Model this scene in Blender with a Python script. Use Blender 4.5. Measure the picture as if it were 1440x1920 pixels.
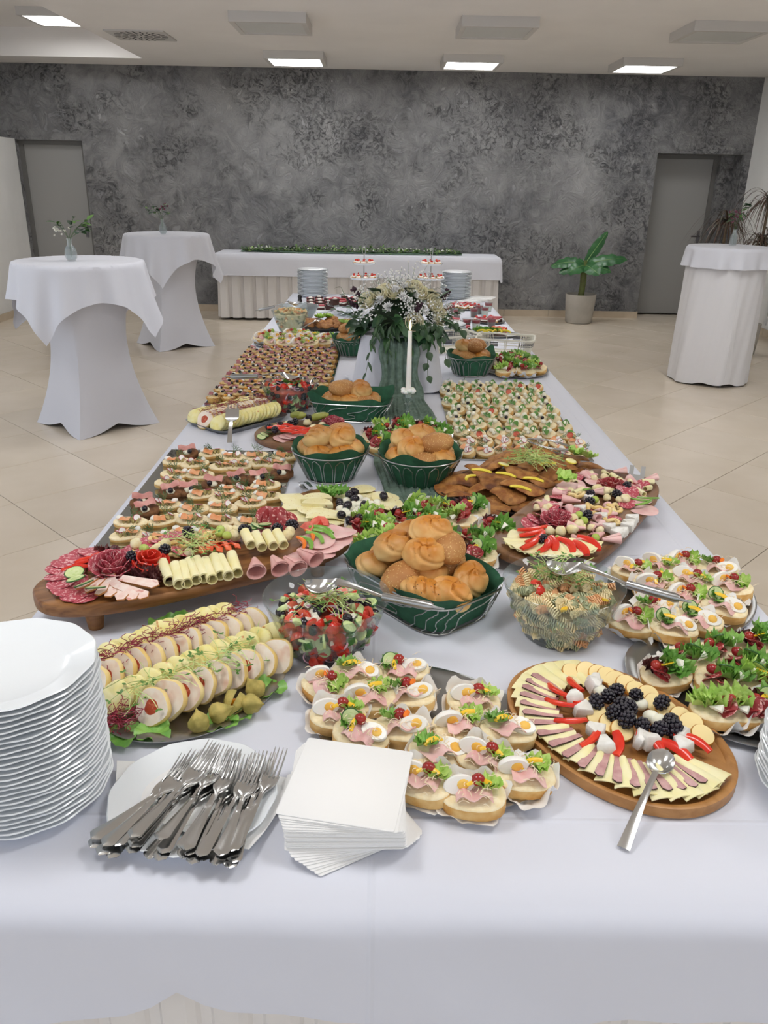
import bpy, math, random
from math import sin, cos, pi, radians, sqrt, atan2, exp
from mathutils import Vector, Matrix, Euler, noise

for _o in list(bpy.data.objects):
    bpy.data.objects.remove(_o)
scene = bpy.context.scene
C = scene.collection
RND = random.Random(7)
rr = RND.uniform

# ------------------------------------------------------------------ camera
CAM_H = 1.61
def setup_camera():
    p, y, r = math.atan(618/1500), radians(.55), radians(1.05)
    f = Vector((sin(y)*cos(p), cos(y)*cos(p), -sin(p)))
    rt = Vector((cos(y), -sin(y), 0)); up = rt.cross(f)
    rt2 = rt*cos(r)+up*sin(r); up2 = up*cos(r)-rt*sin(r)
    m = Matrix((rt2, up2, -f)).transposed().to_4x4()
    m.translation = (0, 0, CAM_H)
    cd = bpy.data.cameras.new('camera'); cd.sensor_fit = 'VERTICAL'; cd.sensor_height = 36
    cd.lens = 36*1500/1920; cd.clip_start = .05; cd.clip_end = 100
    co = bpy.data.objects.new('camera', cd); C.objects.link(co); co.matrix_world = m
    scene.camera = co
setup_camera()

# ------------------------------------------------------------------ light
PANEL_POWER = 11.5      # emission strength of the lit ceiling panels
WORLD = 0.70           # daylight fill; near left side and rear wall left out to let it in
w = bpy.data.worlds.new('daylight'); scene.world = w; w.use_nodes = True
bgn = w.node_tree.nodes['Background']
bgn.inputs[0].default_value = (.80, .88, 1.0, 1); bgn.inputs[1].default_value = WORLD
vs = scene.view_settings
vs.view_transform = 'Standard'; vs.look = 'None'; vs.gamma = 1; vs.use_curve_mapping = False
vs.exposure = 0.62

# ------------------------------------------------------------------ materials
def lin(h):
    if isinstance(h, tuple): return h
    h = h.lstrip('#'); o = []
    for i in (0, 2, 4):
        c = int(h[i:i+2], 16)/255
        o.append(c/12.92 if c <= .04045 else ((c+.055)/1.055)**2.4)
    return (o[0], o[1], o[2], 1)
MATS = {}
def mat(name, c1, c2=None, sc=20, lo=.35, hi=.65, rough=.5, bump=0, bsc=80, metal=0, sss=0, spec=.5, coat=0,
        rnd=0, det=3, tex='noise', c3=None, sc3=60, lo3=.6, hi3=.66, emit=0, dist=.002, sheen=0, sssr=.01):
    if name in MATS: return MATS[name]
    m = bpy.data.materials.new(name); m.use_nodes = True
    nt = m.node_tree; N = nt.nodes; Lk = nt.links; b = N['Principled BSDF']
    b.inputs['Roughness'].default_value = rough; b.inputs['Metallic'].default_value = metal
    b.inputs['Specular IOR Level'].default_value = spec
    if coat: b.inputs['Coat Weight'].default_value = coat; b.inputs['Coat Roughness'].default_value = .15
    if sss:
        b.inputs['Subsurface Weight'].default_value = sss; b.inputs['Subsurface Radius'].default_value = (1, .5, .3)
        b.inputs['Subsurface Scale'].default_value = sssr
    if sheen: b.inputs['Sheen Weight'].default_value = sheen
    b.inputs['Base Color'].default_value = lin(c1)
    if emit:
        b.inputs['Emission Color'].default_value = lin(c1); b.inputs['Emission Strength'].default_value = emit
    cur = None
    if c2 or bump or c3:
        tc = N.new('ShaderNodeTexCoord')
        oi = N.new('ShaderNodeObjectInfo')
        ad = N.new('ShaderNodeVectorMath'); ad.operation = 'MULTIPLY_ADD'
        ad.inputs[1].default_value = (7.3, 3.1, 5.7)
        Lk.new(oi.outputs['Random'], ad.inputs[0]); Lk.new(tc.outputs['Object'], ad.inputs[2])
        vec = ad.outputs[0]
    def nz(s, d=det):
        if tex == 'voronoi':
            n = N.new('ShaderNodeTexVoronoi'); n.inputs['Scale'].default_value = s
            Lk.new(vec, n.inputs['Vector']); return n.outputs['Distance']
        n = N.new('ShaderNodeTexNoise'); n.inputs['Scale'].default_value = s; n.inputs['Detail'].default_value = d
        Lk.new(vec, n.inputs['Vector']); return n.outputs['Fac']
    def ramp(src, lo, hi):
        r = N.new('ShaderNodeMapRange'); r.inputs[1].default_value = lo; r.inputs[2].default_value = hi
        Lk.new(src, r.inputs[0]); return r.outputs[0]
    def mix(fac, a, c):
        x = N.new('ShaderNodeMix'); x.data_type = 'RGBA'
        Lk.new(fac, x.inputs[0])
        if a is None: x.inputs[6].default_value = lin(c1)
        else: Lk.new(a, x.inputs[6])
        x.inputs[7].default_value = lin(c); return x.outputs[2]
    if c2: cur = mix(ramp(nz(sc), lo, hi), cur, c2)
    if c3: cur = mix(ramp(nz(sc3, 2), lo3, hi3), cur, c3)
    if rnd:
        oi2 = N.new('ShaderNodeObjectInfo'); hs = N.new('ShaderNodeHueSaturation')
        r = N.new('ShaderNodeMapRange'); r.inputs[3].default_value = 1-rnd; r.inputs[4].default_value = 1+rnd
        Lk.new(oi2.outputs['Random'], r.inputs[0]); Lk.new(r.outputs[0], hs.inputs['Value'])
        if cur is None: hs.inputs['Color'].default_value = lin(c1)
        else: Lk.new(cur, hs.inputs['Color'])
        cur = hs.outputs[0]
    if cur is not None: Lk.new(cur, b.inputs['Base Color'])
    if bump:
        bp = N.new('ShaderNodeBump'); bp.inputs['Strength'].default_value = bump; bp.inputs['Distance'].default_value = dist
        Lk.new(nz(bsc, 4), bp.inputs['Height']); Lk.new(bp.outputs[0], b.inputs['Normal'])
    MATS[name] = m
    return m
def glass(name, tint='#F4F8F8', rough=.02, refl=1.0, opac=0.04):
    """thin clear glass: see-through surface with a fresnel reflection and a faint body"""
    if name in MATS: return MATS[name]
    m = bpy.data.materials.new(name); m.use_nodes = True
    nt = m.node_tree; N = nt.nodes; Lk = nt.links; N.remove(N['Principled BSDF'])
    out = N['Material Output']
    t = N.new('ShaderNodeBsdfTransparent'); t.inputs[0].default_value = lin(tint)
    g = N.new('ShaderNodeBsdfGlossy'); g.inputs['Roughness'].default_value = rough
    d = N.new('ShaderNodeBsdfDiffuse'); d.inputs[0].default_value = (.7, .75, .75, 1)
    fr = N.new('ShaderNodeLayerWeight'); fr.inputs[0].default_value = .5
    pw = N.new('ShaderNodeMath'); pw.operation = 'POWER'; pw.inputs[1].default_value = 3.5; Lk.new(fr.outputs['Facing'], pw.inputs[0])
    mul = N.new('ShaderNodeMath'); mul.operation = 'MULTIPLY_ADD'; mul.inputs[1].default_value = .55*refl; mul.inputs[2].default_value = .03*refl
    Lk.new(pw.outputs[0], mul.inputs[0])
    m1 = N.new('ShaderNodeMixShader'); m1.inputs[0].default_value = opac
    Lk.new(t.outputs[0], m1.inputs[1]); Lk.new(d.outputs[0], m1.inputs[2])
    m2 = N.new('ShaderNodeMixShader'); Lk.new(mul.outputs[0], m2.inputs[0])
    Lk.new(m1.outputs[0], m2.inputs[1]); Lk.new(g.outputs[0], m2.inputs[2])
    Lk.new(m2.outputs[0], out.inputs[0])
    MATS[name] = m
    return m

# ------------------------------------------------------------------ mesh building
class MB:
    """collects vertices and faces (with a material slot each) into one mesh"""
    def __init__(s): s.v = []; s.f = []; s.mi = []; s.m = 0
    def add(s, vf, X=None, m=None):
        vs, fs = vf; o = len(s.v)
        if X is not None: vs = [tuple(X @ Vector(p)) for p in vs]
        s.v += vs
        mm = s.m if m is None else m
        for f in fs: s.f.append(tuple(i+o for i in f)); s.mi.append(mm)
        return s
    def mesh(s, name, mats, smooth=True):
        me = bpy.data.meshes.new(name); me.from_pydata(s.v, [], s.f)
        if not isinstance(mats, (list, tuple)): mats = [mats]
        for m in mats: me.materials.append(m)
        if len(mats) > 1: me.polygons.foreach_set('material_index', s.mi)
        me.polygons.foreach_set('use_smooth', [smooth]*len(s.f))
        me.update()
        if smooth == 'auto' or smooth is True: me.set_sharp_from_angle(angle=radians(50))
        return me
def X(loc=(0, 0, 0), rot=(0, 0, 0), sc=1):
    if not isinstance(sc, (tuple, list)): sc = (sc, sc, sc)
    return Matrix.LocRotScale(Vector(loc), Euler(rot), Vector(sc))
def box(sx, sy, sz, c=(0, 0, 0)):
    x, y, z = sx/2, sy/2, sz/2; cx, cy, cz = c
    v = [(cx+a*x, cy+b*y, cz+d*z) for d in (-1, 1) for a, b in ((-1, -1), (1, -1), (1, 1), (-1, 1))]
    return v, [(3, 2, 1, 0), (4, 5, 6, 7), (0, 1, 5, 4), (1, 2, 6, 5), (2, 3, 7, 6), (3, 0, 4, 7)]
def boxab(a, b):
    return box(b[0]-a[0], b[1]-a[1], b[2]-a[2], ((a[0]+b[0])/2, (a[1]+b[1])/2, (a[2]+b[2])/2))
def grid(nu, nv, fn, wu=False, wv=False):
    """fn(u,v) for u,v in 0..1; wu/wv close the surface round"""
    v = []; f = []
    cu = nu if wu else nu+1; cv = nv if wv else nv+1
    for i in range(cu):
        for j in range(cv): v.append(tuple(fn(i/nu, j/nv)))
    for i in range(nu):
        for j in range(nv):
            a = i*cv+j; b = ((i+1) % cu)*cv+j; c = ((i+1) % cu)*cv+(j+1) % cv; d = i*cv+(j+1) % cv
            f.append((a, b, c, d))
    return v, f
def sheet(nu, nv, fn, th):
    """a grid with thickness th along its normal"""
    e = 1e-3
    def nrm(u, v):
        p = Vector(fn(u, v)); 
        du = Vector(fn(min(u+e, 1), v))-Vector(fn(max(u-e, 0), v)); dv = Vector(fn(u, min(v+e, 1)))-Vector(fn(u, max(v-e, 0)))
        n = du.cross(dv); 
        if n.length < 1e-12: n = Vector((0, 0, 1))
        return p, n.normalized()
    top = []; bot = []
    for i in range(nu+1):
        for j in range(nv+1):
            p, n = nrm(i/nu, j/nv); top.append(tuple(p+n*th/2)); bot.append(tuple(p-n*th/2))
    k = len(top); v = top+bot; f = []; w_ = nv+1
    for i in range(nu):
        for j in range(nv):
            a, b, c, d = i*w_+j, (i+1)*w_+j, (i+1)*w_+j+1, i*w_+j+1
            f.append((a, b, c, d)); f.append((k+d, k+c, k+b, k+a))
    rim = [i*w_ for i in range(nu)]+[nu*w_+j for j in range(nv)]+[i*w_+nv for i in range(nu, 0, -1)]+[j for j in range(nv, 0, -1)]
    for q in range(len(rim)):
        a, b = rim[q], rim[(q+1) % len(rim)]; f.append((b, a, k+a, k+b))
    return v, f
def lathe(prof, n=32, fn=None):
    """prof [(r,z)..] turned about z; r=0 ends close; fn(theta,r,z)->(r,z) can vary it"""
    v = []; f = []; rings = []
    for r, z in prof:
        if r <= 1e-6: rings.append([len(v)]); v.append((0, 0, z))
        else:
            ring = []
            for i in range(n):
                t = 2*pi*i/n; q, h = fn(t, r, z) if fn else (r, z)
                ring.append(len(v)); v.append((q*cos(t), q*sin(t), h))
            rings.append(ring)
    for a, b in zip(rings, rings[1:]):
        for i in range(n):
            j = (i+1) % n
            if len(a) == 1 and len(b) == 1: continue
            if len(a) == 1: f.append((a[0], b[j], b[i]))
            elif len(b) == 1: f.append((a[i], a[j], b[0]))
            else: f.append((a[i], a[j], b[j], b[i]))
    return v, f
def tube(pts, r, n=6, closed=False, flat=1.0):
    pts = [Vector(p) for p in pts]; k = len(pts)
    rs = r if isinstance(r, (list, tuple)) else [r]*k
    v = []; f = []; last = None
    for i, p in enumerate(pts):
        a = pts[i-1] if (i or closed) else p; b = pts[(i+1) % k] if (i < k-1 or closed) else p
        t = (b-a)
        t = t.normalized() if t.length > 1e-9 else Vector((0, 0, 1))
        if last is None:
            h = Vector((0, 0, 1)) if abs(t.z) < .9 else Vector((1, 0, 0)); s = t.cross(h).normalized()
        else:
            s = last-t*last.dot(t); s = s.normalized() if s.length > 1e-6 else t.orthogonal().normalized()
        last = s; q = t.cross(s)
        for j in range(n):
            an = 2*pi*j/n; v.append(tuple(p+s*(rs[i]*cos(an))+q*(rs[i]*flat*sin(an))))
    for i in range(k if closed else k-1):
        i2 = (i+1) % k
        for j in range(n):
            j2 = (j+1) % n; f.append((i*n+j, i*n+j2, i2*n+j2, i2*n+j))
    if not closed: f.append(tuple(range(n-1, -1, -1))); f.append(tuple((k-1)*n+j for j in range(n)))
    return v, f
def ball(nu=12, nv=8, fn=None, sc=(1, 1, 1)):
    """uv sphere; fn(unit Vector)->radius factor"""
    v = []; f = []
    def pt(t, p):
        d = Vector((sin(p)*cos(t), sin(p)*sin(t), cos(p))); k = fn(d) if fn else 1
        return (d.x*k*sc[0], d.y*k*sc[1], d.z*k*sc[2])
    v.append(pt(0, 0))
    for j in range(1, nv):
        for i in range(nu): v.append(pt(2*pi*i/nu, pi*j/nv))
    v.append(pt(0, pi)); e = len(v)-1
    for i in range(nu):
        i2 = (i+1) % nu
        f.append((0, 1+i, 1+i2)); f.append((e, 1+(nv-2)*nu+i2, 1+(nv-2)*nu+i))
        for j in range(nv-2): f.append((1+j*nu+i, 1+(j+1)*nu+i, 1+(j+1)*nu+i2, 1+j*nu+i2))
    return v, f
def prism(out, z0, z1, bev=0, mid=None):
    """outline [(x,y)] ccw extruded; bev rounds both rims by insetting toward the centroid"""
    n = len(out); cx = sum(p[0] for p in out)/n; cy = sum(p[1] for p in out)/n
    def ring(z, d):
        o = []
        for x, y in out:
            l = math.hypot(x-cx, y-cy) or 1; k = max(0, 1-d/l); o.append((cx+(x-cx)*k, cy+(y-cy)*k, z))
        return o
    lv = [(z0, bev), (z0+bev, 0), (z1-bev, 0), (z1, bev)] if bev else [(z0, 0), (z1, 0)]
    v = []; f = []
    for z, d in lv: v += ring(z, d)
    for l in range(len(lv)-1):
        for i in range(n):
            j = (i+1) % n; f.append((l*n+i, l*n+j, (l+1)*n+j, (l+1)*n+i))
    f.append(tuple(range(n-1, -1, -1))); f.append(tuple((len(lv)-1)*n+i for i in range(n)))
    return v, f
def oval(a, b, n=40, pw=2.0):
    o = []
    for i in range(n):
        t = 2*pi*i/n; c, s = cos(t), sin(t)
        o.append((a*math.copysign(abs(c)**(2/pw), c), b*math.copysign(abs(s)**(2/pw), s)))
    return o
def nz(p, s=1.0, o=0.0): return noise.noise(Vector((p[0]*s+o, p[1]*s+o*.7, p[2]*s-o)))

# ------------------------------------------------------------------ objects
class P:
    """a part: name, mesh, place; kids are its sub-parts"""
    __slots__ = ('n', 'me', 'loc', 'rot', 'sc', 'kids', 'label', 'kind')
    def __init__(s, n, me, loc=(0, 0, 0), rot=(0, 0, 0), sc=1, kids=(), label=None, kind=None):
        s.n, s.me, s.loc, s.rot, s.sc, s.kids, s.label, s.kind = n, me, loc, rot, sc, list(kids), label, kind
def mk(name, me, loc=(0, 0, 0), rot=(0, 0, 0), sc=1, parent=None):
    o = bpy.data.objects.new(name, me)
    o.location = loc; o.rotation_euler = rot
    o.scale = sc if isinstance(sc, (tuple, list)) else (sc, sc, sc)
    if parent: o.parent = parent
    C.objects.link(o); return o
def put(p, parent):
    o = mk(p.n, p.me, p.loc, p.rot, p.sc, parent)
    if p.label: o['label'] = p.label
    if p.kind: o['kind'] = p.kind
    for k in p.kids: put(k, o)
    return o
def thing(name, parts, label, cat, loc=(0, 0, 0), rot=(0, 0, 0), sc=1, group=None, kind=None):
    """one top-level thing: an Empty with its parts, or a single mesh"""
    if isinstance(parts, (list, tuple)):
        o = mk(name, None, loc, rot, sc); o.empty_display_size = .05
        for p in parts: put(p, o)
    else: o = mk(name, parts, loc, rot, sc)
    o['label'] = label; o['category'] = cat
    if group: o['group'] = group
    if kind: o['kind'] = kind
    return o
def struct(name, me, loc=(0, 0, 0), parts=(), label=None):
    o = mk(name, me, loc); o['kind'] = 'structure'
    if label: o['label'] = label
    for p in parts: put(p, o)
    return o
def leafmesh(L, Wd, mats, curl=.15, fold=.12, nu=6, nv=4, tip=1.0, wav=0, th=0):
    def fn(u, v):
        wd = Wd*(sin(pi*min(1, u**.8*.98+.01))**tip)*.5 if True else 0
        s = (v-.5)*2
        return (u*L, s*wd, -curl*L*u*u+fold*abs(s)*wd*2+wav*sin(u*20+s*3)*abs(s))
    mb = MB(); mb.add(sheet(nu, nv, fn, th) if th else grid(nu, nv, fn)); return mb.mesh('leaf', mats)
# ================================================================== the hall
YB = 10.8; CZ = 2.847; T = .76
def plaster():
    m = bpy.data.materials.new('trowelled_plaster'); m.use_nodes = True
    nt = m.node_tree; N = nt.nodes; L = nt.links; b = N['Principled BSDF']
    tc = N.new('ShaderNodeTexCoord')
    def no(s, d=6, dist=0., rough=.6):
        n = N.new('ShaderNodeTexNoise'); n.inputs['Scale'].default_value = s; n.inputs['Detail'].default_value = d
        n.inputs['Roughness'].default_value = rough; n.inputs['Distortion'].default_value = dist
        L.new(tc.outputs['Object'], n.inputs['Vector']); return n.outputs['Fac']
    def mr(x, a, c, lo=0, hi=1):
        r = N.new('ShaderNodeMapRange'); r.inputs[1].default_value = a; r.inputs[2].default_value = c
        r.inputs[3].default_value = lo; r.inputs[4].default_value = hi; L.new(x, r.inputs[0]); return r.outputs[0]
    def mixc(f, a, c):
        x = N.new('ShaderNodeMix'); x.data_type = 'RGBA'; L.new(f, x.inputs[0])
        if isinstance(a, str): x.inputs[6].default_value = lin(a)
        else: L.new(a, x.inputs[6])
        x.inputs[7].default_value = lin(c); return x.outputs[2]
    big = mr(no(1.1, 5, .6), .32, .68)
    fine = mr(no(5.5, 9, 1.2, .72), .40, .66)
    scr = mr(no(11, 9, 1.6, .8), .50, .60)          # trowel scrapes
    c = mixc(big, '#68686C', '#A6A5A4')
    mk_ = N.new('ShaderNodeMath'); mk_.operation = 'MULTIPLY'; mk_.inputs[1].default_value = .55; L.new(fine, mk_.inputs[0])
    c = mixc(mk_.outputs[0], c, '#B8B7B6')
    patch = N.new('ShaderNodeMath'); patch.operation = 'MULTIPLY'; L.new(scr, patch.inputs[0]); L.new(mr(no(1.7, 3, .3), .44, .58, 0, .8), patch.inputs[1])
    c = mixc(patch.outputs[0], c, '#424248')
    L.new(c, b.inputs['Base Color']); b.inputs['Roughness'].default_value = .62
    bp = N.new('ShaderNodeBump'); bp.inputs['Strength'].default_value = .8; bp.inputs['Distance'].default_value = .03
    ad = N.new('ShaderNodeMath'); ad.operation = 'ADD'; L.new(fine, ad.inputs[0]); L.new(patch.outputs[0], ad.inputs[1])
    L.new(ad.outputs[0], bp.inputs['Height']); L.new(bp.outputs[0], b.inputs['Normal'])
    return m
PLASTER = plaster()
WHITEWALL = mat('white_wall_paint', '#E4E3E0', '#DEDDDA', sc=3, rough=.8)
CEILM = mat('ceiling_paint', '#EFEBE7', '#EAE6E2', sc=1.5, rough=.85)
TILE = mat('beige_floor_tile', '#E0D3C1', '#D6C8B4', sc=2.5, lo=.3, hi=.7, rough=.22, rnd=.03, spec=.45)
GROUT = mat('floor_grout', '#857A6C', '#756C61', sc=40, rough=.9)
SKIRT = mat('skirting_tile', '#C9B9A2', '#BCAB94', sc=5, rough=.3, rnd=.04)
DOORM = mat('grey_door', '#9B9A97', rough=.42)
FRAMEM = mat('door_frame_grey', '#6F6D6A', rough=.4)

# back wall with two door recesses
D1 = (-4.50, -3.68, 2.02, .12); D2 = (3.40, 4.47, 2.0, .38)
wb = MB()
yb2 = YB+.6
def seg(x0, x1, z0, z1): wb.add(boxab((x0, YB, z0), (x1, yb2, z1)))
seg(-5.6, D1[0], 0, 3.3); seg(D1[1], D2[0], 0, 3.3); seg(D2[1], 4.62, 0, 3.3)
seg(D1[0], D1[1], D1[2], 3.3); seg(D2[0], D2[1], D2[2], 3.3)
wb.add(boxab((D1[0], YB+D1[3]+.06, 0), (D1[1], yb2, D1[2]))); wb.add(boxab((D2[0], YB+D2[3]+.06, 0), (D2[1], yb2, D2[2])))
struct('wall_back', wb.mesh('wall_back', PLASTER, False))
# doors
def door(name, x0, x1, h, dep, hx):
    y = YB+dep
    mb = MB(); mb.add(boxab((x0+.05, y+.01, .012), (x1-.05, y+.055, h-.05)))
    fr = MB()
    for a, b in (((x0, y-.02, 0), (x0+.05, y+.06, h)), ((x1-.05, y-.02, 0), (x1, y+.06, h)), ((x0+.05, y-.02, h-.05), (x1-.05, y+.06, h))): fr.add(boxab(a, b))
    hd = MB(); hd.add(tube([(hx, y-.002, 1.02), (hx, y-.05, 1.02), (hx+(.11 if hx < 0 else -.11), y-.055, 1.02)], .010, 8)); hd.add(box(.035, .012, .20, (hx, y+.006, .99)))
    struct(name, mb.mesh('door_leaf', DOORM, False), parts=[P('door_frame', fr.mesh('door_frame', FRAMEM, False)), P('door_handle', hd.mesh('door_handle', mat('brushed_steel_dark', '#77757A', rough=.35, metal=1)))])
door('door_1', *D1[:2], D1[2], D1[3], -3.79)
door('door_2', D2[0], D2[0]+.90, D2[2], D2[3], D2[0]+.80)
mb = MB(); mb.add(boxab((D2[0]+.90, YB+D2[3]-.10, 0), (D2[1], YB+D2[3]+.06, D2[2]))); struct('wall_door_pier', mb.mesh('pier', PLASTER, False))
# side walls: white partition on the left up to door height, nearer part left out to admit fill light; white wall on the right
mb = MB(); mb.add(boxab((-4.62, 6.0, 0), (-4.5, YB, 2.03))); struct('wall_left', mb.mesh('wall_left', WHITEWALL, False))
mb = MB(); mb.add(boxab((-5.6, 6.0, 0), (-5.5, YB, 3.3))); struct('wall_left_outer', mb.mesh('wall_left_outer', WHITEWALL, False))
mb = MB(); mb.add(boxab((4.56, -4.5, 0), (4.7, YB+.0, 3.3))); struct('wall_right', mb.mesh('wall_right', WHITEWALL, False))
# ceiling with the raised bay on the left
mb = MB()
mb.add(boxab((-2.70, -4.5, CZ), (4.7, yb2, CZ+.45))); mb.add(boxab((-5.6, 10.22, CZ), (-2.70, yb2, CZ+.45))); mb.add(boxab((-5.6, -4.5, 3.13), (-2.70, 10.22, 3.3)))
struct('ceiling', mb.mesh('ceiling', CEILM, False))
# floor: grout bed with every tile laid on it, diagonal
mb = MB(); mb.add(boxab((-5.6, -4.5, -.1), (4.7, yb2, -.003)))
fl = struct('floor', mb.mesh('floor_bed', GROUT, False))
HF = .426; s_ = HF-.0026
mb = MB(); mb.add(prism([(-s_, 0), (0, -s_), (s_, 0), (0, s_)], -.006, 0, .0012)); tile_me = mb.mesh('floor_tile', TILE, False)
def clip_poly(poly, x0, x1, y0, y1):
    for ax, lim, sg in ((0, x0, 1), (0, x1, -1), (1, y0, 1), (1, y1, -1)):
        out = []
        for i in range(len(poly)):
            a, b = poly[i], poly[(i+1) % len(poly)]
            ina, inb = sg*(a[ax]-lim) >= 0, sg*(b[ax]-lim) >= 0
            if ina: out.append(a)
            if ina != inb:
                t = (lim-a[ax])/(b[ax]-a[ax]); out.append((a[0]+t*(b[0]-a[0]), a[1]+t*(b[1]-a[1])))
        poly = out
        if not poly: return []
    return poly
rest = MB(); nt_ = 0
for i in range(-16, 20):
    for j in range(-24, 20):
        if (i+j) % 2: continue
        x, y = -1.93+HF*(i+1), 4.80+HF*j
        if not (-5.9 < x < 5.0 and -4.6 < y < 11.6): continue
        near = y < 2.3 or abs(x) > .52*y+.9 or (-.55 < x < .7 and y < 6.6)
        full = -5.5+HF < x < 4.56-HF and -4.4+HF < y < YB-HF
        if full and not near:
            put(P('floor_tile', tile_me, (x, y, 0)), fl); nt_ += 1
        else:
            q = clip_poly([(x-s_, y), (x, y-s_), (x+s_, y), (x, y+s_)], -5.5, 4.56, -4.4, YB+.36)
            if len(q) > 2:
                if near: rest.add(prism(q, -.006, 0))
                else:
                    m1 = MB(); m1.add(prism([(a-x, b-y) for a, b in q], -.006, 0)); put(P('floor_tile', m1.mesh('floor_tile_cut', TILE, False), (x, y, 0)), fl); nt_ += 1
put(P('floor_tiles_rest', rest.mesh('floor_tiles_rest', TILE, False), kind='stuff'), fl)
# skirting tiles along the back wall
def skirting(name, runs):
    first = None
    o = mk(name, None); o['kind'] = 'structure'
    for (x0, y0), (x1, y1) in runs:
        L = math.hypot(x1-x0, y1-y0); n = max(1, round(L/.6)); dx, dy = (x1-x0)/L, (y1-y0)/L
        for k in range(n):
            l = L/n; mb = MB(); mb.add(box(l-.004, .014, .085)); a = (k+.5)*l
            put(P('skirting_tile', mb.mesh('skirting_tile', SKIRT, False), (x0+dx*a, y0+dy*a, .0425), (0, 0, atan2(dy, dx))), o)
skirting('baseboard_back', [((D1[1], YB-.008), (D2[0]+.012, YB-.008)), ((D2[0]+.007, YB), (D2[0]+.007, YB+.3))])
skirting('baseboard_left', [((-4.49, 6.0), (-4.49, YB))])
skirting('baseboard_right', [((4.55, 4.0), (4.55, YB))])

# ceiling lights
FRW = mat('light_frame_white', '#CFCBC6', rough=.5)
DIF_ON = mat('light_diffuser_lit', '#FDFEFF', emit=PANEL_POWER, rough=.5)
DIF_OFF = mat('light_diffuser_off', '#D2D2CE', rough=.35)
def panel_mesh():
    fr = MB(); h = .075; a, b = .31, .268
    for x0, y0, x1, y1 in ((-a, -a, a, -b), (-a, b, a, a), (-a, -b, -b, b), (b, -b, a, b)): fr.add(boxab((x0, y0, -h), (x1, y1, 0)))
    d = MB(); d.add(boxab((-b, -b, -h+.008), (b, b, -h+.016)))
    bk = MB(); bk.add(boxab((-b, -b, -.02), (b, b, 0)))
    return fr.mesh('light_frame', FRW, False), d, bk.mesh('light_backplate', FRW, False)
pf, pd, pb = panel_mesh(); pd_on = pd.mesh('diffuser_lit', DIF_ON, False); pd_off = pd.mesh('diffuser_off', DIF_OFF, False)
def ceil_light(x, y, on, z=CZ, lab=None):
    g = 'lit square ceiling panels' if on else 'unlit square ceiling panels'
    thing('ceiling_light', [P('light_frame', pf), P('diffuser', pd_on if on else pd_off), P('backplate', pb)],
          lab or ('square ceiling panel light, switched on, near the grey plaster wall' if on else 'square ceiling panel light, switched off, in a white box frame'), 'ceiling light', (x, y, z), group=g)
for x in (-.93, .93, 2.79):
    ceil_light(x, 9.72, True); ceil_light(x, 7.68, False)
    for y in (5.4, 1.1, -3.2): ceil_light(x, y, True, lab='square ceiling panel light, switched on, over the middle of the hall')
ceil_light(-3.27, 9.35, True, 3.13, 'square ceiling panel light, switched on, inside the raised ceiling bay')
ceil_light(-3.42, 4.6, True, 3.13, 'square ceiling panel light, switched on, inside the raised ceiling bay')
# swirl vent
vm = mat('vent_white', '#C9C6C2', rough=.5); vd = mat('vent_slot_dark', '#3B3A3A', rough=.8)
pl = MB(); pl.add(boxab((-.27, -.27, -.012), (.27, .27, 0)))
parts = [P('vent_plate', pl.mesh('vent_plate', vm, False))]
for ring, (r0, r1, n) in enumerate(((.05, .105, 10), (.12, .175, 16), (.19, .245, 24))):
    sm = MB(); sm.add(prism([(r0, -.008), (r1, -.018), (r1, -.002), (r0, .006)], -.0016, 0)); me = sm.mesh('vent_slot', vd, False)
    for k in range(n): parts.append(P('vent_slot', me, (0, 0, -.0121), (0, 0, 2*pi*k/n)))
thing('ceiling_vent', parts, 'square white swirl air vent set flush in the ceiling', 'vent', (-2.27, 8.62, CZ))
# ================================================================== tables and cloths
def cloth_mat(name, col, weave=900, crease=None):
    m = bpy.data.materials.new(name); m.use_nodes = True
    nt = m.node_tree; N = nt.nodes; L = nt.links; b = N['Principled BSDF']
    b.inputs['Base Color'].default_value = lin(col); b.inputs['Roughness'].default_value = .75
    b.inputs['Sheen Weight'].default_value = .15; b.inputs['Specular IOR Level'].default_value = .25
    tc = N.new('ShaderNodeTexCoord'); n = N.new('ShaderNodeTexNoise'); n.inputs['Scale'].default_value = 6; n.inputs['Detail'].default_value = 4
    L.new(tc.outputs['Object'], n.inputs['Vector']); h = n.outputs['Fac']
    if crease:
        sx = N.new('ShaderNodeSeparateXYZ'); L.new(tc.outputs['Object'], sx.inputs[0])
        for ax, per in ((0, crease[0]), (1, crease[1])):
            pp = N.new('ShaderNodeMath'); pp.operation = 'PINGPONG'; pp.inputs[1].default_value = per/2; L.new(sx.outputs[ax], pp.inputs[0])
            mr = N.new('ShaderNodeMapRange'); mr.interpolation_type = 'SMOOTHSTEP'; mr.inputs[1].default_value = 0; mr.inputs[2].default_value = .006; mr.inputs[3].default_value = .35; mr.inputs[4].default_value = 0
            L.new(pp.outputs[0], mr.inputs[0]); ad = N.new('ShaderNodeMath'); L.new(h, ad.inputs[0]); L.new(mr.outputs[0], ad.inputs[1]); h = ad.outputs[0]
    bp = N.new('ShaderNodeBump'); bp.inputs['Strength'].default_value = .3; bp.inputs['Distance'].default_value = .012
    L.new(h, bp.inputs['Height']); L.new(bp.outputs[0], b.inputs['Normal'])
    return m
CLOTH = cloth_mat('white_tablecloth', '#D8DAE4', crease=(.78, .9))
CLOTH2 = cloth_mat('white_cloth', '#DADBE3')
STRETCH = cloth_mat('white_stretch_fabric', '#D6D6DD')
PLEAT = cloth_mat('ivory_pleated_fabric', '#DEDAD7')
LEGM = mat('table_leg_grey', '#77777A', rough=.4, metal=.8)
WOODTOP = mat('table_top_board', '#B59B78', rough=.6)
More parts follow.
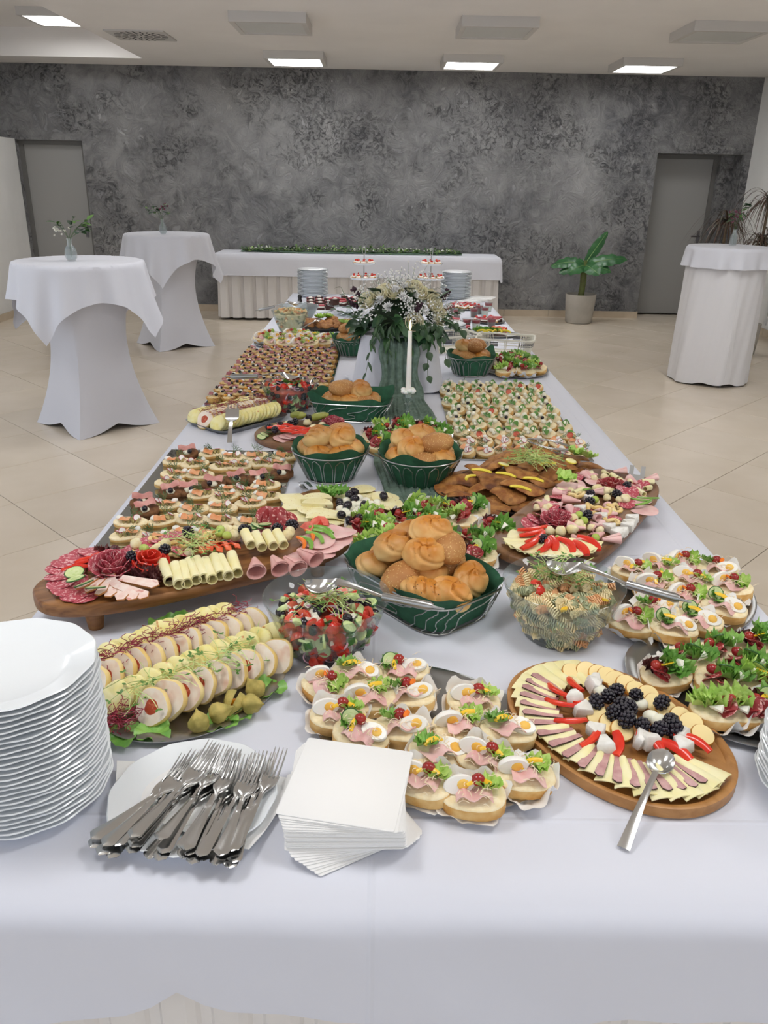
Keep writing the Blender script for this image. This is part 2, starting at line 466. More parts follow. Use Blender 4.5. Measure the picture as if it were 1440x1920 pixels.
TX0, TX1, TY0, TY1 = -.717, .848, .752, 6.74

def rect_cloth(x0, x1, y0, y1, z, drop, amp, nx, ny, nd, seed=0, rad=.012, frontwave=None):
    """cloth lying on a table rectangle and hanging down on all sides"""
    def axis(a, b, n):
        l = [(-drop+drop*i/nd) for i in range(nd)]
        return [a+q for q in l]+[a+(b-a)*i/n for i in range(n+1)]+[b-q for q in reversed(l)]
    xs = axis(x0, x1, nx); ys = axis(y0, y1, ny)
    V = []; F = []
    for px in xs:
        for py in ys:
            cx, cy = min(max(px, x0), x1), min(max(py, y0), y1)
            dx, dy = px-cx, py-cy; d = math.hypot(dx, dy)
            if d < 1e-9:
                e = min(px-x0, x1-px, py-y0, y1-py)
                V.append((px, py, z-(.003 if e < .004 else 0))); continue
            ux, uy = dx/d, dy/d; hang = min(d, drop*1.12)
            s = px+py*1.3+seed
            wv = amp*(hang/drop)*(sin(s*9.3)+.6*sin(s*21+1)+.35*sin(s*43+2))
            o = rad*min(1, d/rad*.7)+.004+wv+.012*hang/drop
            o = max(o, .003)
            zz = z-rad*.5-hang+rad*.5*(1-min(1, d/rad))
            if frontwave and uy < -.5: zz += frontwave(px)*hang/drop
            V.append((cx+ux*o, cy+uy*o, zz))
    m = len(ys)
    for i in range(len(xs)-1):
        for j in range(m-1): F.append((i*m+j, (i+1)*m+j, (i+1)*m+j+1, i*m+j+1))
    return V, F
def fw(x):  # the hem lifts in a notch where two folds meet
    return .030*exp(-((x+.255)/.03)**2)+.012*exp(-((x+.15)/.1)**2)-.006*sin(x*8)
mb = MB(); mb.add(rect_cloth(TX0, TX1, TY0, TY1, T, .174, .0065, 44, 110, 10, rad=.014, frontwave=fw))
thing('tablecloth', mb.mesh('tablecloth', CLOTH), 'long white tablecloth covering the food buffet, hanging over its edges', 'tablecloth')
def table_under(x0, x1, y0, y1, z, label, n=3):
    mb = MB(); mb.add(boxab((x0+.004, y0+.004, z-.035), (x1-.004, y1-.004, z-.004)))
    parts = [P('tabletop', mb.mesh('tabletop', WOODTOP, False))]
    lg = MB(); lg.add(tube([(0, 0, 0), (0, 0, z-.035)], .016, 8)); lm = lg.mesh('leg', LEGM)
    for k in range(n):
        for sx in (x0+.1, x1-.1): parts.append(P('leg', lm, (sx, y0+.15+(y1-y0-.3)*k/(n-1), 0)))
    thing('banquet_table', parts, label, 'table')
table_under(TX0, TX1, TY0, TY1, T, 'long banquet table under the white cloth carrying the food', 5)
def pleated(pathpts, z0, z1, pitch, dep, mats):
    """skirting fabric hung along a path in box pleats"""
    V = []; F = []; pts = [Vector((a, b, 0)) for a, b in pathpts]; cols = []
    tot = 0
    for a, b in zip(pts, pts[1:]):
        L = (b-a).length; t = (b-a)/L; nrm = Vector((t.y, -t.x, 0)); n = max(1, round(L/pitch))
        for k in range(n):
            for q, o in ((0, 0), (.08, 1), (.55, 1.0), (.72, .55), (.80, 0)):
                p = a+t*(L*(k+q)/n); cols.append((p, nrm, o))
    nzv = 5
    for p, nrm, o in cols:
        for j in range(nzv+1):
            h = j/nzv; k = dep*o*(1-.6*h)
            V.append((p.x+nrm.x*k, p.y+nrm.y*k, z0+(z1-z0)*h))
    m = nzv+1
    for i in range(len(cols)-1):
        for j in range(nzv): F.append((i*m+j, (i+1)*m+j, (i+1)*m+j+1, i*m+j+1))
    return V, F
mb = MB(); mb.add(pleated([(TX0+.005, TY1), (TX0+.005, TY0+.002), (TX1-.005, TY0+.002), (TX1-.005, TY1)], .02, T-.05, .07, .014, PLEAT))
thing('table_skirt', mb.mesh('table_skirt', PLEAT, False), 'ivory box-pleated skirt below the hem of the long buffet cloth', 'table skirt')
# --- second table along the back wall
BX0, BX1, BY0, BY1, BZ = -2.0, 1.45, 10.08, 10.68, .79
mb = MB(); mb.add(rect_cloth(BX0, BX1, BY0, BY1, BZ, .25, .006, 40, 10, 8, seed=3, rad=.012))
thing('tablecloth', mb.mesh('back_tablecloth', CLOTH2), 'white tablecloth on the narrow table against the grey plaster wall', 'tablecloth')
table_under(BX0, BX1, BY0, BY1, BZ, 'narrow side table standing against the grey plaster wall', 3)
mb = MB(); mb.add(pleated([(BX0+.03, BY1), (BX0+.03, BY0+.035), (BX1-.03, BY0+.035), (BX1-.03, BY1)], .03, BZ-.05, .15, .045, PLEAT))
thing('table_skirt', mb.mesh('back_skirt', PLEAT, False), 'white pleated skirt around the table by the plaster wall', 'table skirt')
GAUZE = mat('sage_green_gauze', '#6E8574', '#5C7463', sc=60, rough=.9, bump=.3, bsc=300)
def gauze_fn(x0, x1):
    def fn(u, v):
        x = x0+(x1-x0)*u; s = (v-.5)*2
        return (x, 10.36+s*(.11+.03*sin(x*5))+.03*sin(x*3), BZ+.004+.012*abs(sin(s*7+x*3))*(1-.4*abs(s))+.004*nz((x*9, s, 0)))
    return fn
mb = MB(); mb.add(sheet(120, 14, gauze_fn(-1.72, 1.0), .002))
thing('gauze_runner', mb.mesh('gauze_runner', GAUZE), 'sage green gauze strip lying along the table by the plaster wall', 'table runner')
GREENS = [mat('leaf_deep', '#2F4B2E', '#3E5C38', sc=30, rough=.45, rnd=.2), mat('leaf_mid', '#557A3C', '#6A8F48', sc=30, rough=.5, rnd=.2), mat('leaf_pale', '#8FA860', rough=.5, rnd=.2), mat('bloom_white', '#EDEDE2', rough=.6)]
mb = MB(); R2 = random.Random(3)
for k in range(900):
    x = R2.uniform(-1.72, .98); y = 10.36+R2.gauss(0, .05); z = BZ+.02+abs(R2.gauss(0, .03))*(1-.35*abs(x+.3))
    a = R2.uniform(0, 6.28); t = R2.uniform(-.6, .9); l = R2.uniform(.025, .055)
    lf = grid(2, 2, lambda u, v: (u*l, (v-.5)*l*.5*sin(pi*(u*.9+.05)), .1*l*abs(v-.5)))
    mb.add(lf, X((x, y, z), (R2.uniform(-.5, .5), -t, a)), m=R2.choice((0, 1, 1, 2)))
for k in range(70):
    x = R2.uniform(-1.6, .9); mb.add(ball(5, 4), X((x, 10.36+R2.gauss(0, .05), BZ+.045+R2.random()*.02), sc=R2.uniform(.006, .011)), m=3)
mb.add(tube([(-1.7+.27*i, 10.36+.02*sin(i), BZ+.02) for i in range(11)], .006, 5), m=0)
thing('leaf_garland', mb.mesh('leaf_garland', GREENS), 'leafy garland with small pale buds on the green gauze strip', 'garland', kind='stuff')

# --- standing tables with stretch covers
def stretch_cover():
    def fn(u, v):
        th = 2*pi*u; c4 = abs(cos(2*(th)))  # feet at 0,90,180,270
        ft = .5+.5*cos(4*th)
        h0 = .0+.05*(1-ft**.6)
        z = h0+(1.085-h0)*v
        corner = .43-.165*sin(min(1, v/.55)*pi/2)**.9 if v < .55 else .265+.13*((v-.55)/.45)**1.8
        k = max(0, 1-v*1.15)**1.0
        flat = corner*(.60+.10*v) if True else 0
        # straight chord between feet at the floor, round further up
        a = ((th+pi/4) % (pi/2))-pi/4
        chord = corner*.72/max(.5, cos(abs(a)-pi/4)) if False else corner*(1/(abs(cos(a))+abs(sin(a))))*(1-.10*(1-ft))
        r = chord*k+corner*(1-k)*(.93+.07*ft*(1-v)) 
        return (r*cos(th), r*sin(th), z)
    mb = MB(); mb.add(grid(96, 30, fn, wu=True)); return mb.mesh('stretch_cover', STRETCH)
SC = stretch_cover()
tt = MB(); tt.add(lathe([(0, 1.085), (.395, 1.085), (.4, 1.092), (.395, 1.098), (0, 1.098)], 48)); TT = tt.mesh('round_tabletop', STRETCH)
post = MB(); post.add(tube([(0, 0, .03), (0, 0, 1.085)], .03, 10))
for k in range(4): post.add(tube([(0, 0, .06), (.40*cos(k*pi/2), .40*sin(k*pi/2), .012)], .014, 6))
POST = post.mesh('pedestal_frame', LEGM)
foot = MB(); foot.add(lathe([(0, 0), (.018, 0), (.016, .014), (0, .016)], 10)); FOOT = foot.mesh('foot', mat('black_rubber', '#1D1D1E', rough=.7))
def overlay(side, R, seed, fold, nf, zt=1.1):
    Rd = random.Random(seed); ph = [Rd.uniform(0, 6.28) for _ in range(4)]
    def fn(u, v):
        th = 2*pi*u; a = ((th) % (pi/2))-pi/4
        edge = side/cos(a) if side else R+.16
        d = v**1.0*edge
        if d <= R: return (d*cos(th), d*sin(th), zt+.002)
        s = d-R
        w = sin(nf*th+ph[0]+.8*sin(2*th+ph[1]))*.6+.4*sin((nf*2-3)*th+ph[2])
        r = R+.008+min(s, .02)*.3+fold*(s/.3)*(.8+w)+.04*(s/.45)**2*(1 if side else 0)
        return (r*cos(th), r*sin(th), zt-.004-s*.985+.004*exp(-s/.004))
    mb = MB(); mb.add(grid(160, 46, fn, wu=True)); return mb.mesh('overlay_cloth', CLOTH2)
def cocktail(x, y, rz, orz, lab, clab, seed):
    thing('cocktail_table', [P('stretch_cover', SC), P('tabletop', TT), P('pedestal_frame', POST)]+[P('foot', FOOT, (.40*cos(k*pi/2), .40*sin(k*pi/2), 0)) for k in range(4)], lab, 'table', (x, y, 0), (0, 0, rz), group='standing tables in white stretch covers')
    thing('tablecloth', overlay(.625, .405, seed, .040, 10), clab, 'tablecloth', (x, y, 0), (0, 0, orz))
cocktail(-1.985, 5.50, radians(2), radians(-12), 'tall round standing table in a white stretch cover beside the white blossom vase', 'square white cloth draped over the standing table with the white blossom vase', 1)
cocktail(-2.14, 8.45, radians(-8), radians(5), 'tall round standing table in a white stretch cover near the pleated side table', 'square white cloth draped over the standing table with the pink blossom vase', 2)
# --- standing table on the right with a floor-length cloth
def longcloth():
    def fn(u, v):
        th = 2*pi*u; z = 1.14*(1-v)+.012
        w = sin(7*th+1)*.5+sin(11*th)*.3+sin(5*th+2.2)*.4
        r = .325+.02*v+.016*w*(.25+v)+.003*sin(th*23+9*v)
        z += (.02*sin(th*3+.5)+.012*sin(th*8))*v*v
        return (r*cos(th), r*sin(th), max(z, .012))
    mb = MB(); mb.add(grid(120, 26, fn, wu=True)); return mb.mesh('long_cloth', cloth_mat('white_long_cloth', '#E0DFE2', crease=(.34, .34)))
t2 = MB(); t2.add(lathe([(0, 1.12), (.32, 1.12), (.325, 1.135), (.32, 1.145), (0, 1.145)], 40)); 
RX, RY = 2.99, 7.2
thing('cocktail_table', [P('tabletop', t2.mesh('round_top', WOODTOP)), P('pedestal_frame', POST, sc=(.75, .75, 1.03))], 'tall standing table hidden under a floor-length white cloth by the right-hand door', 'table', (RX, RY, 0))
thing('tablecloth', longcloth(), 'long white cloth with fold creases hanging to the floor around a standing table', 'tablecloth', (RX, RY, 0))
thing('tablecloth', overlay(0, .335, 5, .05, 10, 1.152), 'small round white overlay cloth with a wavy hem above the floor-length cloth', 'tablecloth', (RX, RY, 0))

# ================================================================== vases with sprigs
GL = glass('clear_glass'); GLV = glass('ribbed_vase_glass', '#FBFCFC', refl=.8, opac=.16); WATER = glass('water', '#F2F6F6', opac=.03)
STEM = mat('stem_green', '#4B6A3A', rough=.5)
def vase_mesh(ribs, prof):
    mb = MB(); mb.add(lathe(prof, 40, (lambda t, r, z: (r*(1+.035*cos(ribs*t)), z)) if ribs else None)); return mb.mesh('vase_glass', GLV)
VP = [(0, .004), (.022, .002), (.034, .02), (.038, .045), (.033, .075), (.018, .10), (.0135, .122), (.017, .142), (.0155, .142), (.012, .122), (.0165, .10), (.031, .075), (.036, .045), (.032, .022), (.02, .008), (0, .008)]
V2 = [(r*.62, z*.98) for r, z in VP]
V3 = [(0, .004), (.026, .002), (.03, .01), (.031, .07), (.018, .105), (.016, .13), (.018, .135), (.0165, .135), (.0145, .13), (.0165, .105), (.0295, .07), (.028, .012), (0, .008)]
def water_mesh(prof, h):
    mb = MB(); mb.add(lathe([(0, .009), (prof[2][0]*.82, .014), (prof[3][0]*.86, h*.6), (prof[3][0]*.8, h), (0, h)], 24)); return mb.mesh('water', WATER)
LEAFS = [leafmesh(.062, .030, GREENS[0]), leafmesh(.075, .026, GREENS[0], curl=.3), leafmesh(.05, .028, GREENS[1])]
def sprig(stems, blooms, bm, seed, z0):
    """stems [(dx,dy,dz,leaves)] from the vase mouth"""
    R = random.Random(seed); parts = []
    for dx, dy, dz, nl in stems:
        pts = [(0, 0, .02), (dx*.08, dy*.08, z0), (dx*.5, dy*.5, z0+dz*.6), (dx, dy, z0+dz)]
        s = MB(); s.add(tube(pts, [.0014]*4, 5)); parts.append(P('stem', s.mesh('stem', STEM)))
        for k in range(nl):
            f = .25+.75*(k+1)/nl
            x, y, z = dx*f, dy*f, z0+dz*min(1, f*.6/.5 if f < .5 else .6+.4*(f-.5)/.5)
            parts.append(P('leaf', R.choice(LEAFS), (x, y, z), (R.uniform(-.5, .5), R.uniform(-.7, .3), atan2(dy, dx)+R.choice((-1, 1))*R.uniform(.3, 1.1)), R.uniform(.8, 1.25)))
    for x, y, z, s in blooms: parts.append(P('blossom', bm, (x, y, z), (R.uniform(-.6, .6), R.uniform(-.6, .6), R.uniform(0, 6)), s))
    return parts
def bloom_mesh(name, cols, n=9):
    mb = MB(); R = random.Random(n)
    for k in range(n):
        a = 6.28*k/n*1.618*2; t = .3+.9*k/n
        mb.add(grid(2, 2, lambda u, v: (u, (v-.5)*.7*sin(pi*(u*.8+.1)), .25*u*u)), X((0, 0, 0), (0, -1.3+t, a)), m=k % 2 if len(cols) > 1 else 0)
    mb.add(ball(6, 4), X((0, 0, .05), sc=.25), m=0)
    return mb.mesh(name, cols)
BW = bloom_mesh('white_blossom', [mat('petal_white', '#F1EFE8', rough=.6), mat('petal_cream', '#E2DFCB', rough=.6)])
BP = bloom_mesh('pink_blossom', [mat('petal_plum', '#7A3D55', rough=.6), mat('petal_pink', '#A56A80', rough=.6)])
RB = random.Random(11)
def put_vase(loc, prof, ribs, h, lab, slab, stems, blooms, bm, seed, z0):
    thing('flower_vase', [P('vase_body', vase_mesh(ribs, prof)), P('water', water_mesh(prof, h))], lab, 'vase', loc)
    thing('flower_sprig', sprig(stems, blooms, bm, seed, z0), slab, 'flowers', (loc[0], loc[1], loc[2]+.004), sc=1.0)
put_vase((-2.005, 5.43, 1.102), VP, 14, .09, 'bulbous ribbed glass bud vase holding the white blossom sprig', 'sprig of small white blossoms and dark green leaves in a ribbed vase',
         [(.13, 0, .11, 7), (.09, .02, .09, 5), (.05, -.02, .12, 5), (-.05, 0, .1, 4), (-.075, .01, .09, 2), (.12, -.01, .05, 5)],
         [(-.06+RB.gauss(0, .02), RB.gauss(0, .02), .18+RB.gauss(0, .02), .011) for _ in range(14)], BW, 4, .14)
put_vase((-2.135, 8.30, 1.102), VP, 14, .08, 'bulbous glass bud vase holding the pink blossom sprig near the plaster wall', 'sprig with plum pink blossoms and thin leaves in a glass bud vase',
         [(-.16, 0, .1, 6), (-.08, .02, .09, 5), (.02, -.02, .12, 4), (.06, 0, .06, 4), (-.03, 0, .1, 5)],
         [(.01+RB.gauss(0, .03), RB.gauss(0, .02), .235+RB.gauss(0, .02), .018) for _ in range(9)], BP, 5, .14)
put_vase((3.03, 7.24, 1.154), V3, 0, .08, 'straight clear glass bottle vase on the table with the floor-length cloth', 'sprig with pale pink blossoms and green leaves in a bottle vase',
         [(.04, 0, .2, 8), (-.03, .02, .13, 5), (.02, -.02, .14, 5), (-.05, 0, .1, 4)],
         [(-.02+RB.gauss(0, .03), RB.gauss(0, .02), .20+RB.gauss(0, .035), .016) for _ in range(9)]+[(.01+RB.gauss(0, .03), -.01, .24+RB.gauss(0, .03), .01) for _ in range(8)], BP, 6, .14)

# ================================================================== potted plants
POTM = mat('pale_grey_pot', '#BBB6AD', '#B0ABA2', sc=8, rough=.6); SOIL = mat('potting_soil', '#3A2C22', '#231A14', sc=60, rough=.95, bump=.6)
BAN = mat('banana_leaf', '#2C5A33', '#3B6E3E', sc=12, rough=.35, rnd=.12); BANM = mat('banana_midrib', '#7FA060', rough=.5); BANS = mat('banana_stem', '#6E7A3E', '#5A5A30', sc=12, rough=.5)
mb = MB(); mb.add(lathe([(0, 0), (.15, 0), (.165, .015), (.188, .33), (.19, .355), (.176, .355), (.172, .31), (0, .31)], 48)); potm = mb.mesh('pot', POTM)
mb = MB(); mb.add(lathe([(0, .325), (.09, .322), (.173, .315)], 30)); soil = mb.mesh('soil', SOIL)
def bleaf(L, W, curl, seed):
    def fn(u, v):
        s = (v-.5)*2; wd = W*.5*(sin(pi*min(1, .04+u*.95))**.6); rip = .012*sin(u*26+seed)*abs(s)
        return (u*L, s*wd, L*(.55*u-curl*u*u)+abs(s)*wd*.35*(1-u)+rip-abs(s)**2*wd*.25)
    mb = MB(); mb.add(sheet(14, 6, fn, .0015)); 
    r = MB(); r.add(tube([(u*L, 0, L*(.55*u-curl*u*u)+.002) for u in [i/8 for i in range(9)]], [.006*(1-.8*i/8) for i in range(9)], 5))
    return mb.mesh('leaf', BAN), r.mesh('midrib', BANM)
st = MB(); st.add(tube([(0, 0, .3), (.005, 0, .45), (-.005, 0, .58), (.01, 0, .70), (.012, 0, .76)], [.042, .036, .03, .026, .018], 12)); st.add(tube([(.01, 0, .32), (.03, .01, .5), (.035, 0, .66)], [.03, .02, .008], 8))
parts = [P('pot', potm), P('soil', soil), P('stem', st.mesh('stem', BANS))]
for k, (a, L, W, cu, z, til) in enumerate([(175, .34, .14, .75, .70, 0), (195, .26, .13, .95, .66, 0), (62, .33, .11, -.10, .72, -.55), (10, .42, .15, .40, .70, 0), (-20, .26, .15, .75, .66, 0), (-80, .26, .15, .95, .68, 0), (-130, .27, .14, .95, .68, 0), (110, .28, .13, .6, .68, 0)]):
    lm, rm = bleaf(L*1.22, W*1.2, cu*.85, k); parts.append(P('leaf', lm, (.01, 0, z), (.75 if abs(a) < 90 else -.75, til, radians(a)), kids=[P('midrib', rm)]))
thing('banana_plant', parts, 'young banana plant with broad green leaves in a pale grey pot', 'plant', (2.53, 10.35, 0))
DR = mat('dracaena_leaf', '#4A4A34', '#5A3A32', sc=15, rough=.5, rnd=.25); TRK = mat('woody_trunk', '#7A6A55', '#5E503F', sc=20, rough=.9, bump=.5)
def dracaena(x, y, heads, lab, trunk_h):
    R = random.Random(int(x*100)); parts = [P('pot', potm, sc=(.8, .8, .9)), P('soil', soil, sc=(.8, .8, .9))]
    tr = MB(); 
    for hx, hy, hz, n in heads: tr.add(tube([(0, 0, .25), (hx*.4, hy*.4, hz*.6), (hx, hy, hz)], [.02, .017, .012], 7))
    parts.append(P('trunk', tr.mesh('trunk', TRK)))
    lms = []
    for q in range(4):
        L = .27+.06*q; up = (.9, .6, .3, 1.3)[q]
        lms.append(MB().add(grid(9, 2, lambda u, v: (L*(u*(1-.15*u)), (v-.5)*.020*(1-u*.85), L*(up*u-(up+.75)*u*u)+.002*abs(v-.5)))).mesh('leaf', DR))
    for hx, hy, hz, n in heads:
        for k in range(n): parts.append(P('leaf', R.choice(lms), (hx, hy, hz-.03+.06*R.random()), (0, R.uniform(-.3, .2), 6.283*k/n*2.4), R.uniform(.8, 1.15)))
    thing('dracaena_plant', parts, lab, 'plant', (x, y, 0), group='thin-leaved plants by the white wall')
dracaena(3.85, 9.45, [(.0, 0, 1.26, 80)], 'thin-leaved dracaena behind the bottle vase table beside the doorway', 1.2)
dracaena(3.82, 8.45, [(0, 0, 1.10, 80), (.05, .1, 1.5, 60)], 'taller thin-leaved dracaena with two tufts against the white wall', 1.2)
rad = MB()
for k in range(16): rad.add(boxab((4.44, 8.2+k*.075, .16), (4.52, 8.2+k*.075+.055, .62)))
hd = MB()
for z in (.18, .58): hd.add(tube([(4.48, 8.15, z), (4.48, 9.45, z)], .018, 8))
RADM = mat('radiator_white', '#DCDCDA', rough=.4)
vv = MB(); vv.add(tube([(4.48, 8.15, .18), (4.48, 8.08, .18), (4.52, 8.06, .18), (4.555, 8.06, .18)], .012, 8))
thing('radiator', [P('fin_block', rad.mesh('fins', RADM, False)), P('header_pipe', hd.mesh('header', RADM)), P('supply_pipe', vv.mesh('supply', RADM))], 'low white radiator mounted on the white wall behind the plants', 'radiator')
# ================================================================== food building blocks
CRUMB = mat('bread_crumb', '#F8EAC6', '#F0DBAC', sc=120, rough=.85, bump=.2, bsc=260, rnd=.05)
CRUST = mat('bread_crust', '#D29A4A', '#EAC684', sc=35, rough=.55, rnd=.08)
DARKBREAD = mat('dark_bread', '#8A5F3A', '#6E4629', sc=90, rough=.8, bump=.4, bsc=200)
ROLLG = mat('golden_roll', '#C78235', '#E6BE80', sc=26, lo=.42, hi=.66, rough=.42, rnd=.07, c3='#F0DDB4', sc3=16, lo3=.60, hi3=.72, bump=.2, bsc=60)
def baked(name, pale, brown, z0, z1):
    """bread crust: pale low on the sides, baked brown on the crown, with mottling"""
    m = mat(name, pale, bump=.2, bsc=60, rough=.45); nt = m.node_tree; N = nt.nodes; L = nt.links; b = N['Principled BSDF']
    tc = N.new('ShaderNodeTexCoord'); sp = N.new('ShaderNodeSeparateXYZ'); L.new(tc.outputs['Object'], sp.inputs[0])
    n = N.new('ShaderNodeTexNoise'); n.inputs['Scale'].default_value = 30; n.inputs['Detail'].default_value = 3; L.new(tc.outputs['Object'], n.inputs['Vector'])
    ma = N.new('ShaderNodeMath'); ma.operation = 'MULTIPLY_ADD'; ma.inputs[1].default_value = .035; L.new(n.outputs['Fac'], ma.inputs[0]); L.new(sp.outputs[2], ma.inputs[2])
    mr = N.new('ShaderNodeMapRange'); mr.inputs[1].default_value = z0; mr.inputs[2].default_value = z1; L.new(ma.outputs[0], mr.inputs[0])
    x = N.new('ShaderNodeMix'); x.data_type = 'RGBA'; x.inputs[6].default_value = lin(pale); x.inputs[7].default_value = lin(brown); L.new(mr.outputs[0], x.inputs[0])
    oi = N.new('ShaderNodeObjectInfo'); hs = N.new('ShaderNodeHueSaturation'); r = N.new('ShaderNodeMapRange'); r.inputs[3].default_value = .85; r.inputs[4].default_value = 1.12; L.new(oi.outputs['Random'], r.inputs[0]); L.new(r.outputs[0], hs.inputs['Value']); L.new(x.outputs[2], hs.inputs['Color']); L.new(hs.outputs[0], b.inputs['Base Color'])
    return m
ROLLG = baked('golden_crust', '#EFCF8E', '#BE7824', .004, .046)
ROLLB = mat('brown_roll', '#A9713C', '#C18B50', sc=14, rough=.6, rnd=.06, bump=.3, bsc=90)
SEED = mat('sesame_seed', '#E6C88E', '#D3AC68', sc=200, rough=.6)
HAM = mat('ham_pink', '#E8B0AE', '#F0C8C2', sc=30, rough=.42, sss=.1, rnd=.05)
HAMD = mat('ham_deep', '#C4807A', '#DBA298', sc=35, rough=.4, rnd=.06)
SALAMI = mat('salami_red', '#9E3236', '#E0A9A0', sc=150, lo=.57, hi=.62, rough=.4, det=2)
SALAMIP = mat('salami_pink', '#B84A58', '#E6B4B4', sc=170, lo=.55, hi=.6, rough=.4, det=2)
EGGW = mat('egg_white', '#F3F0E8', rough=.35, sss=.15); YOLK = mat('egg_yolk', '#EFB545', '#F3C862', sc=40, rough=.6)
LETT = [mat('lettuce_bright', '#9CC650', '#C2DC7C', sc=40, rough=.4, sss=.1, rnd=.1), mat('lettuce_mid', '#669E42', '#90BC5C', sc=40, rough=.4, rnd=.1), mat('lollo_dark', '#4A1F24', '#6A3A34', sc=40, rough=.45, rnd=.1)]
TOM = mat('tomato_red', '#C5281E', '#D8432F', sc=25, rough=.22, sss=.1, rnd=.08); TOMD = mat('grape_tomato', '#8E1F22', '#A83328', sc=30, rough=.2, rnd=.1)
TOMF = mat('tomato_flesh', '#DB5440', '#EE8468', sc=60, rough=.3)
YPEP = mat('yellow_pepper', '#F1BE22', '#F6D04A', sc=30, rough=.25); OPEP = mat('orange_pepper', '#EC7B24', rough=.25); RPEP = mat('red_pepper', '#D42A1B', '#E5452C', sc=30, rough=.2); GPEP = mat('green_pepper', '#6FA03A', '#88B450', sc=30, rough=.25)
CHEESE = mat('pale_cheese', '#F4E7A9', '#F7EDBE', sc=30, rough=.45, sss=.12, rnd=.03)
CHEESEH = mat('herb_cheese', '#EFE3A6', '#F6EFC4', sc=30, rough=.5, c3='#C9A05E', sc3=160, lo3=.66, hi3=.7)
SHRED = mat('grated_cheese', '#F2DDBE', '#F6E8C8', sc=50, rough=.5)
WHITECH = mat('white_cheese', '#F4F1E2', rough=.5, sss=.1); RIND = mat('camembert_rind', '#F0EEE8', '#DDD8CE', sc=60, rough=.8, bump=.3)
SMOKED = mat('smoked_cheese', '#F3DC9C', rough=.5); SMOKRIND = mat('smoked_rind', '#D79A3C', '#C5842C', sc=30, rough=.4)
CUCS = mat('cucumber_skin', '#2F5A28', '#3F6E34', sc=30, rough=.3); CUCF = mat('cucumber_flesh', '#D5E0A6', '#BCD088', sc=40, rough=.3); CUCC = mat('cucumber_core', '#BFD38A', '#DDE6B4', sc=120, rough=.25)
OLIVE = mat('black_olive', '#1B1720', '#2A2228', sc=40, rough=.2); BERRY = mat('blackberry', '#15121C', '#221A28', sc=60, rough=.25, coat=.3)
GRAPE = mat('green_grape', '#A9BE52', '#C0CF74', sc=20, rough=.2, sss=.2)
MOZZ = mat('mozzarella', '#F1EEDA', rough=.35, sss=.15); CREAM = mat('cream_spread', '#F4EFD8', rough=.5)
SALMON = mat('salmon', '#E39058', '#EDB285', sc=50, rough=.35); TUNA = mat('herb_spread', '#9A8A50', '#C2B078', sc=60, rough=.6, bump=.4)
RADW = mat('radish_flesh', '#F2EEEA', rough=.3); RADR = mat('radish_skin', '#C33A5C', rough=.3)
HERB = mat('herb_green', '#4C7A2E', '#659440', sc=60, rough=.5, rnd=.15); SPROUT = mat('sprout_stem', '#CFDD92', '#B4CC74', sc=50, rough=.4); REDSTR = mat('red_sprout', '#7E1B34', '#9C2A42', sc=50, rough=.4)
PAPER = mat('white_paper', '#F1F0EE', rough=.85); DILL = mat('dill', '#4E7040', rough=.5)
SCHN = mat('fried_crumb', '#8C5324', '#B67F42', sc=45, lo=.35, hi=.65, rough=.6, bump=.9, bsc=160, rnd=.1, c3='#5E300E', sc3=18, lo3=.56, hi3=.68)
LEMON = mat('lemon_rind', '#E8D23E', rough=.35); LEMF = mat('lemon_flesh', '#F2E88E', '#F6F0B8', sc=60, rough=.3)
CHICK = mat('chicken_roll', '#F0DCC8', '#F6EBDC', sc=40, rough=.5, sss=.1, c3='#E0B8A0', sc3=25, lo3=.6, hi3=.75); CHSKIN = mat('roast_edge', '#E3BE6E', '#EED898', sc=25, rough=.45); SAUS = mat('sausage_core', '#B4482A', '#D27A58', sc=140, lo=.55, hi=.65, rough=.4)
POTR = mat('yellow_roulade', '#EFE28E', '#F6EDB4', sc=50, rough=.5, sss=.1, c3='#D79A62', sc3=70, lo3=.68, hi3=.72)
HUSK = mat('physalis_husk', '#C2AE62', '#9A8E48', sc=60, rough=.7, sss=.1); PHYS = mat('physalis_berry', '#F29A1E', rough=.25)
ONION = mat('red_onion', '#C793A6', '#E4C4D0', sc=40, rough=.3); ONIONE = mat('onion_edge', '#8E3A5E', rough=.3)

def frill(Rr, amp, layers, mats, seed=0, waves=9, nu=40, nv=5, h=.6):
    R = random.Random(seed); mb = MB()
    for l in range(layers):
        k = 1-.28*l; ph = R.uniform(0, 6); z0 = l*Rr*.18
        def fn(u, v):
            t = 2*pi*u; r = Rr*k*v*(1+.12*sin(3*t+ph)); rz = amp*k*(v**2)*(sin(waves*t+ph)+.6*sin((waves*2+1)*t+ph*2))
            q = r+amp*.5*v*v*cos(waves*t+ph)
            return (q*cos(t), q*sin(t), z0+Rr*h*k*v**1.6+rz)
        mb.add(grid(nu, nv, fn, wu=True))
    return mb.mesh('lettuce', mats)
def bread_slab(a, b, th, pw, mats, bev=.003, n=22, dome=0):
    mb = MB(); vf = prism(oval(a, b, n, pw), 0, th, bev); mb.add(vf, m=1)
    F = len(vf[1]); mb.mi[F-1] = 0
    for i in range(2*n, 3*n): mb.mi[i] = 0
    return mb.mesh('bread', mats)
def wavy(L, W, amp, k, mats, th=.0012, seed=0, arch=0, nu=10, nv=5):
    def fn(u, v):
        s = (v-.5)*2
        return ((u-.5)*L, s*W/2*(1-.15*cos(u*9+seed)), amp*sin(k*u*pi+seed)+arch*(1-(2*u-1)**2)+.25*amp*sin(s*2+seed))
    mb = MB(); mb.add(sheet(nu, nv, fn, th)); return mb.mesh('slice', mats)
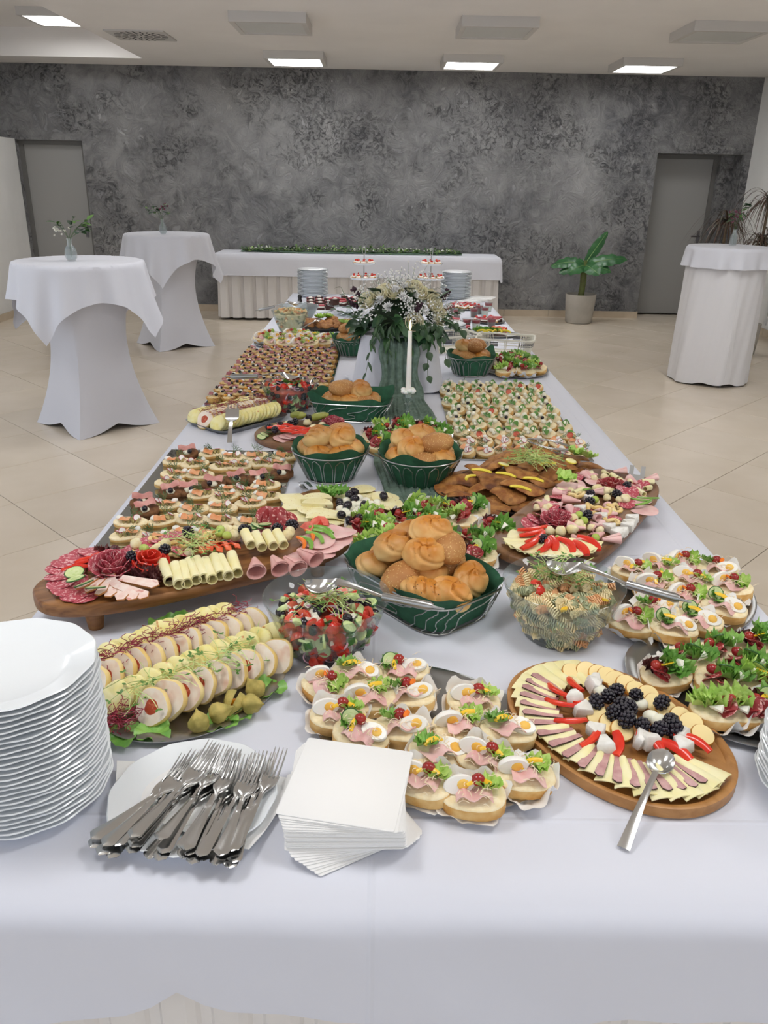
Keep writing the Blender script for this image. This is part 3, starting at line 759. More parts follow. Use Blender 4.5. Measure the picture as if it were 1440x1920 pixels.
def half_egg(a, b, c):
    vf = ball(14, 8); vs = [(x*a, y*b, min(z, .12)*c) for x, y, z in vf[0]]
    mb = MB(); mb.add((vs, vf[1])); e = mb.mesh('egg_white', EGGW)
    y = MB(); y.add(ball(10, 6), X((a*.22, 0, .12*c), sc=(a*.38, b*.55, c*.12))); return e, y.mesh('yolk', YOLK)
def strip(L, bend, r, mats, flat=.45, n=7):
    pts = [((i/n-.5)*L, bend*(1-(2*i/n-1)**2), 0) for i in range(n+1)]
    mb = MB(); mb.add(tube(pts, [r*(.5+.5*sin(pi*(.15+.7*i/n))) for i in range(n+1)], 7, flat=flat)); return mb.mesh('strip', mats)
def shreds(n, sx, sy, h, L, r, mats, seed=0, nseg=3, curl=.3):
    R = random.Random(seed); mb = MB()
    for k in range(n):
        x, y = R.gauss(0, sx/2), R.gauss(0, sy/2); a = R.uniform(0, 6.28); z = h*R.random(); l = L*R.uniform(.6, 1.2); b = R.uniform(-curl, curl)
        pts = [(x+cos(a+b*i)*l*i/nseg, y+sin(a+b*i)*l*i/nseg, z+R.uniform(-.3, .3)*l*.3+h*.4*sin(pi*i/nseg)) for i in range(nseg+1)]
        mb.add(tube(pts, r, 4), m=k % len(mats) if isinstance(mats, list) else 0)
    return mb.mesh('shreds', mats)
def disc(r, th, mats, wob=0, n=22, seed=0, rim=None):
    mb = MB()
    rz = rim or .92
    vf = lathe([(0, 0), (r*rz, 0), (r, th*.3), (r, th*.7), (r*rz, th), (0, th)], n, (lambda t, q, z: (q, z+wob*sin(2*t+seed)*(q/r)**2)) if wob else None)
    mb.add(vf)
    if isinstance(mats, list):
        for i, f in enumerate(mb.f): mb.mi[i] = 1 if n <= i < 4*n else 0
    return mb.mesh('slice', mats)
def cuc_slice(r, th=.003):
    mb = MB(); n = 20
    mb.add(lathe([(r*.9, 0), (r, th*.2), (r, th*.8), (r*.9, th)], n), m=0); mb.add(lathe([(0, 0), (r*.9, 0)], n), m=1); mb.add(lathe([(r*.9, th), (r*.5, th)], n), m=1); mb.add(lathe([(r*.5, th), (0, th+.0002)], n), m=2)
    return mb.mesh('cucumber_slice', [CUCS, CUCF, CUCC])
def rad_slice(r):
    mb = MB(); mb.add(lathe([(0, 0), (r*.9, 0)], 14), m=0); mb.add(lathe([(r*.88, 0), (r, .0004), (r, .0012), (r*.88, .0016)], 14), m=1); mb.add(lathe([(r*.88, .0016), (0, .0016)], 14), m=0)
    return mb.mesh('radish_slice', [RADW, RADR])
def berry_mesh(r):
    mb = MB(); n = 34
    for k in range(n):
        z = 1-2*(k+.5)/n; q = sqrt(1-z*z); t = k*2.39996
        mb.add(ball(7, 5), X((q*cos(t)*r*.78, q*sin(t)*r*.78, z*r*1.0), sc=r*.30))
    mb.add(ball(8, 6), X(sc=(r*.75, r*.75, r*.95))); return mb.mesh('blackberry', BERRY)
def olive_mesh(r):
    mb = MB(); mb.add(lathe([(0, -1.2*r), (.5*r, -1.1*r), (.92*r, -.6*r), (r, 0), (.92*r, .6*r), (.5*r, 1.08*r), (.3*r, 1.12*r), (.22*r, .9*r), (0, .85*r)], 14)); return mb.mesh('olive', OLIVE)
def wedge(a, b, c, mats):
    """a cut chunk: curved skin outside, flat cut faces"""
    mb = MB(); mb.add(grid(6, 5, lambda u, v: (a*sin(pi*v)*cos((u-.5)*1.5), a*sin(pi*v)*sin((u-.5)*1.5), b*cos(pi*v))), m=0)
    for s in (0, 1):
        vf = grid(1, 5, lambda u, v: (a*u*sin(pi*v)*cos((s-.5)*1.5), a*u*sin(pi*v)*sin((s-.5)*1.5), b*cos(pi*v)))
        mb.add(vf, m=1)
    return mb.mesh('wedge', mats)
def tri_prism(a, b, h, mats, bev=.0015):
    mb = MB(); vf = prism([(0, 0), (a, -b/2), (a*1.03, 0), (a, b/2)], 0, h, bev); mb.add(vf); return mb.mesh('cheese_wedge', mats)
# --- rolls
def roll_mesh(kind, seed):
    R = random.Random(seed); p = [R.uniform(0, 6) for _ in range(4)]
    if kind == 'knot':
        def fn(d):
            t = atan2(d.y, d.x); s = sin(1.5*t+2.2*d.z+p[0]); g = exp(-(s/.22)**2)
            s2 = sin(2*d.x*2.2+p[1]+d.y); g2 = exp(-(s2/.14)**2)*max(0, d.z)
            return 1-.20*g*(.35+.65*abs(d.z))-.15*g2+.07*nz(d, 1.9, seed)
        sc = (.047, .037, .031)
    elif kind == 'horn':
        def fn(d):
            s = sin(d.x*7+d.z*2.0+d.y*1.5+p[0]); g = exp(-(s/.3)**2)
            return 1-.19*g*max(0, .3+d.z)+.05*nz(d, 1.7, seed)
        sc = (.055, .034, .030)
    else:
        def fn(d): return 1+.05*nz(d, 1.5, seed)
        sc = (.052, .036, .030)
    mb = MB(); mb.add(ball(52, 32, fn, sc)); me = mb.mesh('roll_crust', ROLLB if kind == 'seed' else ROLLG)
    sm = MB()
    n = 260 if kind == 'seed' else (18 if kind == 'horn' else 0)
    for k in range(n):
        while True:
            d = Vector((R.gauss(0, 1), R.gauss(0, 1), R.gauss(0, 1))).normalized()
            if d.z > (-.25 if kind == 'seed' else .6): break
        q = fn(d); pp = (d.x*q*sc[0], d.y*q*sc[1], d.z*q*sc[2])
        rot = d.to_track_quat('Z', 'X').to_euler()
        sm.add(ball(4, 3), Matrix.LocRotScale(Vector(pp), rot, Vector((.0017, .0011, .0007))) @ Matrix.Rotation(R.uniform(0, 6), 4, 'Z'))
    return me, (sm.mesh('seeds', SEED if kind == 'seed' else mat('dark_caraway', '#4A3018', rough=.6)) if n else None)
ROLLS = [('knot',)+roll_mesh('knot', 1), ('knot',)+roll_mesh('knot', 2), ('seed',)+roll_mesh('seed', 3), ('horn',)+roll_mesh('horn', 4), ('knot',)+roll_mesh('knot', 5), ('seed',)+roll_mesh('seed', 6)]
def put_roll(i, loc, rot, label, group, sc=1):
    k, me, sd = ROLLS[i]
    parts = [P('roll_crust', me)]+([P('seeds', sd, kind='stuff')] if sd else [])
    thing('bread_roll', parts, label, 'bread roll', loc, rot, sc, group)
# --- open sandwiches
E_W, E_Y = half_egg(.024, .0145, .017)
HAMW = [wavy(.052, .034, .005, 3, HAM, seed=s, arch=.006) for s in (0, 2, 4)]
SLICE_BREAD = bread_slab(.047, .032, .024, 2.5, [CRUMB, CRUST]); FRL = [frill(.018, .004, 2, LETT[k], seed=k) for k in (0, 1, 2)]; FRLB = [frill(.024, .006, 3, LETT[k], seed=5+k, waves=11) for k in (0, 1, 2)]
TOMB = MB().add(ball(12, 8), X(sc=(.0105, .0095, .009))).mesh('tomato', TOMD); PEPY = strip(.036, .006, .0045, YPEP); PEPO = strip(.016, .001, .005, OPEP)
SHR = [shreds(22, .035, .03, .006, .014, .0006, SHRED, seed=s) for s in range(3)]; CUC = cuc_slice(.015)
SALS = [disc(.019, .0014, SALAMI, wob=.004, seed=s) for s in (0, 1, 2)]; CHW = tri_prism(.022, .014, .008, WHITECH)
def paper_mesh(s, seed, up=.022):
    def fn(u, v):
        x, y = (u-.5)*2, (v-.5)*2; d = max(abs(x), abs(y))
        return (x*s*(1-.12*d), y*s*(1-.12*d), up*max(0, d-.45)**1.2*2.2+.006*sin(5*x+seed)*d*sin(4*y+seed*2)+.002)
    mb = MB(); mb.add(sheet(10, 10, fn, .0005)); return mb.mesh('paper', PAPER)
def paper_round(seed):
    def fn(u, v):
        t = 2*pi*u; c, s = cos(t), sin(t); q = v*(1+.10*sin(4*t+seed)+.05*sin(9*t+seed*2)); back = .5+.5*s
        return (.054*q*c, .006+(.043*q)*s, .001+(.003+.026*back)*max(0, v-.6)*2.5*(1+.35*sin(7*t+seed))+.002*sin(13*t+seed)*v)
    return MB().add(grid(48, 7, fn, wu=True)).mesh('paper', PAPER)
PAPERS = [paper_round(s) for s in (0, 1, 2)]
def ham_sandwich(v):
    R = random.Random(v*7+1); z = .024
    pr = [P('bread', SLICE_BREAD), P('paper_napkin', PAPERS[v % 3], (0, 0, -.004), (0, 0, .5+v))]
    s = -1 if v % 2 else 1
    pr.append(P('ham_slice', HAMW[v % 3], (.002*s, -.008, z+.003), (R.uniform(-.4, 0), 0, R.uniform(-.4, .4))))
    pr.append(P('egg', E_W, (-.020*s, -.002, z+.010), (R.uniform(.3, .7), R.uniform(-.4, .1)*s, R.uniform(-.6, .6)), kids=[P('yolk', E_Y)]) if v % 2 else P('egg', E_W, (-.020*s, .002, z+.012), (R.uniform(1.0, 1.5), R.uniform(-.3, .3), R.uniform(-.9, .9)), kids=[P('yolk', E_Y)]))
    pr.append(P('lettuce', FRL[v % 2], (.020*s, .010, z+.004), (R.uniform(-.3, .5), R.uniform(-.3, .3), R.uniform(0, 6)), 1.05))
    if v % 3 != 1: pr.append(P('tomato', TOMB, (.006*s, .012, z+.015), (0, 0, R.uniform(0, 3))))
    if v % 3 != 2: pr.append(P('pepper_strip', PEPY, (.008*s, .004, z+.014), (.3, R.uniform(-.3, .3), R.uniform(-.5, 1.2))))
    else: pr.append(P('pepper_strip', PEPO, (-.006*s, .012, z+.016), (.5, 0, R.uniform(0, 2))))
    if v % 4 == 3: pr.append(P('cucumber_slice', CUC, (.022*s, .014, z+.014), (1.0, .2, 0)))
    pr.append(P('grated_cheese', SHR[v % 3], (.004, .002, z+.011), kind='stuff'))
    return pr
HAMS = [ham_sandwich(v) for v in range(8)]
def salami_sandwich(v):
    R = random.Random(v*5+3); z = .024; s = -1 if v % 2 else 1
    pr = [P('bread', SLICE_BREAD), P('paper_napkin', PAPERS[v % 3], (0, 0, -.004), (0, 0, v))]
    pr.append(P('lettuce', FRLB[v % 2], (-.014*s, .008, z+.002), (.35, 0, v), 1.3))
    if v % 4 == 1: pr.append(P('lettuce', FRLB[2], (.024*s, .010, z+.002), (.25, 0, v), .85, label='dark red curly lettuce'))
    for k in range(2): pr.append(P('salami_slice', SALS[(v+k) % 3], (.012*s-.006*k, -.008-.002*k, z+.008+.004*k), (.6+.3*k, .2*k, v+k)))
    pr.append(P('cheese_wedge', CHW, (-.02*s, -.010, z+.008), (.5, -.35, R.uniform(0, 6))))
    pr.append(P('tomato', TOMB, (.020*s, .006, z+.016), (0, 0, v)))
    if v % 3: pr.append(P('pepper_strip', PEPY, (.002*s, .008, z+.016), (.3, .3, R.uniform(0, 3)), .8))
    if v % 3 != 1: pr.append(P('cucumber_slice', CUC, (-.002*s, .016, z+.016), (1.0, .3, v), .95))
    return pr
SALSW = [salami_sandwich(v) for v in range(6)]
# --- canapes
BAG = bread_slab(.046, .020, .017, 2.2, [CRUMB, CRUST]); BAGD = bread_slab(.034, .021, .016, 2.4, [DARKBREAD, DARKBREAD]); BAGS = bread_slab(.036, .022, .020, 2.2, [CRUMB, CRUST])
def swirl_mesh():
    pts = []
    for i in range(40):
        f = i/39; pts.append((-.024+.048*f, .009*sin(f*26), .004+.003*cos(f*52)))
    mb = MB(); mb.add(tube(pts, .0035, 5)); return mb.mesh('herb_spread', TUNA)
SWIRL = swirl_mesh(); SALM = wavy(.03, .018, .003, 2, SALMON, seed=1, arch=.005); EGGP = MB().add(ball(8, 6), X(sc=(.011, .008, .006))).mesh('egg_piece', EGGW)
RADS = rad_slice(.010); OLV = olive_mesh(.0075); OLVB = olive_mesh(.0105)
def dill_mesh(seed):
    R = random.Random(seed); mb = MB()
    for k in range(5):
        a = (k-2)*.35; L = .028
        mb.add(tube([(0, 0, 0), (L*.5*cos(a), L*.5*sin(a), .004), (L*cos(a), L*sin(a), .002)], .0006, 3))
        for q in range(8):
            f = .3+.7*q/8; b = a+R.uniform(-1, 1); mb.add(tube([(L*f*cos(a), L*f*sin(a), .004), (L*f*cos(a)+.007*cos(b), L*f*sin(a)+.007*sin(b), .004+R.uniform(0, .003))], .0005, 3))
    return mb.mesh('dill', DILL)
DILLS = [dill_mesh(1), dill_mesh(2)]
HAMROLL = wavy(.052, .022, .004, 2.5, HAMD, seed=1, arch=.004); CRM = MB().add(ball(9, 6, lambda d: 1+.15*sin(5*atan2(d.y, d.x))), X(sc=(.012, .010, .007))).mesh('cream', CREAM)
def dill_canape(v):
    R = random.Random(v); s = -1 if v % 2 else 1
    pr = [P('bread', BAG), P('herb_spread', SWIRL, (0, 0, .017))]
    pr.append(P('salmon_slice', SALM, (-.014*s, -.003, .024), (R.uniform(-.4, .2), R.uniform(-.2, .2), R.uniform(-.5, .5))))
    pr.append(P('egg_piece', EGGP, (-.028*s, .006, .024), (0, .2, R.uniform(0, 3))))
    for k in range(1+v % 2): pr.append(P('radish_slice', RADS, (.018*s+.008*k, .002, .027), (.6+.3*k, .4, R.uniform(0, 3))))
    pr.append(P('dill_sprig', DILLS[v % 2], (.002, .006, .026), (.2, -.2, R.uniform(-1, 4)), 1.0))
    return pr
DILLC = [dill_canape(v) for v in range(5)]
OLIVEC = [[P('bread', BAGD), P('cream', CRM, (0, -.008, .019)), P('ham_roll', HAMROLL, (0, .006, .026), (0, 0, a)), P('olive', OLV, (b, -.012, .026), (1.2, 0, 0))] for a, b in ((.1, .008), (-.2, -.01), (.3, .0))]
MZB = MB().add(ball(9, 6), X(sc=.0095)).mesh('mozzarella', MOZZ); BASIL = leafmesh(.026, .018, HERB, curl=.3, fold=.25); TOMS = disc(.011, .004, [TOMF, TOM])
def mozz_canape(v):
    R = random.Random(v+50)
    pr = [P('bread', BAGS), P('cream', CRM, (0, 0, .019), (0, 0, v), 1.0)]
    pr.append(P('mozzarella', MZB, (-.014, -.003, .030), (0, 0, 0), (1.2, .9, .8))); pr.append(P('mozzarella', MZB, (.010, .004, .031), (0, 0, v), (1, 1, .85)))
    if v % 2: pr.append(P('mozzarella', MZB, (.0, -.012, .028), (0, 0, v), .7))
    for k in range(2): pr.append(P('basil_leaf', BASIL, (R.uniform(-.014, .012), R.uniform(-.01, .01), .036), (R.uniform(-.5, .5), R.uniform(-.6, .2), R.uniform(0, 6))))
    if v == 0: pr.append(P('tomato_slice', TOMS, (.022, -.008, .026), (.8, .3, 0)))
    if v == 1: pr.append(P('olive', OLV, (.022, -.006, .027), (1.2, 0, 0), .8))
    return pr
MOZZC = [mozz_canape(v) for v in range(6)]
RADC = [[P('bread', BAGS), P('salmon_slice', SALM, (-.01, 0, .024), (0, 0, a)), P('radish_slice', RADS, (.014, -.004, .026), (.7, .2, a)), P('radish_slice', RADS, (.020, .002, .027), (.8, .2, a+1)), P('egg_piece', EGGP, (-.002, .01, .026)), P('dill_sprig', DILLS[0], (0, .006, .026), (0, 0, a*3))] for a in (.2, .9, 1.6)]
# --- tartlets
TARTM = mat('tart_pastry', '#C98F3C', '#E0B266', sc=60, rough=.55, rnd=.08)
TSH = MB().add(lathe([(0, 0), (.014, 0), (.0205, .013), (.0185, .013), (.013, .006), (0, .006)], 24, lambda t, r, z: (r*(1+.05*cos(12*t)), z))).mesh('pastry_shell', TARTM)
TFI = MB().add(ball(10, 6, lambda d: 1+.12*sin(6*atan2(d.y, d.x)+4*d.z)), X((0, 0, .011), sc=(.0165, .0165, .008))).mesh('filling', [mat('cheese_filling', '#E9C47C', '#F2DFB0', sc=80, rough=.5)])
THM = wavy(.022, .013, .003, 3, mat('ham_dark', '#9E5A60', '#B87A78', sc=60, rough=.4), seed=1, arch=.004, nu=6, nv=3); TOL = MB().add(ball(7, 5), X(sc=(.006, .005, .0045))).mesh('olive_piece', OLIVE); TEG = MB().add(ball(7, 5), X(sc=(.007, .006, .004))).mesh('egg_piece', EGGW); TOR = MB().add(ball(7, 5), X(sc=(.008, .006, .004))).mesh('orange_piece', mat('orange_jelly', '#E3A03A', rough=.3))
TARTS = []
for v in range(5):
    R = random.Random(v+9)
    q = [P('pastry_shell', TSH), P('filling', TFI), P('ham_slice', THM, (-.004, .003, .021), (R.uniform(-.4, .4), R.uniform(-.4, .4), R.uniform(0, 6))), P('olive_piece', TOL, (R.uniform(-.01, .01), -.008, .021)), P('egg_piece', TEG, (.008, .004, .021)), P('olive_piece', TOL, (.009, .008, .022), sc=.85)]
    if v % 2: q.append(P('orange_piece', TOR, (.004, -.008, .021)))
    TARTS.append(q)
# --- small garnish
BER = berry_mesh(.0105); MZ1 = MB().add(ball(12, 8), X(sc=.0115)).mesh('mozzarella_ball', MOZZ); GRP = MB().add(ball(12, 8), X(sc=(.0105, .0095, .0095))).mesh('grape', GRAPE)
def rose(mats, r0, h, rings, seed=0, th=.0013):
    R = random.Random(seed); parts = []
    for q, (r, n, hh, fl) in enumerate(rings):
        me = None
        def fn(u, v):
            a = (u-.5)*(2*pi/n*1.45); rr_ = r*(.75+.25*v)+fl*v*v; e = 1-(abs(u-.5)*2)**2.5
            return (rr_*cos(a), rr_*sin(a), hh*v*(.55+.45*e)+.002*sin(7*u+q))
        me = MB().add(sheet(9, 5, fn, th)).mesh('petal', mats)
        for k in range(n): parts.append(P('petal', me, (0, 0, .001*q), (0, 0, 6.283*(k+.5*(q % 2))/n+R.uniform(-.15, .15))))
    return parts
SALROSE = rose(SALAMIP, .03, .035, [(.034, 7, .024, .014), (.026, 6, .032, .008), (.018, 5, .038, .004), (.010, 4, .041, .001), (.004, 2, .042, 0)], 1)
TOMROSE = rose(TOM, .03, .03, [(.027, 4, .018, .006), (.021, 4, .024, .004), (.014, 3, .028, .003), (.006, 2, .03, .001)], 2, .0022)
SALROSE2 = rose(SALAMI, .03, .03, [(.030, 7, .020, .012), (.022, 6, .026, .008), (.014, 5, .031, .003), (.006, 3, .033, .001)], 3)
def croll(L, r, mats, turns=1.35):
    def fn(u, v):
        a = 2*pi*turns*u; q = r*(.80+.22*u); return (v*L, q*cos(a), r+q*sin(a))
    return MB().add(sheet(26, 3, fn, .0014)).mesh('cheese_roll', mats)
CROLL = croll(.066, .0105, CHEESE); CROLL2 = croll(.045, .009, CHEESE)
def hamcone(L, r, mats):
    def fn(u, v):
        a = 2*pi*1.2*u+.4; q = (r*(.25+.85*v))*(.85+.2*u); return (v*L, q*cos(a), r*.8+q*sin(a)*.8)
    return MB().add(sheet(22, 5, fn, .0014)).mesh('ham_cone', mats)
HCONE = hamcone(.05, .015, mat('ham_rose', '#DDA09C', '#E8BAB2', sc=40, rough=.42)); HCONEL = hamcone(.045, .014, HAM)
def strands(n, path, spread, L, r, mats, seed=0, curl=.8, leaf=None, nseg=4, up=.01):
    """loose strands scattered along a path [(x,y,z)..]"""
    R = random.Random(seed); mb = MB(); k = len(path)-1
    for q in range(n):
        f = R.random()*k; i = min(int(f), k-1); t = f-i
        p = Vector(path[i]).lerp(Vector(path[i+1]), t)+Vector((R.gauss(0, spread), R.gauss(0, spread), abs(R.gauss(0, up))))
        a = R.uniform(0, 6.28); el = R.uniform(-.2, .5); pts = [p]; l = L*R.uniform(.5, 1.2)/nseg
        for s in range(nseg):
            a += R.uniform(-curl, curl); el += R.uniform(-.5, .3); pts.append(pts[-1]+Vector((cos(a)*l, sin(a)*l, sin(el)*l*.6)))
        mb.add(tube(pts, r, 3), m=0)
        if leaf is not None and R.random() < leaf:
            e = pts[-1]
            for s in (-1, 1): mb.add(grid(2, 2, lambda u, v: (u*.008, (v-.5)*.006*sin(pi*(u*.8+.1)), .001*u)), X(e, (0, R.uniform(-.6, .3), a+s*.8)), m=1)
    return mb.mesh('strands', mats)
FUS = None
def fusilli(L, r, mats, turns=2.2, blades=3):
    mb = MB()
    for b in range(blades):
        def fn(u, v):
            a = 2*pi*(turns*u+b/blades); q = r*v; return ((u-.5)*L, q*cos(a), q*sin(a))
        mb.add(sheet(16, 1, fn, .0022))
    return mb.mesh('fusilli', mats)
# positions of the food on the table (metres)
HAM_FRONT = [(-0.084, 1.18), (-0.031, 1.219), (0.054, 1.227), (-0.06, 1.097), (-0.009, 1.148), (0.062, 1.152), (0.168, 1.143), (-0.02, 1.053), (0.047, 1.064), (0.14, 1.076), (0.215, 1.062), (0.098, 1.009), (0.17, 0.992), (0.225, 0.959), (0.077, 0.94), (0.147, 0.914)]
HAM_RIGHT = [(0.589, 1.642), (0.658, 1.665), (0.717, 1.692), (0.79, 1.659), (0.618, 1.581), (0.706, 1.598), (0.786, 1.572), (0.669, 1.52), (0.524, 1.422), (0.587, 1.471), (0.597, 1.393), (0.663, 1.425), (0.734, 1.484)]
SAL_RIGHT = [(0.529, 1.231), (0.591, 1.275), (0.655, 1.308), (0.622, 1.208), (0.742, 1.333), (0.688, 1.262), (0.579, 1.121), (0.691, 1.209), (0.665, 1.128), (0.62, 1.127)]
SAL_MID = [(-0.031, 1.858), (-0.009, 1.922), (0.032, 1.843), (0.075, 1.937), (0.12, 2.008), (0.129, 1.91), (0.181, 1.991), (0.219, 1.931), (0.036, 1.789), (0.255, 2.007), (0.242, 1.802), (0.304, 1.87), (-0.012, 1.741), (0.242, 1.72), (0.151, 1.815), (0.091, 1.873)]
DILL_POS = [(-0.638, 2.414), (-0.543, 2.502), (-0.469, 2.467), (-0.399, 2.478), (-0.37, 2.412), (-0.298, 2.483), (-0.576, 2.395), (-0.485, 2.371), (-0.615, 2.296), (-0.327, 2.407), (-0.538, 2.293), (-0.44, 2.38), (-0.615, 2.224), (-0.329, 2.211), (-0.496, 2.131), (-0.422, 2.17), (-0.374, 2.16), (-0.584, 2.048), (-0.497, 2.018), (-0.427, 2.032), (-0.351, 2.068), (-0.313, 2.121), (-0.642, 1.925), (-0.558, 1.943), (-0.485, 1.946), (-0.41, 1.944), (-0.331, 1.932), (-0.626, 1.844), (-0.558, 1.824), (-0.481, 1.859), (-0.423, 1.852), (-0.433, 2.11)]
OLIVE_POS = [(-0.626, 2.506), (-0.651, 2.067), (-0.593, 2.151), (-0.545, 2.165), (-0.483, 2.217), (-0.425, 2.264), (-0.36, 2.274), (-0.294, 2.324), (-0.628, 2.013)]
FORK_TIP = [(-0.3, 0.958), (-0.28, 0.963), (-0.267, 0.973), (-0.248, 0.988), (-0.239, 0.992), (-0.224, 0.976), (-0.209, 0.976), (-0.195, 0.972), (-0.181, 0.966), (-0.167, 0.96), (-0.158, 0.948)]
FORK_END = [(-0.379, 0.815), (-0.36, 0.806), (-0.344, 0.804), (-0.317, 0.809), (-0.299, 0.805), (-0.277, 0.801), (-0.255, 0.796), (-0.239, 0.793), (-0.22, 0.788), (-0.203, 0.786), (-0.188, 0.79), (-0.18, 0.797)]
PHYS_POS = [(-0.282, 1.07), (-0.275, 1.11), (-0.243, 1.129), (-0.222, 1.145), (-0.199, 1.169)]
CUT_RED = [(0.551, 6.143)]
CB_BERRY = [(0.376, 1.128), (0.4, 1.144), (0.417, 1.158), (0.449, 1.147), (0.416, 1.121), (0.429, 1.112), (0.396, 1.096), (0.414, 1.079), (0.436, 1.066), (0.487, 1.128), (0.486, 1.078), (0.46, 1.057), (0.484, 1.059), (0.412, 1.101)]
CB_CAM = [(0.354, 1.163), (0.341, 1.121), (0.354, 1.08), (0.375, 1.045), (0.42, 1.037), (0.458, 1.038), (0.491, 1.05), (0.515, 1.062), (0.408, 1.22), (0.388, 1.18)]
CB_PEP = [(0.326, 1.173), (0.357, 1.193), (0.322, 1.139), (0.325, 1.091), (0.346, 1.052), (0.384, 1.032), (0.437, 1.029), (0.474, 1.016), (0.505, 1.032), (0.351, 1.142)]
CB_SMOK = [(0.36, 1.238), (0.387, 1.241), (0.407, 1.233), (0.421, 1.225), (0.434, 1.214), (0.448, 1.2), (0.461, 1.183), (0.477, 1.168), (0.483, 1.147), (0.495, 1.126), (0.514, 1.109), (0.526, 1.092), (0.533, 1.062), (0.374, 1.134), (0.376, 1.106), (0.39, 1.087), (0.405, 1.073)]
CB_MOZZ = [(0.396, 1.175), (0.455, 1.139), (0.463, 1.104), (0.444, 1.144), (0.472, 1.094), (0.482, 1.078), (0.426, 1.103)]
CB_SPOON = [(0.437, 0.973), (0.342, 0.83)]
BL_SAL = [(-0.59, 1.41), (-0.611, 1.414), (-0.635, 1.43), (-0.654, 1.456), (-0.669, 1.485), (-0.678, 1.515), (-0.675, 1.539), (-0.665, 1.558), (-0.651, 1.572), (-0.633, 1.584)]
BL_CUC = [(-0.621, 1.477), (-0.608, 1.448), (-0.584, 1.427), (-0.556, 1.411), (-0.293, 1.707), (-0.279, 1.716), (-0.262, 1.725)]
BL_BAC = [(-0.598, 1.502), (-0.582, 1.488), (-0.564, 1.475), (-0.549, 1.464), (-0.529, 1.445), (-0.514, 1.438), (-0.499, 1.434), (-0.494, 1.47)]
BL_ROSE = [(-0.557, 1.525), (-0.483, 1.541), (-0.238, 1.779), (-0.265, 1.785)]
BL_DARK = [(-0.487, 1.496), (-0.461, 1.486), (-0.438, 1.487), (-0.596, 1.605)]
BL_CROLL = [(-0.437, 1.507), (-0.414, 1.493), (-0.399, 1.498), (-0.384, 1.514), (-0.369, 1.522), (-0.352, 1.517), (-0.338, 1.536), (-0.321, 1.534), (-0.305, 1.548)]
BL_CROLL2 = [(-0.282, 1.634), (-0.256, 1.623), (-0.232, 1.63), (-0.21, 1.636)]
BL_CONE = [(-0.274, 1.574), (-0.236, 1.586), (-0.209, 1.584), (-0.184, 1.624)]
BL_HAM = [(-0.153, 1.614), (-0.13, 1.638), (-0.112, 1.669), (-0.094, 1.706), (-0.111, 1.731), (-0.085, 1.732), (-0.133, 1.68)]
BL_GPEP = [(-0.161, 1.645), (-0.143, 1.676), (-0.124, 1.695), (-0.131, 1.718)]
BL_OPEP = [(-0.173, 1.645), (-0.157, 1.686), (-0.627, 1.502), (-0.615, 1.543), (-0.62, 1.523), (-0.6, 1.562)]
BL_TOMW = [(-0.152, 1.753), (-0.169, 1.732), (-0.139, 1.764)]
BL_BER = [(-0.429, 1.668), (-0.459, 1.573), (-0.303, 1.688), (-0.23, 1.7), (-0.198, 1.72), (-0.52, 1.536)]
BL_GRAPE = [(-0.357, 1.664), (-0.338, 1.652), (-0.359, 1.685), (-0.504, 1.577)]
BL_WHITE = [(-0.342, 1.707), (-0.327, 1.707), (-0.354, 1.713), (-0.328, 1.682), (-0.206, 1.686), (-0.202, 1.705), (-0.537, 1.627), (-0.485, 1.599), (-0.473, 1.629)]
BL_TSTR = [(-0.382, 1.597), (-0.37, 1.609), (-0.351, 1.604), (-0.335, 1.61), (-0.32, 1.62), (-0.348, 1.627)]
BL_KNOT = [(-0.497, 1.645), (-0.465, 1.634), (-0.449, 1.652), (-0.399, 1.678), (-0.387, 1.694)]
BR_CH = [(0.327, 1.801), (0.313, 1.761), (0.31, 1.724), (0.314, 1.688), (0.333, 1.663), (0.507, 1.651), (0.508, 1.686), (0.532, 1.704), (0.47, 1.654), (0.366, 1.659), (0.356, 1.69), (0.408, 1.682)]
BR_PEP = [(0.383, 1.805), (0.374, 1.775), (0.378, 1.751), (0.359, 1.713), (0.389, 1.705), (0.414, 1.715), (0.442, 1.703), (0.474, 1.69), (0.499, 1.718)]
BR_ROSE = [(0.462, 1.876), (0.668, 2.132)]
BR_BER = [(0.398, 1.736), (0.54, 1.892), (0.704, 2.113), (0.658, 2.048), (0.583, 2.045), (0.569, 1.99)]
BR_WHITE = [(0.423, 1.801), (0.453, 1.802), (0.484, 1.813), (0.619, 2.103), (0.637, 2.085), (0.677, 2.03), (0.507, 1.845), (0.501, 1.881)]
BR_GRAPE = [(0.52, 1.897), (0.524, 1.86), (0.588, 2.008), (0.432, 1.742), (0.527, 1.755)]
BR_CAM = [(0.659, 1.904), (0.643, 1.872), (0.631, 1.851), (0.611, 1.824), (0.594, 1.809), (0.536, 1.961), (0.58, 1.912), (0.579, 2.052), (0.583, 1.844)]
BR_CONE = [(0.478, 1.993), (0.541, 2.062), (0.51, 2.0), (0.56, 2.008), (0.53, 1.826), (0.556, 1.768), (0.571, 1.798), (0.639, 1.926), (0.621, 1.936), (0.492, 1.785), (0.557, 1.869)]
BR_SALS = [(0.391, 1.873), (0.408, 1.895), (0.429, 1.918), (0.501, 1.977), (0.509, 1.937), (0.459, 1.964), (0.707, 2.088), (0.687, 2.081)]
BR_GP = [(0.713, 2.032), (0.744, 2.045), (0.572, 2.101), (0.719, 2.008)]
BR_HAM = [(0.729, 1.993), (0.77, 2.067), (0.76, 2.17), (0.575, 2.169), (0.735, 2.183), (0.652, 2.193), (0.558, 2.135)]
BR_OR = [(0.573, 1.956), (0.633, 1.97), (0.596, 1.88), (0.554, 2.062), (0.589, 1.934)]
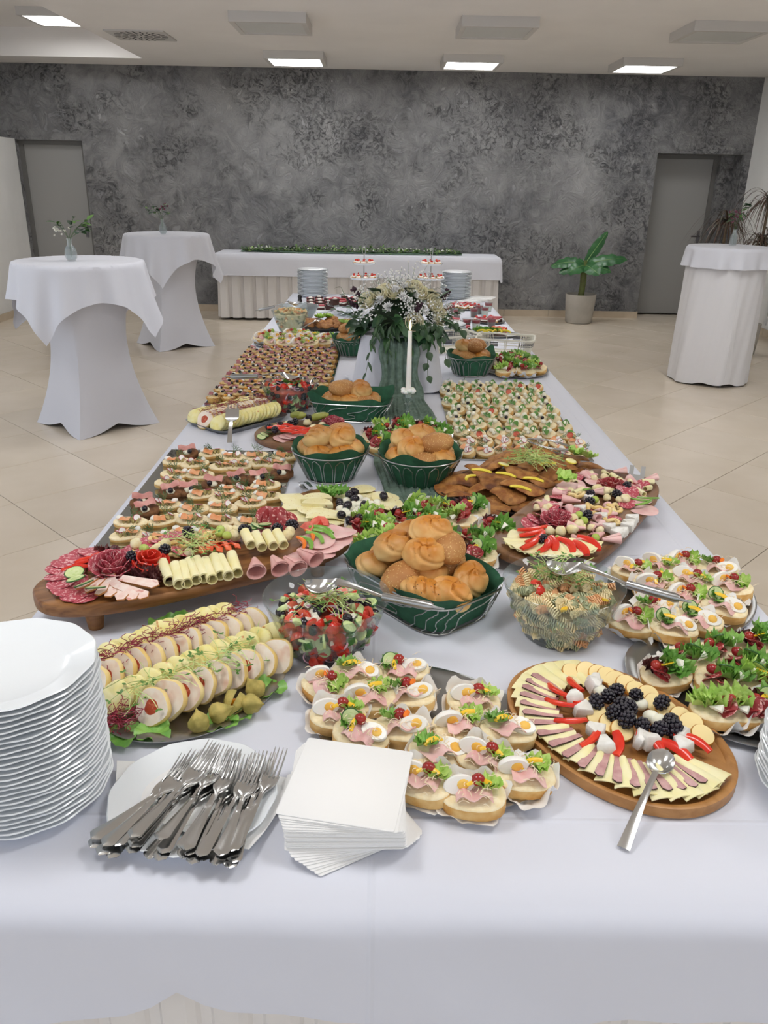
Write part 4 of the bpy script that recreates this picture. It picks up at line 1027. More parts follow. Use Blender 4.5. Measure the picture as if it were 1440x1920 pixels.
SCH = [(0.234, 2.16), (0.28, 2.237), (0.349, 2.321), (0.428, 2.378), (0.486, 2.445), (0.527, 2.415), (0.557, 2.384), (0.609, 2.34), (0.64, 2.341), (0.695, 2.299), (0.295, 2.116), (0.331, 2.144), (0.382, 2.2), (0.431, 2.237), (0.483, 2.204), (0.523, 2.262), (0.549, 2.221), (0.585, 2.25), (0.341, 2.043), (0.423, 2.022), (0.454, 2.097), (0.373, 1.963), (0.426, 2.096), (0.473, 2.15), (0.404, 2.187), (0.503, 2.138), (0.274, 2.09), (0.215, 2.1), (0.335, 2.211), (0.471, 2.304), (0.525, 2.321), (0.565, 2.323), (0.373, 2.107), (0.417, 2.121)]
SCH_LEM = [(0.261, 2.088), (0.362, 2.112), (0.434, 2.076), (0.387, 2.006), (0.297, 2.142), (0.502, 2.213), (0.574, 2.238), (0.368, 2.2), (0.475, 2.277)]
CC_OLIVE = [(-0.063, 2.094), (-0.077, 2.072), (-0.061, 2.042), (-0.079, 1.994), (-0.034, 1.999), (-0.092, 1.928), (-0.07, 1.888), (-0.046, 1.909), (0.018, 2.066), (-0.103, 2.051), (-0.099, 2.018)]
CC_MOZZ = [(-0.084, 2.051), (-0.05, 2.073), (-0.049, 2.026), (-0.063, 2.026), (-0.073, 1.956), (-0.057, 1.963), (-0.098, 1.992), (-0.085, 1.974), (-0.015, 2.028), (-0.0, 2.041), (-0.019, 2.002), (-0.03, 2.053)]
CC_CH = [(-0.224, 2.031), (-0.21, 2.085), (-0.236, 2.005), (-0.213, 1.969), (-0.182, 1.933), (-0.157, 1.911), (-0.129, 1.912), (-0.245, 2.044), (-0.191, 1.982), (-0.144, 1.935)]
CC_CH2 = [(-0.078, 2.162), (-0.047, 2.163), (-0.016, 2.15), (-0.006, 2.122), (-0.032, 2.178), (0.035, 2.11), (0.044, 2.056)]
CC_LEAF = [(-0.135, 2.091), (-0.111, 2.113), (-0.146, 2.111), (-0.01, 1.971), (-0.037, 1.939)]
MISC = [(0.589, 0.947), (-0.551, 1.447), (-0.275, 1.558)]
# ================================================================== tableware
PORC = mat('white_porcelain', '#EDF1F4', rough=.12, coat=.4); STEEL = mat('polished_steel', '#CFCFCE', rough=.2, metal=1); STEELB = mat('brushed_steel', '#A5A5A4', rough=.3, metal=1); BLACKT = mat('black_tray', '#1E1D1E', rough=.35)
MIRROR = mat('mirror_glass', '#B4B8B8', rough=.03, metal=1); WIREM = mat('silver_wire', '#B5B6B4', rough=.3, metal=1); GREENNAP = mat('dark_green_napkin', '#27583F', '#306649', sc=40, rough=.85, bump=.2, bsc=200)
def wood(name, a, b, st=(3, 26, 26)):
    m = bpy.data.materials.new(name); m.use_nodes = True; nt = m.node_tree; N = nt.nodes; L = nt.links; bs = N['Principled BSDF']
    tc = N.new('ShaderNodeTexCoord'); mp = N.new('ShaderNodeMapping'); mp.inputs['Scale'].default_value = st; L.new(tc.outputs['Object'], mp.inputs[0])
    n = N.new('ShaderNodeTexNoise'); n.inputs['Scale'].default_value = 2; n.inputs['Detail'].default_value = 6; n.inputs['Distortion'].default_value = .6; L.new(mp.outputs[0], n.inputs['Vector'])
    mr = N.new('ShaderNodeMapRange'); mr.inputs[1].default_value = .35; mr.inputs[2].default_value = .65; L.new(n.outputs['Fac'], mr.inputs[0])
    x = N.new('ShaderNodeMix'); x.data_type = 'RGBA'; x.inputs[6].default_value = lin(a); x.inputs[7].default_value = lin(b); L.new(mr.outputs[0], x.inputs[0]); L.new(x.outputs[2], bs.inputs['Base Color'])
    bs.inputs['Roughness'].default_value = .42; return m
WOODA = wood('acacia_wood', '#9A6A3C', '#6E4524'); WOODB = wood('bamboo_wood', '#B8854E', '#A4713C'); WOODC = wood('walnut_board', '#8A6240', '#6B472B')
def zto(d, spin=0.0):
    q = Vector(d).normalized().to_track_quat('Z', 'Y'); return (q.to_matrix() @ Matrix.Rotation(spin, 3, 'Z')).to_euler()
def L2W(c, a, x, y): return (c[0]+x*cos(a)-y*sin(a), c[1]+x*sin(a)+y*cos(a))
PLPROF = [(0, .002), (.068, .002), (.071, 0), (.075, 0), (.079, .006), (.119, .0192), (.1212, .0208), (.1195, .0222), (.084, .0098), (.075, .0066), (0, .0062)]
PLATE = MB().add(lathe(PLPROF, 60, lambda t, r, z: (r*(1+(.012*cos(12*t) if r > .1 else 0)), z))).mesh('plate', PORC)
def plate_stack(x, y, n, sp, lab, toplab, grp, jit=.0012, sc=1):
    for k in range(n):
        thing('dinner_plate', PLATE, toplab if k == n-1 else lab, 'plate', (x+rr(-jit, jit), y+rr(-jit, jit), T+.001+k*sp), (rr(-.004, .004), rr(-.004, .004), rr(0, .5)), sc, grp)
plate_stack(-.513, .95, 26, .0081, 'white porcelain plate in the tall stack beside the roulade tray', 'topmost white scalloped plate of the tall stack beside the roulade tray', 'plates stacked by the roulade tray')
plate_stack(.712, .965, 13, .0079, 'white porcelain plate in the stack beside the oval cheese board', 'topmost white plate of the stack beside the oval cheese board', 'plates stacked by the cheese board')
plate_stack(-.535, 6.55, 19, .0105, 'white porcelain plate in the stack at the far end near the chocolate cakes', 'topmost white plate of the far stack near the chocolate cakes', 'plates stacked by the chocolate cakes')
plate_stack(.60, 6.55, 19, .0105, 'white porcelain plate in the far stack behind the flower bouquet', 'topmost white plate of the far stack behind the flower bouquet', 'plates stacked behind the bouquet')
# --- forks on a plate
thing('dinner_plate', PLATE, 'white scalloped plate carrying the pile of forks', 'plate', (-.262, .925, T+.001), sc=1.0)
def nap_sheet(sx, sy, seed, z):
    def fn(u, v):
        x, y = (u-.5)*2, (v-.5)*2; d = math.hypot(x*sx, y*sy)
        return (x*sx, y*sy, z+max(0, d-.075)*.28+.0015*sin(4*x+seed)+.001*sin(5*y))
    return MB().add(sheet(14, 14, fn, .0009)).mesh('napkin', PAPER)
thing('paper_napkin', nap_sheet(.078, .078, 0, 0), 'white paper napkin lying flat under the pile of forks', 'napkin', (-.300, .938, T+.0095), (0, 0, .25), group='napkins under the forks')
thing('paper_napkin', nap_sheet(.07, .075, 2, 0), 'white paper napkin folded over the plate rim beside the fork tines', 'napkin', (-.205, .915, T+.0115), (0, 0, -.35), group='napkins under the forks')
def fork_mesh():
    L = .195
    def w(s): return .0105*(1-.0*s) if False else (.0108*sqrt(max(0.0, 1-(1-min(1, s/.05))**2)) if s < .05 else (.0108+(.0034-.0108)*min(1, ((s-.05)/.42))**.8 if s < .47 else (.0034 if s < .58 else .0034+(.0125-.0034)*sin(min(1, (s-.58)/.12)*pi/2))))
    def z(s): return .010*sin(min(1, s/.62)*pi)*(-.25)+.012*max(0, s-.55)*0+(.0 if s < .55 else -.006*sin((s-.55)/.45*pi)+.010*((s-.55)/.45)**2)+.006*(1-s/.5 if s < .5 else 0)
    mb = MB()
    mb.add(sheet(30, 4, lambda u, v: (u*.76*L, (v-.5)*2*max(w(u*.76), .001), z(u*.76)+(.0012*(1-(2*v-1)**2) if u < .6 else -.0022*(1-(2*v-1)**2)*min(1, (u-.6)/.2))), .0019))
    body = mb.mesh('fork_body', STEEL)
    tn = MB(); s0 = .745
    for k in range(4):
        y = (k-1.5)*.0062; pts = [((s0+(1-s0)*i/6)*L, y, z(s0+(1-s0)*i/6)) for i in range(7)]
        tn.add(tube(pts, [.0016, .0016, .0015, .0014, .0013, .0011, .0005], 5))
    tm = MB(); 
    return body, tn
FB, FT = fork_mesh(); FTM = FT.mesh('fork_tines', STEEL)
fi = 0
RF = random.Random(21)
for layer in range(3):
    m = (12, 10, 7)[layer]
    for k in range(m):
        f = (k+.5*RF.random())/m
        ex = FORK_END[min(11, int(f*12))]; tp = FORK_TIP[min(10, int(f*11))]
        hx, hy = ex[0]+RF.uniform(-.006, .006), ex[1]+RF.uniform(-.006, .01)+layer*.004
        if layer == 2 and f < .2: continue
        d = Vector((tp[0]+RF.uniform(-.012, .012)-hx, tp[1]+RF.uniform(-.01, .01)-hy, 0)); a = atan2(d.y, d.x)
        thing('fork', [P('fork_body', FB), P('fork_tines', FTM)], 'stainless steel fork with a teardrop handle in the pile on the plate', 'fork', (hx, hy, T+.016+layer*.0075+.003*(k % 2)), (RF.uniform(-.12, .12), -.06+RF.uniform(-.02, .02)+.02*layer, a), group='forks piled on the plate'); fi += 1
thing('fork', [P('fork_body', FB), P('fork_tines', FTM)], 'stainless steel fork lying crosswise on top of the fork pile', 'fork', (-.317, .812, T+.042), (0, -.05, atan2(.178, .075)), group='forks piled on the plate')
# --- napkin stack
def napkin_mesh():
    h = .0815; o = []
    for cx, cy, a0 in ((h, h, 0), (-h, h, 90), (-h, -h, 180), (h, -h, 270)):
        for q in range(4):
            a = radians(a0+30*q); o.append((cx-math.copysign(.004, cx)+.004*cos(a), cy-math.copysign(.004, cy)+.004*sin(a)))
    mb = MB(); mb.add(prism(o, 0, .0019, .0007)); return mb.mesh('napkin', PAPER)
NAPK = napkin_mesh(); nn = 30
for k in range(nn):
    f = k/(nn-1)   # 0 bottom .. 1 top
    rot = 30-30*min(1, f/.33) if f < .33 else (2-3*(f-.33)/.5 if f < .83 else -1-10*(f-.83)/.17)
    cx = -.035-.004*(1-f)+rr(-.0015, .0015); cy = .903+.0*f+rr(-.0015, .0015)
    thing('paper_napkin', NAPK, 'topmost white paper napkin of the stack beside the forks' if k == nn-1 else ('white folded paper napkin fanned out at the bottom of the stack' if f < .33 else 'white folded paper napkin inside the square stack beside the forks'), 'napkin', (cx, cy, T+.001+k*.0021), (0, 0, radians(rot)), group='stacked paper napkins')
# --- trays
def oval_tray(a, b, m=STEELB, h=.014):
    pr = [(0, .0022), (.80, .0022), (.88, h*.75), (.97, h), (1.0, h*.93), (1.0, h*.8), (.97, h*.86), (.885, h*.6), (.805, 0), (0, 0)]
    return MB().add(lathe([(r*a, z) for r, z in pr], 72), X(sc=(1, b/a, 1))).mesh('tray', m)
def wave_tray(a, b): return oval_tray(a, b)
thing('serving_tray', oval_tray(.213, .172), 'oval stainless steel tray holding the roulade slices', 'tray', (-.335, 1.258, T), (0, 0, radians(75)))
thing('serving_tray', oval_tray(.217, .168), 'oval steel tray of ham and egg sandwiches beside the paper napkins', 'tray', (.094, 1.095, T), (0, 0, radians(-40)))
thing('serving_tray', oval_tray(.205, .158), 'round-ended steel tray of ham and egg sandwiches beside the pasta salad', 'tray', (.68, 1.583, T), (0, 0, radians(60)))
thing('serving_tray', oval_tray(.20, .165), 'steel tray of salami sandwiches at the table edge beside the cheese board', 'tray', (.655, 1.225, T), (0, 0, radians(-45)))
thing('serving_tray', oval_tray(.215, .20), 'round steel tray of salami sandwiches between cheese platter and fried cutlets', 'tray', (.142, 1.93, T))
HV = ['with egg and tomato', 'with egg and yellow pepper', 'with egg, orange pepper and tomato', 'with egg, cucumber and tomato', 'with egg and a yellow pepper strip', 'with egg, tomato and orange pepper', 'with egg, ham fold and pale lettuce', 'with egg, pepper and cucumber slice']
def put_sand(lst, protos, desc, label, group, base, az0, tilt, seed, az_j=.5, sc=1, name='open_sandwich'):
    R = random.Random(seed)
    for k, (x, y) in enumerate(lst):
        v = R.randrange(len(protos))
        lab = label % desc[v % len(desc)] if '%s' in label else label
        thing(name, protos[v], lab, 'sandwich', (x, y, base+.016*sin(tilt)*1.2), (tilt+R.uniform(-.12, .12), R.uniform(-.1, .1), az0+R.uniform(-az_j, az_j)), sc, group)
put_sand(HAM_FRONT, HAMS, HV, 'open ham sandwich %s, beside the paper napkins', 'ham sandwiches on the tray beside the napkins', T+.012, -.25, .14, 1)
put_sand(HAM_RIGHT, HAMS, HV, 'open ham sandwich %s, beside the pasta salad', 'ham sandwiches on the tray beside the pasta salad', T+.012, -.35, .16, 2, sc=1.02)
SV = ['with curly lettuce and cucumber', 'with dark red lettuce', 'with lettuce and cheese wedge', 'with cucumber and tomato', 'with lettuce and tomato', 'with dark red lettuce and pepper']
put_sand(SAL_RIGHT, SALSW, SV, 'open salami sandwich %s, on the tray by the cheese board', 'salami sandwiches by the cheese board', T+.012, -.3, .18, 3)
put_sand(SAL_MID, SALSW, SV, 'open salami sandwich %s, on the tray behind the roll basket', 'salami sandwiches on the round tray', T+.012, -.2, .25, 4, sc=1.0)
# --- roulade slices
CHS = MB(); n_ = 26; r_ = .034; th_ = .012
for pr, mm in (([(0, 0), (.013, 0)], 2), ([(.013, 0), (r_*.93, 0)], 0), ([(r_*.93, 0), (r_, th_*.25), (r_, th_*.75), (r_*.93, th_)], 1), ([(r_*.93, th_), (.0135, th_)], 0), ([(.0135, th_), (.012, th_+.0003), (0, th_+.0005)], 2)):
    CHS.add(lathe(pr, n_, lambda t, q, z: (q*(1+.05*sin(3*t+.5)+.03*sin(5*t)), z)), m=mm)
CH_ME = CHS.mesh('roulade_slice', [CHICK, CHSKIN, SAUS])
CH_PL = MB(); CH_PL.v = CHS.v; CH_PL.f = CHS.f; CH_PL.mi = [0 if q == 2 else q for q in CHS.mi]; CH_PLM = CH_PL.mesh('roulade_slice', [CHICK, CHSKIN])
YS_ME = MB().add(lathe([(0, 0), (.027, 0), (.0295, .003), (.0295, .009), (.027, .012), (0, .0125)], 26, lambda t, q, z: (q*(1+.04*sin(2*t+1)+.03*sin(5*t)), z))).mesh('roulade_slice', POTR)
RC = (-.335, 1.258); RA = radians(40); rowdir = Vector((cos(RA), sin(RA), 0)); rowp = Vector((-sin(RA), cos(RA), 0))
rowsp = [(.102, -.115, .125, 12, 0), (.040, -.165, .155, 13, 1), (-.026, -.15, .16, 12, 0), (-.088, -.115, .130, 9, 1)]
RR = random.Random(8)
for off, s0, s1, n, ch in rowsp:
    for k in range(n):
        f = k/(n-1); s = s0+(s1-s0)*f
        p = Vector((RC[0], RC[1], 0))+rowdir*s+rowp*(off+.01*sin(f*3))
        nd = -rowdir*.62+Vector((RR.uniform(-.1, .1), -.55, .62+RR.uniform(-.08, .08)))
        if ch: core = (k in (0, 2, 3, 6) or RR.random() < .2); me = CH_ME if core else CH_PLM
        else: me = YS_ME
        lab = ('chicken roulade slice with a red sausage core on the oval tray' if me is CH_ME else 'pale chicken roulade slice overlapping its row on the oval tray') if ch else 'yellow cheese roulade slice overlapping its row on the oval tray'
        thing('roulade_slice', me, lab, 'roulade slice', (p.x, p.y, T+.030), zto(nd, RR.uniform(0, 6)), 1.0+RR.uniform(-.05, .05), 'roulade slices on the oval steel tray')
def rowpath(off, s0, s1, z): return [(RC[0]+rowdir.x*s+rowp.x*off, RC[1]+rowdir.y*s+rowp.y*off, z) for s in [s0+(s1-s0)*i/5 for i in range(6)]]
thing('red_sprouts', strands(330, rowpath(.070, -.16, .16, T+.048), .007, .035, .00075, REDSTR, 3, 1.2), 'tangle of dark red sprouts between roulade rows', 'sprouts', kind='stuff')
thing('red_sprouts', strands(110, [(-.447, 1.06+.02, T+.014), (-.40, 1.10, T+.02)], .010, .03, .00075, REDSTR, 4, 1.2), 'small bunch of dark red sprouts at the tray end by the plates', 'sprouts', kind='stuff')
thing('green_sprouts', strands(105, rowpath(-.058, -.15, .12, T+.05), .010, .05, .0007, [SPROUT, HERB], 5, .35, leaf=.6), 'pale green sprouts strewn along the roulade rows', 'sprouts', kind='stuff')
husk = MB().add(lathe([(0, 0), (.010, .002), (.0155, .010), (.0150, .019), (.009, .028), (.003, .036), (.0006, .042)], 20, lambda t, r, z: (r*(1+.16*abs(cos(2.5*t))-.08+.03*cos(15*t)), z))).mesh('husk', HUSK)
pb_ = MB().add(ball(12, 8), X((0, 0, .012), sc=.0080)).mesh('berry', PHYS)
open_husk = MB()
for k in range(5): open_husk.add(grid(5, 4, lambda u, v: ((.004+.016*sin(u*1.7))*cos((v-.5)*1.0), (.004+.016*sin(u*1.7))*sin((v-.5)*1.0), -.012+.036*u), ), X(rot=(0, 0, k*1.2566)))
OH = open_husk.mesh('husk', HUSK)
for k, (x, y) in enumerate(PHYS_POS):
    parts = [P('husk', OH if k in (2,) else husk), P('berry', pb_)]
    thing('physalis_fruit', parts, 'physalis with its husk open around an orange berry, beside the roulades' if k == 2 else 'physalis fruit closed in its papery husk beside the roulade slices', 'fruit', (x, y, T+.018), (radians(70), 0, radians((200, 100, 160, 60, 220)[k])), 1.08, 'physalis on the oval steel tray')
for k, (x, y, a) in enumerate([(-.41, 1.065, .3), (-.36, 1.075, 1.2), (-.43, 1.42, 2.5), (-.39, 1.44, .6), (-.19, 1.20, 2.0), (-.235, 1.13, 4), (-.26, 1.105, 1)]):
    thing('lettuce_leaf', frill(.030, .004, 1, LETT[1], seed=k, waves=4, h=.25), 'green salad leaf tucked under the roulade slices', 'lettuce', (x, y, T+.008), (0, 0, a), group='leaves on the oval steel tray')
# --- oval cheese board
def board(a, b, h, m, pw=2.3, n=72, lip=0):
    mb = MB(); o = oval(a, b, n, pw)
    if not lip: mb.add(prism(o, 0, h, .004)); return mb.mesh('board', m)
    rings = [(0, 1-.006/a), (.003, 1), (h, 1), (h+.001, 1-.003/a), (h+.0005, 1-.010/a), (h-lip, 1-.016/a), (h-lip, .5), (h-lip, 0.0)]
    v = []; f = []
    for z, k in rings:
        for x, y in o: v.append((x*k, y*k, z))
    for l in range(len(rings)-1):
        for i in range(n): j = (i+1) % n; f.append((l*n+i, l*n+j, (l+1)*n+j, (l+1)*n+i))
    f.append(tuple(range(n-1, -1, -1))); mb.add((v, f)); return mb.mesh('board', m)
CB = (.402, 1.097); CBA = radians(-58); cba, cbb = .205, .148
thing('serving_board', board(cba, cbb, .020, WOODB, 2.15, lip=.006), 'oval bamboo board with a fan of cheese slices and blackberries', 'serving board', (CB[0], CB[1], T), (0, 0, CBA))
def fan_slice(L, w0, w1, cup, mats, th=.0016):
    def fn(u, v):
        s = (v-.5)*2; w = w0+(w1-w0)*u
        return (u*L, s*w/2, .002+cup*(1-u*.55)*(1-s*s)+.001*u+.002*sin(u*3)*s)
    return MB().add(sheet(8, 8, fn, th)).mesh('cheese_slice', mats)
FAN = [fan_slice(.078, .016, .044, .010, CHEESE), fan_slice(.078, .014, .048, .007, CHEESE), fan_slice(.076, .018, .042, .012, CHEESE)]
HSL = MB(); vf = prism([(0, -.006), (.03, -.009), (.062, -.012), (.068, -.004), (.066, .006), (.035, .007), (0, .006)], 0, .0022, .0004); HSL.add(vf, m=1); HSL.mi[-1] = 0; HSLM = HSL.mesh('ham_slice', [mat('ham_mauve', '#B98886', '#CDA29E', sc=60, rough=.45), mat('ham_dark_rind', '#3A1A1C', rough=.5)])
n = 25
for k in range(n):
    ph = radians(152+(375-152)*k/(n-1)); x, y = .60*cba*cos(ph)*.92, .55*cbb*sin(ph)
    ox, oy = cba*cos(ph), cbb*sin(ph); a = atan2(oy-y, ox-x)
    wx, wy = L2W(CB, CBA, x, y); lx, ly = math.hypot(ox-x, oy-y), 0
    thing('cheese_slice', FAN[k % 3], 'pale yellow cheese slice folded in the fan on the oval board', 'cheese slice', (wx, wy, T+.0205), (0, -.02, a+CBA), (min(1.0, (lx-.010)/.078), .92, 1), 'cheese fan on the oval board')
    if 3 < k < 23 and k % 1 == 0:
        ph2 = radians(152+(375-152)*(k+.5)/(n-1)); x, y = .58*cba*cos(ph2)*.92, .52*cbb*sin(ph2); ox, oy = cba*cos(ph2), cbb*sin(ph2); wx, wy = L2W(CB, CBA, x, y)
        thing('ham_slice', HSLM, 'narrow pink ham slice with a dark rind between the cheese slices', 'ham slice', (wx, wy, T+.027), (0, -.05, atan2(oy-y, ox-x)+CBA), (min(1, (math.hypot(ox-x, oy-y)-.006)/.068), .8, 1), 'ham between the cheese slices')
camw = MB(); camw.add(prism([(0, -.004), (.020, -.011), (.0225, 0), (.020, .011), (0, .004)], 0, .019, .002)); CAMW = camw.mesh('camembert_wedge', RIND)
for k, (x, y) in enumerate(CB_CAM): thing('camembert_wedge', CAMW, 'white-rinded camembert wedge around the berries on the oval board', 'cheese', (x-.004, y-.004, T+.021), (.25, rr(-.3, .1), rr(0, 6.28)), 1.3, 'camembert on the oval board')
RPS = [strip(.052, .010, .0075, RPEP, flat=.55), strip(.046, .005, .0085, RPEP, flat=.5)]
for k, (x, y) in enumerate(CB_PEP):
    a = atan2(y-CB[1], x-CB[0]); thing('pepper_strip', RPS[k % 2], 'red bell pepper strip pointing outward on the oval cheese board', 'pepper', (x, y, T+.034), (.3, .15, a+rr(-.3, .3)), 1.1, 'red pepper on the oval board')
SMK = disc(.0165, .006, [SMOKED, SMOKRIND], n=22)
for k, (x, y) in enumerate(CB_SMOK): thing('smoked_cheese', SMK, 'round smoked cheese slice with a golden rind on the oval board', 'cheese', (x, y, T+.026+.0015*(k % 2)), (rr(.35, .6), rr(-.2, .2), 0), 1.2, 'smoked cheese on the oval board')
for k, (x, y) in enumerate(CB_MOZZ): thing('mozzarella_ball', MZ1, 'white mozzarella ball among the blackberries on the oval board', 'cheese', (x, y, T+.032), (0, 0, rr(0, 6)), (1.25, 1.1, .95), 'mozzarella on the oval board')
def berries(lst, z, label, grp, sc=1.0):
    for x, y in lst: thing('blackberry', BER, label, 'berry', (x, y, z), (rr(.4, 1.9), rr(-.5, .5), rr(0, 6)), sc*rr(.95, 1.1), grp)
berries(CB_BERRY, T+.044, 'ripe blackberry heaped in the middle of the oval cheese board', 'blackberries on the oval board', 1.22)
# spoon on the board
def spoon_mesh():
    bowl = MB().add(sheet(10, 10, lambda u, v: ((u-.5)*.052*(1), (v-.5)*.040*sqrt(max(.02, 1-(2*u-1)**2*.98)), -.012*(1-(2*u-1)**2)*(1-(2*v-1)**2)), .0012)).mesh('spoon_bowl', STEEL)
    h = MB().add(sheet(20, 4, lambda u, v: (-.024-.142*u, (v-.5)*(.0075+.010*u**1.6), .004*sin(u*pi)*1.5+.001*(1-(2*v-1)**2)-.012*u), .0022)).mesh('spoon_handle', STEEL)
    return bowl, h
SPB, SPH = spoon_mesh(); a = atan2(CB_SPOON[0][1]-CB_SPOON[1][1], CB_SPOON[0][0]-CB_SPOON[1][0])
thing('serving_spoon', [P('spoon_bowl', SPB), P('spoon_handle', SPH)], 'steel serving spoon resting on the edge of the oval cheese board', 'spoon', (CB_SPOON[0][0], CB_SPOON[0][1]+.006, T+.044), (0, -.17, a), 1.0)
# --- salad bowls
def bowl_mesh(r, rb, h, m):
    pr = [(0, .0), (rb*.96, 0), (rb, .003), (rb+(r-rb)*.5, h*.45), (r, h), (r-.001, h+.001), (r-.003, h), (rb+(r-rb)*.5-.0025, h*.45), (rb-.003, .008), (0, .008)]
    return MB().add(lathe(pr, 56)).mesh('salad_bowl', m)
def in_bowl(R, r, rb, h, lev, wall):
    """a random spot: on the heaped surface or just inside the glass"""
    a = R.uniform(0, 6.283)
    if wall:
        z = R.uniform(.012, lev); q = rb+(r-rb)*z/h-.011; return q*cos(a), q*sin(a), z
    q = (r-.018)*sqrt(R.random())*(rb+(r-rb)*lev/h)/r; return q*cos(a), q*sin(a), lev+.020*(1-(q/r)**2)
def ladle_mesh(slots):
    hd = MB().add(tube([(0, 0, 0), (.085, 0, .0), (.092, 0, 0)], [.0075, .0085, .006], 12)); hd.add(tube([(.092, 0, 0), (.112, 0, 0)], [.0028, .0015], 6))
    nk = MB().add(sheet(12, 3, lambda u, v: (-u*.085, (v-.5)*(.010+.016*u*u), .010*sin(u*pi/2)+.001*(1-(2*v-1)**2)), .002))
    bw = MB().add(sheet(12, 8, lambda u, v: (-.080-.062*u, (v-.5)*2*.026*sqrt(max(.03, 1-(2*u-.9)**2*.8)), .010-.030*sin(u*pi*.75)*(1-.5*(2*v-1)**2)), .0013))
    return hd.mesh('handle', STEELB), nk.mesh('neck', STEEL), bw.mesh('ladle_bowl', STEEL)
LH, LN, LB = ladle_mesh(4)
def ladle(loc, rot, label, sc=1): thing('serving_spoon', [P('handle', LH), P('neck', LN), P('ladle_bowl', LB)], label, 'spoon', loc, rot, sc)
FETA = MB().add(box(.014, .012, .011)).mesh('feta_cube', mat('feta', '#F3EFE2', '#E8E2D0', sc=80, rough=.7, bump=.4)); TOMCH = wedge(.017, .015, 0, [TOM, TOMF]); CUCCH = MB(); CUCCH.add(prism([(0, 0), (.015, 0), (.012, .009), (.006, .014), (0, .015)], 0, .010, .0008)); CUCCH = CUCCH.mesh('cucumber_chunk', [CUCF]); ORING = MB().add(lathe([(.0135, 0), (.016, .001), (.016, .003), (.0135, .004), (.0130, .002), (.0135, 0)], 22)); ORING = ORING.mesh('onion_ring', ONION)
CUCQ = cuc_slice(.014, .005); OLVR = olive_mesh(.009); PEPCH = MB().add(box(.013, .011, .004)).mesh('pepper_piece', YPEP)
SALITEMS = [('tomato_chunk', TOMCH, 'tomato', 'red tomato chunk'), ('cucumber_slice', CUCQ, 'cucumber', 'cucumber slice'), ('feta_cube', FETA, 'cheese', 'white feta cube'), ('olive', OLVR, 'olive', 'black olive'), ('onion_ring', ORING, 'onion', 'purple onion ring'), ('cucumber_chunk', CUCCH, 'cucumber', 'pale cucumber chunk')]
def join_into(mb, me, Xm, m):
    mb.add(([tuple(v.co) for v in me.vertices], [tuple(p.vertices) for p in me.polygons]), Xm, m)
def greek(cx, cy, r, rb, h, lev, label, ntop, nwall, where, seed, sc=1):
    R = random.Random(seed)
    thing('salad_bowl', bowl_mesh(r, rb, h, GL), label, 'bowl', (cx, cy, T))
    mb = MB(); mats = [TOM, CUCF, FETA.materials[0], OLIVE, ONION, CUCS, TOMF]
    # packed salad below the surface, seen through the glass
    mb.add(lathe([(0, .012), (rb-.012, .012), (rb+(r-rb)*lev/h-.02, lev-.004), (0, lev+.010)], 30), m=6)
    for k in range(nwall):
        x, y, z = in_bowl(R, r, rb, h, lev, True); q = R.choice((0, 0, 1, 1, 2, 3, 4, 5)); me = [TOMCH, CUCQ, FETA, OLVR, ORING, CUCCH][q]
        join_into(mb, me, X((x, y, z), (R.uniform(0, 6), R.uniform(0, 6), R.uniform(0, 6)), sc), [0, 1, 2, 3, 4, 5][q])
    thing('salad_pieces', mb.mesh('salad_pieces', mats), 'mixed chopped salad pressed against the glass of the %s' % where, 'salad', (cx, cy, T), kind='stuff')
    for k in range(ntop):
        x, y, z = in_bowl(R, r, rb, h, lev, False); n, me, cat, lb = SALITEMS[R.choice((0, 0, 0, 1, 2, 2, 3, 3, 4, 5, 5))]
        flat = R.uniform(-.5, .5) if n in ('onion_ring', 'cucumber_slice') else R.uniform(0, 6)
        thing(n, me, lb+' on top of the '+where, cat, (cx+x, cy+y, T+z+.002), (flat, R.uniform(-.5, .5), R.uniform(0, 6)), sc*R.uniform(.85, 1.1), 'pieces of the '+where)
greek(-.094, 1.354, .122, .070, .120, .078, 'large clear glass bowl of tomato and feta salad beside the roulade tray', 130, 170, 'tomato and feta salad bowl', 5)
thing('green_sprouts', strands(60, [(-.12, 1.35, T+.108), (-.06, 1.34, T+.108)], .010, .06, .0007, [SPROUT, HERB], 9, .3, leaf=.3), 'pile of pale sprouts on the tomato and feta salad', 'sprouts', kind='stuff')
ladle((.012, 1.318, T+.137), (0, .10, radians(-12)), 'slotted steel spoon with a tube handle across the tomato and feta salad', 1.05)
PC, PR, PRB, PH_, PL = (.376, 1.425), .122, .072, .119, .086
thing('salad_bowl', bowl_mesh(PR, PRB, PH_, GL), 'large clear glass bowl of spiral pasta salad beside the ham sandwiches', 'bowl', (PC[0], PC[1], T))
PASM = [mat('pasta_plain', '#F3E4B8', '#E9D5A0', sc=60, rough=.45), mat('pasta_orange', '#EDBC8C', '#E3A672', sc=60, rough=.45), mat('pasta_green', '#B8BB94', '#9FA681', sc=60, rough=.45)]
FUSM = [fusilli(.040, .0085, m, 2.6) for m in PASM]
R = random.Random(31); mb = MB()
mb.add(lathe([(0, .012), (PRB-.012, .012), (PRB+(PR-PRB)*PL/PH_-.02, PL-.004), (0, PL+.012)], 30), m=0)
for k in range(150):
    x, y, z = in_bowl(R, PR, PRB, PH_, PL, True); q = R.choice((0, 0, 0, 1, 2)); join_into(mb, FUSM[q], X((x*.99, y*.99, z), (R.uniform(0, 6), R.uniform(-.7, .7), atan2(y, x)+pi/2+R.uniform(-.6, .6))), q)
thing('pasta_salad', mb.mesh('pasta_salad', PASM), 'spiral pasta pressed against the glass of the pasta salad bowl', 'pasta', (PC[0], PC[1], T), kind='stuff')
